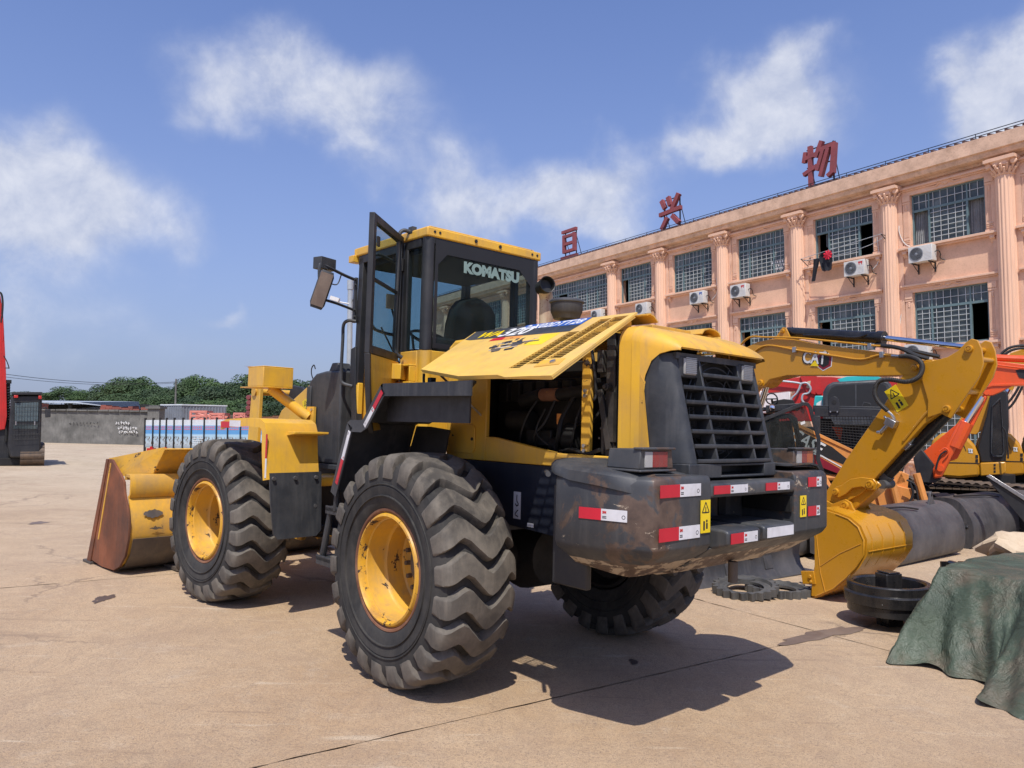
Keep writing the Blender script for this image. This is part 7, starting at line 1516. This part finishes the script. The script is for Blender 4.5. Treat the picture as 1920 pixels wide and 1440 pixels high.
p0 = g2.pt(1512, 828, -.290); X = (g2.pt(1540, 843, -.29)-g2.pt(1485, 812, -.29)); text('CASE', 'lettering', .27, basis(p0, X, (0, 0, 1)), 'white', arm, .001, .005, .15, .52)
g2.flat('front_arm', [(1690, 884), (1704, 890), (1700, 940), (1690, 952), (1676, 948), (1680, 905)], 'orange', -.28, .14)
g2.tube('cylinder', [(1543, 895), (1580, 896)], .05, 'orange', -.2, 0); g2.tube('cylinder', [(1672, 900), (1684, 948)], .055, 'orange', -.45, 0); g2.tube('cylinder', [(1718, 888), (1736, 948)], .055, 'orange', -.45, 0)
g2.flat('coupler', [(1640, 915), (1660, 905), (1710, 918), (1716, 950), (1650, 952)], 'orange', -.35, .2); g2.flat('coupler', [(1600, 905), (1640, 895), (1650, 950), (1610, 950)], 'orange', -.3, .25)
g2.tube('hose', [(1706, 905), (1712, 925), (1704, 945)], .018, 'rubber', -.5, 5); g2.tube('hose', [(1700, 900), (1716, 910), (1722, 940)], .014, 'rubber', -.5, 5)
track(g2.t, 0, .3, 2.6, .4, .62)
# second track loader, hidden for the most part, door swung open
g1 = Group('track_loader', 'track loader behind the wheel loader, its glazed black door swung open', 'track loader', 1470, 10.6)
dr_ = g1.ring('glazed_door', [(1424, 782), (1508, 753), (1517, 753), (1524, 764), (1540, 822), (1538, 860), (1545, 885), (1538, 893), (1530, 896), (1524, 885), (1524, 860), (1500, 905), (1448, 900), (1430, 840)], .055, 'black', -.2, .05) if 0 else None
def bars(G, name, pts, w, mat, dy, dep, parent=None, closed=False):
    m = MB(); P = [G.pt(*p, dy) for p in pts]
    if closed: P.append(P[0])
    m2 = []
    L0 = []; L1 = []
    for i, p in enumerate(P):
        a = P[max(0, i-1)]; b = P[min(len(P)-1, i+1)]
        if closed and i in (0, len(P)-1): a, b = P[-2], P[1]
        d = (b-a).normalized(); n_ = Vector((-d.z, 0, d.x)); L0.append(p+n_*w/2); L1.append(p-n_*w/2)
    D = Vector((0, dep, 0)); m.loft([[a, b, b+D, a+D] for a, b in zip(L0, L1)], caps=not closed); return m.build(name, mat, parent or G.t, .004)
gd = bars(g1, 'door_frame', [(1428, 788), (1506, 757), (1514, 758), (1519, 764), (1535, 822), (1534, 862), (1542, 884), (1536, 892), (1529, 888)], .052, 'black', -.25, .05)
bars(g1, 'door_frame', [(1430, 786), (1434, 845), (1450, 900)], .045, 'black', -.25, .05, gd)
g1.flat('door_glass', [(1431, 790), (1510, 760), (1530, 824), (1530, 890), (1448, 900)], 'tint', -.23, .006, 0, gd)
g1.flat('paper_tag', [(1501, 792), (1509, 789), (1510, 794), (1502, 797)], 'white', -.235, .003, 0, gd)
c1 = bars(g1, 'cab_frame', [(1438, 783), (1480, 779), (1490, 785), (1508, 890), (1512, 920)], .07, 'black', .1, .1)
bars(g1, 'cab_frame', [(1438, 783), (1442, 890)], .06, 'black', .1, .1, c1); g1.grid('mesh_screen', [(1436, 785), (1475, 785), (1482, 845), (1440, 845)], 8, 9, .005, 'mesh_dark', .9, c1)
bars(g1, 'inner_bar', [(1478, 782), (1486, 790), (1500, 830), (1498, 845)], .03, 'black', 0, .03, c1)
g1.flat('cab_roof', [(1436, 760), (1500, 756), (1500, 764), (1436, 774)], 'black', .1, 1.2, parent=c1)
m = MB(); c = g1.pt(1448, 765, .05); m.lathe([(0, -.09), (.035, -.08), (.05, -.02), (.04, .02), (0, .03)], c, (0, 1, 0), 14); m.build('work_lamp', 'chrome', c1)
g1.flat('seat', [(1446, 800), (1462, 800), (1452, 835), (1440, 838)], 'inner', .5, .3); g1.flat('seat_back', [(1462, 790), (1484, 788), (1495, 860), (1470, 860)], 'navy', .4, .35)
g1.flat('body', [(1430, 870), (1520, 885), (1530, 960), (1430, 960)], 'orange', .15, 1.3, .02); g1.tube('hose', [(1502, 850), (1508, 870), (1520, 880), (1528, 885)], .012, 'galv', -.1, 5); g1.tube('cylinder', [(1535, 880), (1560, 925)], .05, 'orange', .2, 0)
g1.tube('hose', [(1530, 900), (1545, 905), (1558, 925), (1562, 945)], .018, 'rubber', -.1, 5); g1.flat('coupler', [(1528, 910), (1560, 918), (1562, 950), (1530, 955)], 'orange', -.1, .3)
track(g1.t, 0, .3, 2.2, .4, .6)
# dark cab with big rear windows
g3 = Group('excavator', 'excavator with rounded dark cab and wide black windows behind the mesh sided cab', 'excavator', 1612, 15.5)
cb = g3.flat('cab', [(1543, 800), (1543, 735), (1550, 722), (1562, 716), (1655, 711), (1668, 716), (1676, 730), (1684, 770), (1684, 800)], 'black_dusty', 0, 1.4, .05)
g3.flat('cab_window', [(1553, 770), (1553, 738), (1558, 728), (1568, 723), (1603, 721), (1603, 770)], 'ink', -.02, .03, 0, cb); g3.flat('cab_window', [(1606, 770), (1606, 721), (1652, 719), (1660, 723), (1668, 740), (1674, 770)], 'ink', -.02, .03, 0, cb)
g3.flat('window_mullion', [(1603, 722), (1606, 722), (1606, 770), (1603, 770)], 'black_dusty', -.03, .04, 0, cb)
bars(g3, 'hand_rail', [(1615, 765), (1620, 754), (1632, 757), (1634, 766)], .015, 'black_dusty', -.1, .02)
g3.flat('house', [(1500, 800), (1700, 800), (1700, 860), (1500, 860)], 'inner', .1, 1.6, .03); g3.flat('teal_cover', [(1528, 742), (1546, 742), (1546, 770), (1524, 770)], 'teal', .4, .3, .02)
g3.flat('teal_boom', [(1570, 711), (1588, 706), (1640, 704), (1655, 709), (1655, 716), (1575, 717)], 'teal', .6, .3)
g3.flat('white_badge', [(1531, 756), (1541, 750), (1543, 768), (1530, 768)], 'white', .18, .01, 0)
track(g3.t, 0, .6, 3.2, .5, .8)
# red excavator
g4 = Group('excavator', 'red excavator seen under the amber boom, its arm folded over', 'excavator', 1510, 17.5)
g4.flat('boom', [(1440, 722), (1460, 712), (1506, 706), (1556, 706), (1700, 716), (1700, 728), (1575, 732), (1545, 750), (1530, 790), (1460, 790), (1470, 765), (1492, 733), (1478, 733), (1440, 737)], 'redm', 0, .5, .01)
g4.flat('gusset', [(1500, 706), (1522, 700), (1532, 706), (1540, 735), (1528, 740), (1512, 735)], 'redm', -.05, .6, .006); g4.flat('stick', [(1535, 745), (1552, 735), (1560, 745), (1548, 790), (1532, 790)], 'redm', -.1, .3, .01)
g4.tube('pipe', [(1440, 712), (1496, 718), (1500, 724), (1494, 737), (1484, 748), (1486, 760), (1492, 768)], .025, 'galv', -.1, 5); g4.tube('pipe', [(1500, 720), (1512, 718), (1520, 728), (1516, 737), (1506, 740), (1504, 750), (1510, 758)], .025, 'galv', -.1, 5)
g4.flat('sticker', [(1514, 715), (1520, 714), (1518, 728), (1512, 727)], 'tarp_beige', -.06, .01, 0); g4.flat('house', [(1380, 800), (1500, 800), (1500, 850), (1380, 850)], 'redm', 0, 2, .03); m = MB(); c = g4.pt(1536, 734, -.15); m.cyl(c, c+Vector((0, .4, 0)), .07, n=14); m.build('pin', 'redm', g4.t)
track(g4.t, 0, .6, 3.4, .5, .8)
g5 = Group('excavator', 'part hidden excavator cab with steering wheel left of the red boom', 'excavator', 1455, 13.5)
g5.flat('console', [(1448, 764), (1448, 752), (1470, 748), (1488, 750), (1492, 764)], 'inner', 0, .5, .01); m = MB(); c = g5.pt(1447, 748, -.05); m.lathe([(.10, -.012), (.115, 0), (.10, .012), (.088, 0), (.10, -.012)], c, (.3, -1, .2), 22); m.cyl(c, c+Vector((.02, .2, -.15)), .02, n=6); m.cyl(c-Vector((.1, 0, 0)), c+Vector((.1, 0, 0)), .012, n=5); m.build('steering_wheel', 'ink', g5.t)
g5.flat('roof_panel', [(1400, 764), (1500, 762), (1500, 768), (1400, 770)], 'black', 0, 1.2); g5.flat('body', [(1400, 800), (1495, 800), (1495, 940), (1400, 940)], 'inner', .2, 1); track(g5.t, 0, .6, 2.4, .4, .6)
g6 = Group('parked_truck', 'pale truck box glimpsed between the amber boom and the red arm', 'truck', 1460, 20)
g6.flat('box', [(1425, 733), (1482, 733), (1482, 775), (1425, 775)], 'white', 0, 2.5, .03); g6.flat('cab', [(1390, 745), (1424, 745), (1424, 830), (1390, 830)], 'white', 0, 2.3, .05); g6.flat('chassis', [(1390, 776), (1482, 776), (1482, 832), (1390, 832)], 'inner', .2, 2.2, .02)
for px in (1405, 1465): m = MB(); c = g6.pt(px, 860, .0); m.cyl(Vector((c.x, -.02, .42)), Vector((c.x, .3, .42)), .42, n=24); m.build('wheel', 'tyre', g6.t)
# orange red excavator
go = Group('excavator', 'orange red excavator at the right edge, lettered boom and tilted arm cylinder', 'excavator', 1860, 11.5)
ob = go.flat('boom', [(1842, 738), (1848, 722), (1856, 700), (1858, 690), (1856, 680), (1870, 677), (1960, 688), (2100, 720), (2200, 800), (2150, 800), (2060, 740), (1960, 720), (1900, 722), (1876, 735), (1862, 741), (1848, 742)], 'oranger', 0, .26, .008)
go.flat('boom_lip', [(1848, 722), (1862, 720), (1920, 718), (1960, 718), (1960, 722), (1900, 723), (1862, 724), (1848, 727)], 'oranger', -.02, .30, .003, ob)
go.flat('badge', [(1904, 694), (1912, 692), (1975, 698), (1980, 712), (1930, 712), (1911, 708)], 'ink', -.008, .008, 0, ob)
p0 = go.pt(1929, 702.5, -.011); text('DOOSAN', 'lettering', .10, basis(p0+Vector((.19, 0, 0)), (1, 0, -.06), (0, 0, 1)), 'white', ob, .001, .005, .25, .50)
go.tube('arm_cylinder', [(1868, 671), (1990, 676)], .055, 'oranger', .1, 0); go.flat('cylinder_clevis', [(1853, 664), (1865, 662), (1868, 680), (1855, 682)], 'oranger', .03, .15); go.tube('oil_pipe', [(1860, 683), (1900, 688), (1960, 695)], .012, 'oranger', -.03, 4)
m = MB(); c = go.pt(1850, 736, -.03); m.cyl(c, c+Vector((0, .3, 0)), .035, n=14); m.build('pin', 'oranger', go.t)
go.flat('stick', [(1845, 738), (1852, 745), (1795, 860), (1742, 880), (1728, 850), (1740, 840), (1800, 790)], 'oranger', .05, .2, .008)
go.flat('stick_plate', [(1846, 742), (1850, 744), (1812, 826), (1796, 830), (1800, 818)], 'oranger', -.06, .03, .003)
go.tube('bucket_cylinder', [(1812, 792), (1790, 838)], .10, 'oranger', -.1, 0); go.tube('piston_rod', [(1842, 744), (1812, 792)], .04, 'chrome', -.1, 0); go.flat('cylinder_barrel', [(1802, 786), (1816, 793), (1766, 895), (1750, 898), (1748, 880)], 'oranger', -.17, .14, .03)
go.tube('pipe_loop', [(1762, 846), (1772, 840), (1779, 848), (1770, 860)], .012, 'oranger', -.2, 4); go.tube('hose', [(1755, 880), (1762, 855), (1775, 845)], .014, 'rubber', -.2, 4)
m = MB(); c = go.pt(1763, 878, -.2); m.cyl(c, c+Vector((0, .35, 0)), .05, n=14); m.build('pin', 'oranger', go.t)
go.flat('quick_hitch', [(1719, 850), (1728, 842), (1758, 880), (1764, 900), (1750, 906), (1722, 904), (1712, 860)], 'black', -.05, .35, .01); go.flat('house', [(2120, 700), (2400, 700), (2400, 870), (2120, 870)], 'oranger', .2, 1.6, .05)
track(go.t, 3.0, .6, 2.6, .45, .62)
# amber excavators in the row
def amber(px, Y, label, sh, full=True):
    G = Group('excavator', label, 'excavator', px, Y, None); S = lambda L_: [(x+sh[0], y+sh[1]) for x, y in L_]
    b = G.flat('counterweight', S([(1745, 893), (1742, 850), (1748, 825), (1765, 812), (1790, 810), (1812, 818), (1828, 835), (1836, 855), (1838, 893), (1800, 897)]), 'cat', 0, 1.6, .05)
    G.flat('seam', S([(1760, 866), (1838, 868), (1838, 869.5), (1760, 868)]), 'ink', -.006, .01, 0, b); G.flat('panel_seam', S([(1790, 812), (1803, 822), (1812, 846), (1811, 846), (1801, 823), (1788, 813)]), 'ink', -.006, .01, 0, b)
    for y in (853, 861): G.flat('vent', S([(1829, y), (1834, y), (1834, y+6), (1829, y+6)]), 'ink', -.008, .01, 0, b)
    G.flat('number_plate', S([(1815, 841), (1824, 842), (1824, 850), (1816, 849)]), 'white', -.008, .01, 0, b)
    q = G.pt(*S([(1820, 845.5)])[0], -.010); text('CS 1', 'plate_lettering', .06, basis(q, (1, 0, 0), (0, 0, 1)), 'ink', b, .0005, .001, 0, .08)
    G.flat('hexagon_decal', S([(1775, 862), (1768, 855), (1772, 842), (1786, 838), (1794, 848), (1792, 860)]), 'white', -.007, .01, 0, b)
    q = G.pt(*S([(1783, 858)])[0], -.010); text('CAT', 'lettering', .12, basis(q, (1, 0, 0), (0, 0, 1)), 'ink', b, .0005, .003, 0, .16)
    c = G.flat('cab', S([(1838, 868), (1832, 840), (1850, 780), (1858, 738), (1878, 728), (1890, 735), (1892, 800), (1886, 868)]), 'ink', .1, 1.2, .03)
    G.ring('cab_window', S([(1860, 760), (1876, 745), (1880, 790), (1883, 850), (1879, 857), (1862, 857), (1858, 848), (1858, 815)]), .03, 'black_dusty', .06, .05, c); G.flat('cab_glass', S([(1860, 762), (1875, 748), (1882, 850), (1862, 855)]), 'gloss_black', .09, .02, 0, c)
    G.flat('base', S([(1838, 868), (1886, 866), (1886, 886), (1880, 890), (1838, 893)]), 'cat', .0, 1.5, .02)
    for y in (870, 876, 882): G.flat('vent', S([(1863, y), (1867, y), (1867, y+4), (1863, y+4)]), 'ink', -.006, .01, 0)
    bo_ = G.flat('boom', S([(1810, 812), (1790, 800), (1810, 770), (1850, 715), (1870, 690), (1895, 662), (1930, 650), (1960, 655), (1960, 675), (1930, 680), (1915, 700), (1900, 730), (1860, 790), (1830, 815)]) if full else S([(1900, 800), (1880, 790), (1900, 760), (1950, 700), (1980, 690), (1980, 720), (1930, 790)]), 'cat', .7, .3, .01)
    G.tube('boom_cylinder', S([(1842, 830), (1870, 770)]), .09, 'gloss_black', .3, 0); G.tube('piston_rod', S([(1868, 772), (1892, 730)]), .05, 'chrome', .3, 0)
    G.tube('hose', S([(1870, 770), (1890, 755), (1905, 735), (1915, 715)]), .022, 'rubber', .2, 5); G.tube('hose', S([(1868, 780), (1895, 762), (1912, 735), (1920, 715)]), .022, 'rubber', .2, 5); G.tube('mirror_rail', S([(1879, 800), (1886, 812), (1890, 850), (1890, 860)]), .015, 'rubber', -.2, 4)
    if full:
        G.tube('hose', S([(1877, 664), (1893, 652), (1920, 648), (1950, 655)]), .025, 'rubber', .5, 5); G.tube('hose', S([(1880, 668), (1896, 657), (1920, 653), (1950, 660)]), .025, 'rubber', .5, 5)
    track(G.t, .3, .35, 3.4, .5, .72, 54); track(G.t, .3, 2.0, 3.4, .5, .72, 54)
    m = MB(); m.box((-.6, .4, .35), (1.2, 2.0, .75)); m.cyl((.2, 1.2, .7), (.2, 1.2, .95), .6, n=24); m.build('undercarriage', 'inner', G.t)
    return G
amber(1815, 14.2, 'amber excavator with rounded tail behind the orange cylinder', (0, 0)); amber(1900, 15.2, 'second amber excavator tail cut by the right edge of the picture', (84, -3), False)
# tracks seen low between the buckets and machines
gt_ = Group('excavator_undercarriage', 'long rusty steel tracks lying low behind the dark curved buckets', 'undercarriage', 1800, 13.3)
Tm = Matrix.Rotation(R(-38), 4, 'Z')
track(gt_.t, .1, .2, 3.4, .55, .88, 46, 'tracksteel', Tm); track(gt_.t, -.5, -1.1, 2.8, .5, .74, 40, 'tracksteel', Tm)
m = MB(Tm); m.box((-.7, -1.4, .1), (.9, .1, .4)); m.build('centre_frame', 'inner', gt_.t)
gb = Group('dozer_blade', 'black slanting blade with bright worn edge at the right edge of the picture', 'blade', 1900, 11.0)
P5 = [gb.pt(*q) for q in ((1849, 893), (1856, 892), (1960, 960), (1960, 1000), (1920, 975), (1850, 900))]
gb.flat('blade_plate', [(1849, 895), (1856, 892), (1960, 958), (1960, 1010), (1925, 985)], 'black', .02, .06, .004); gb.flat('worn_edge', [(1849, 893), (1856, 890), (1962, 956), (1958, 962)], 'steel', -.01, .05, .003)
# pallets of dark clutter on the ground further right
# ------------------------------------------------------------------ red excavator at the far left
RX = Group('excavator', 'red excavator at the left edge with black barred cab and steel tracks', 'excavator', 30, 23.8)
rc_ = RX.flat('cab', [(18, 858), (14, 838), (20, 745), (24, 741), (76, 741), (79, 748), (76, 852), (72, 859)], 'black', 0, 1.7, .05)
RX.flat('cab_window', [(27, 755), (73, 753), (72, 790), (27, 791)], 'tint', -.015, .02, 0, rc_); RX.flat('cab_interior', [(28, 756), (72, 754), (71, 790), (28, 790)], 'shed', -.005, .012, 0, rc_); RX.flat('cab_window', [(25, 796), (71, 796), (70, 804), (25, 804)], 'winglass', -.015, .02, 0, rc_)
RX.grid('window_guard', [(26, 753), (74, 752), (72, 822), (24, 824)], 9, 8, .004, 'mesh_dark', -.10, rc_)
rg = RX.flat('roof_guard', [(22, 735), (79, 735), (79, 740), (22, 740)], 'black', -.1, 1.8, .01); m = MB()
for k in range(12): c = RX.pt(24+4.7*k, 737, -.1); m.cyl(c, c+Vector((0, 1.8, .05)), .03, n=6)
m.build('guard_bar', 'mesh_dark', rg); RX.flat('roof_lamp', [(26, 741), (34, 741), (34, 746), (26, 746)], 'redm', -.12, .1, .01); RX.flat('roof_lamp', [(72, 742), (78, 742), (78, 748), (72, 748)], 'redm', -.12, .1, .01)
RX.flat('side_mirror', [(84, 768), (95, 767), (95, 782), (85, 783)], 'black', -.1, .06, .01); RX.tube('mirror_arm', [(79, 766), (86, 764), (88, 768)], .02, 'mesh_dark', -.08, 3)
for px in (30, 65): RX.tube('guard_bracket', [(px, 790), (px, 797)], .02, 'steel', -.12, 0)
bm2 = RX.flat('boom', [(-60, 500), (-10, 520), (1, 556), (5, 590), (8, 680), (11, 760), (10, 805), (-60, 815)], 'redm', .3, .5, .02)
RX.flat('boom_edge', [(1, 556), (6, 590), (11, 690), (13, 780), (10, 800), (8, 760), (4, 660), (0, 590)], 'redm', .22, .1, .005, bm2)
RX.tube('hose', [(-6, 548), (2, 550), (5, 566), (4, 590), (2, 605)], .03, 'rubber', .1, 5); RX.tube('hose', [(7, 667), (13, 678), (17, 690), (15, 690), (9, 690)], .015, 'rubber', .1, 4); RX.tube('pipe', [(3, 590), (6, 620), (5, 640)], .025, 'redm', .1, 3)
m = MB()
for k in range(14): c = RX.pt(14.5, 722+k*5, .35); m.lathe([(.05, -.04), (.08, 0), (.05, .04)], c, (0, 0, 1), 10)
c = RX.pt(16, 716, .35); m.cyl(c, c-Vector((0, 0, 1.9)), .05, n=8); m.box(tuple(c-Vector((.10, .1, .05))), tuple(c+Vector((.08, .1, .06)))); m.build('sleeved_cylinder', 'inner', RX.t)
RX.flat('house', [(-40, 860), (-40, 790), (18, 780), (18, 860)], 'black', .4, 2.6, .03); RX.flat('undercarriage', [(-40, 860), (42, 858), (40, 872), (-40, 874)], 'inner', .2, 2.2, .01); RX.flat('yellow_reflector', [(33, 852), (37, 852), (37, 857), (33, 857)], 'decal_yellow', .17, .02, 0)
Tx = Matrix.Translation(RX.pt(60, 877, 0)+Vector((0, 1.7, 0))) @ Matrix.Rotation(math.pi/2, 4, 'Z'); Tx.translation.z = 0
track(RX.t, 0, 0, 3.4, .66, .68, 40, 'tracksteel', Tx); Tx2 = Tx.copy(); Tx2.translation.x -= 2.0; track(RX.t, 0, 0, 3.4, .66, .68, 40, 'tracksteel', Tx2)
# small stones and chips lying about
rs = random.Random(21); m = MB()
for i in range(420):
    x = rs.uniform(-7, 7); y = rs.uniform(2.6, 14); s_ = rs.uniform(.003, .011)*(1+.06*y); z = gz(x)
    if abs(x) > y*.75: continue
    a = rs.uniform(0, 6); P6 = [(x+s_*math.cos(a+k*1.26)*rs.uniform(.6, 1), y+s_*math.sin(a+k*1.26)*rs.uniform(.6, 1), z) for k in range(5)]
    m.add(P6+[(x, y, z+s_*.6)], [(0, 1, 5), (1, 2, 5), (2, 3, 5), (3, 4, 5), (4, 0, 5)])
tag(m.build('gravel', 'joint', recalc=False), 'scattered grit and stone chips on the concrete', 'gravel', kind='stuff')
# grease and scrape marks that stand on the bucket's back, and the dark rubbed patch
rs2 = random.Random(8); mk = MB(BT)
def bsurf(t, y):   # point on the bucket's curved back: t 0 bottom .. 1 top
    pts = [(3.24, .12), (3.12, .25), (3.06, .42), (3.06, .58), (3.11, .72), (3.17, .84)]; k = t*(len(pts)-1.001); i = int(k); f = k-i
    return Vector((pts[i][0]+(pts[i+1][0]-pts[i][0])*f-.0245, y, pts[i][1]+(pts[i+1][1]-pts[i][1])*f))
def bmark(y0, y1, t0, t1, n=6):
    vs = []
    for i in range(n+1):
        y = y0+(y1-y0)*i/n; w = math.sin(math.pi*(i+.3)/(n+.6))*.5+.1; tc_ = (t0+t1)/2+rs2.uniform(-.01, .01); h = (t1-t0)/2*w; vs += [bsurf(tc_-h, y), bsurf(tc_+h, y)]
    o = len(mk.v); mk.v += [tuple(v) for v in vs]; mk.f += [(o+2*i, o+2*i+2, o+2*i+3, o+2*i+1) for i in range(n)]; mk.mi += [0]*n
bmark(1.22, 1.02, .60, .80, 10)
for k in range(26): y = rs2.uniform(.55, 1.2); L_ = rs2.uniform(.03, .22); t_ = rs2.uniform(.18, .5); bmark(y, y-L_, t_, t_+rs2.uniform(.015, .05))
mk.build('scrape_mark', 'bucket_dark', bk_, recalc=False)
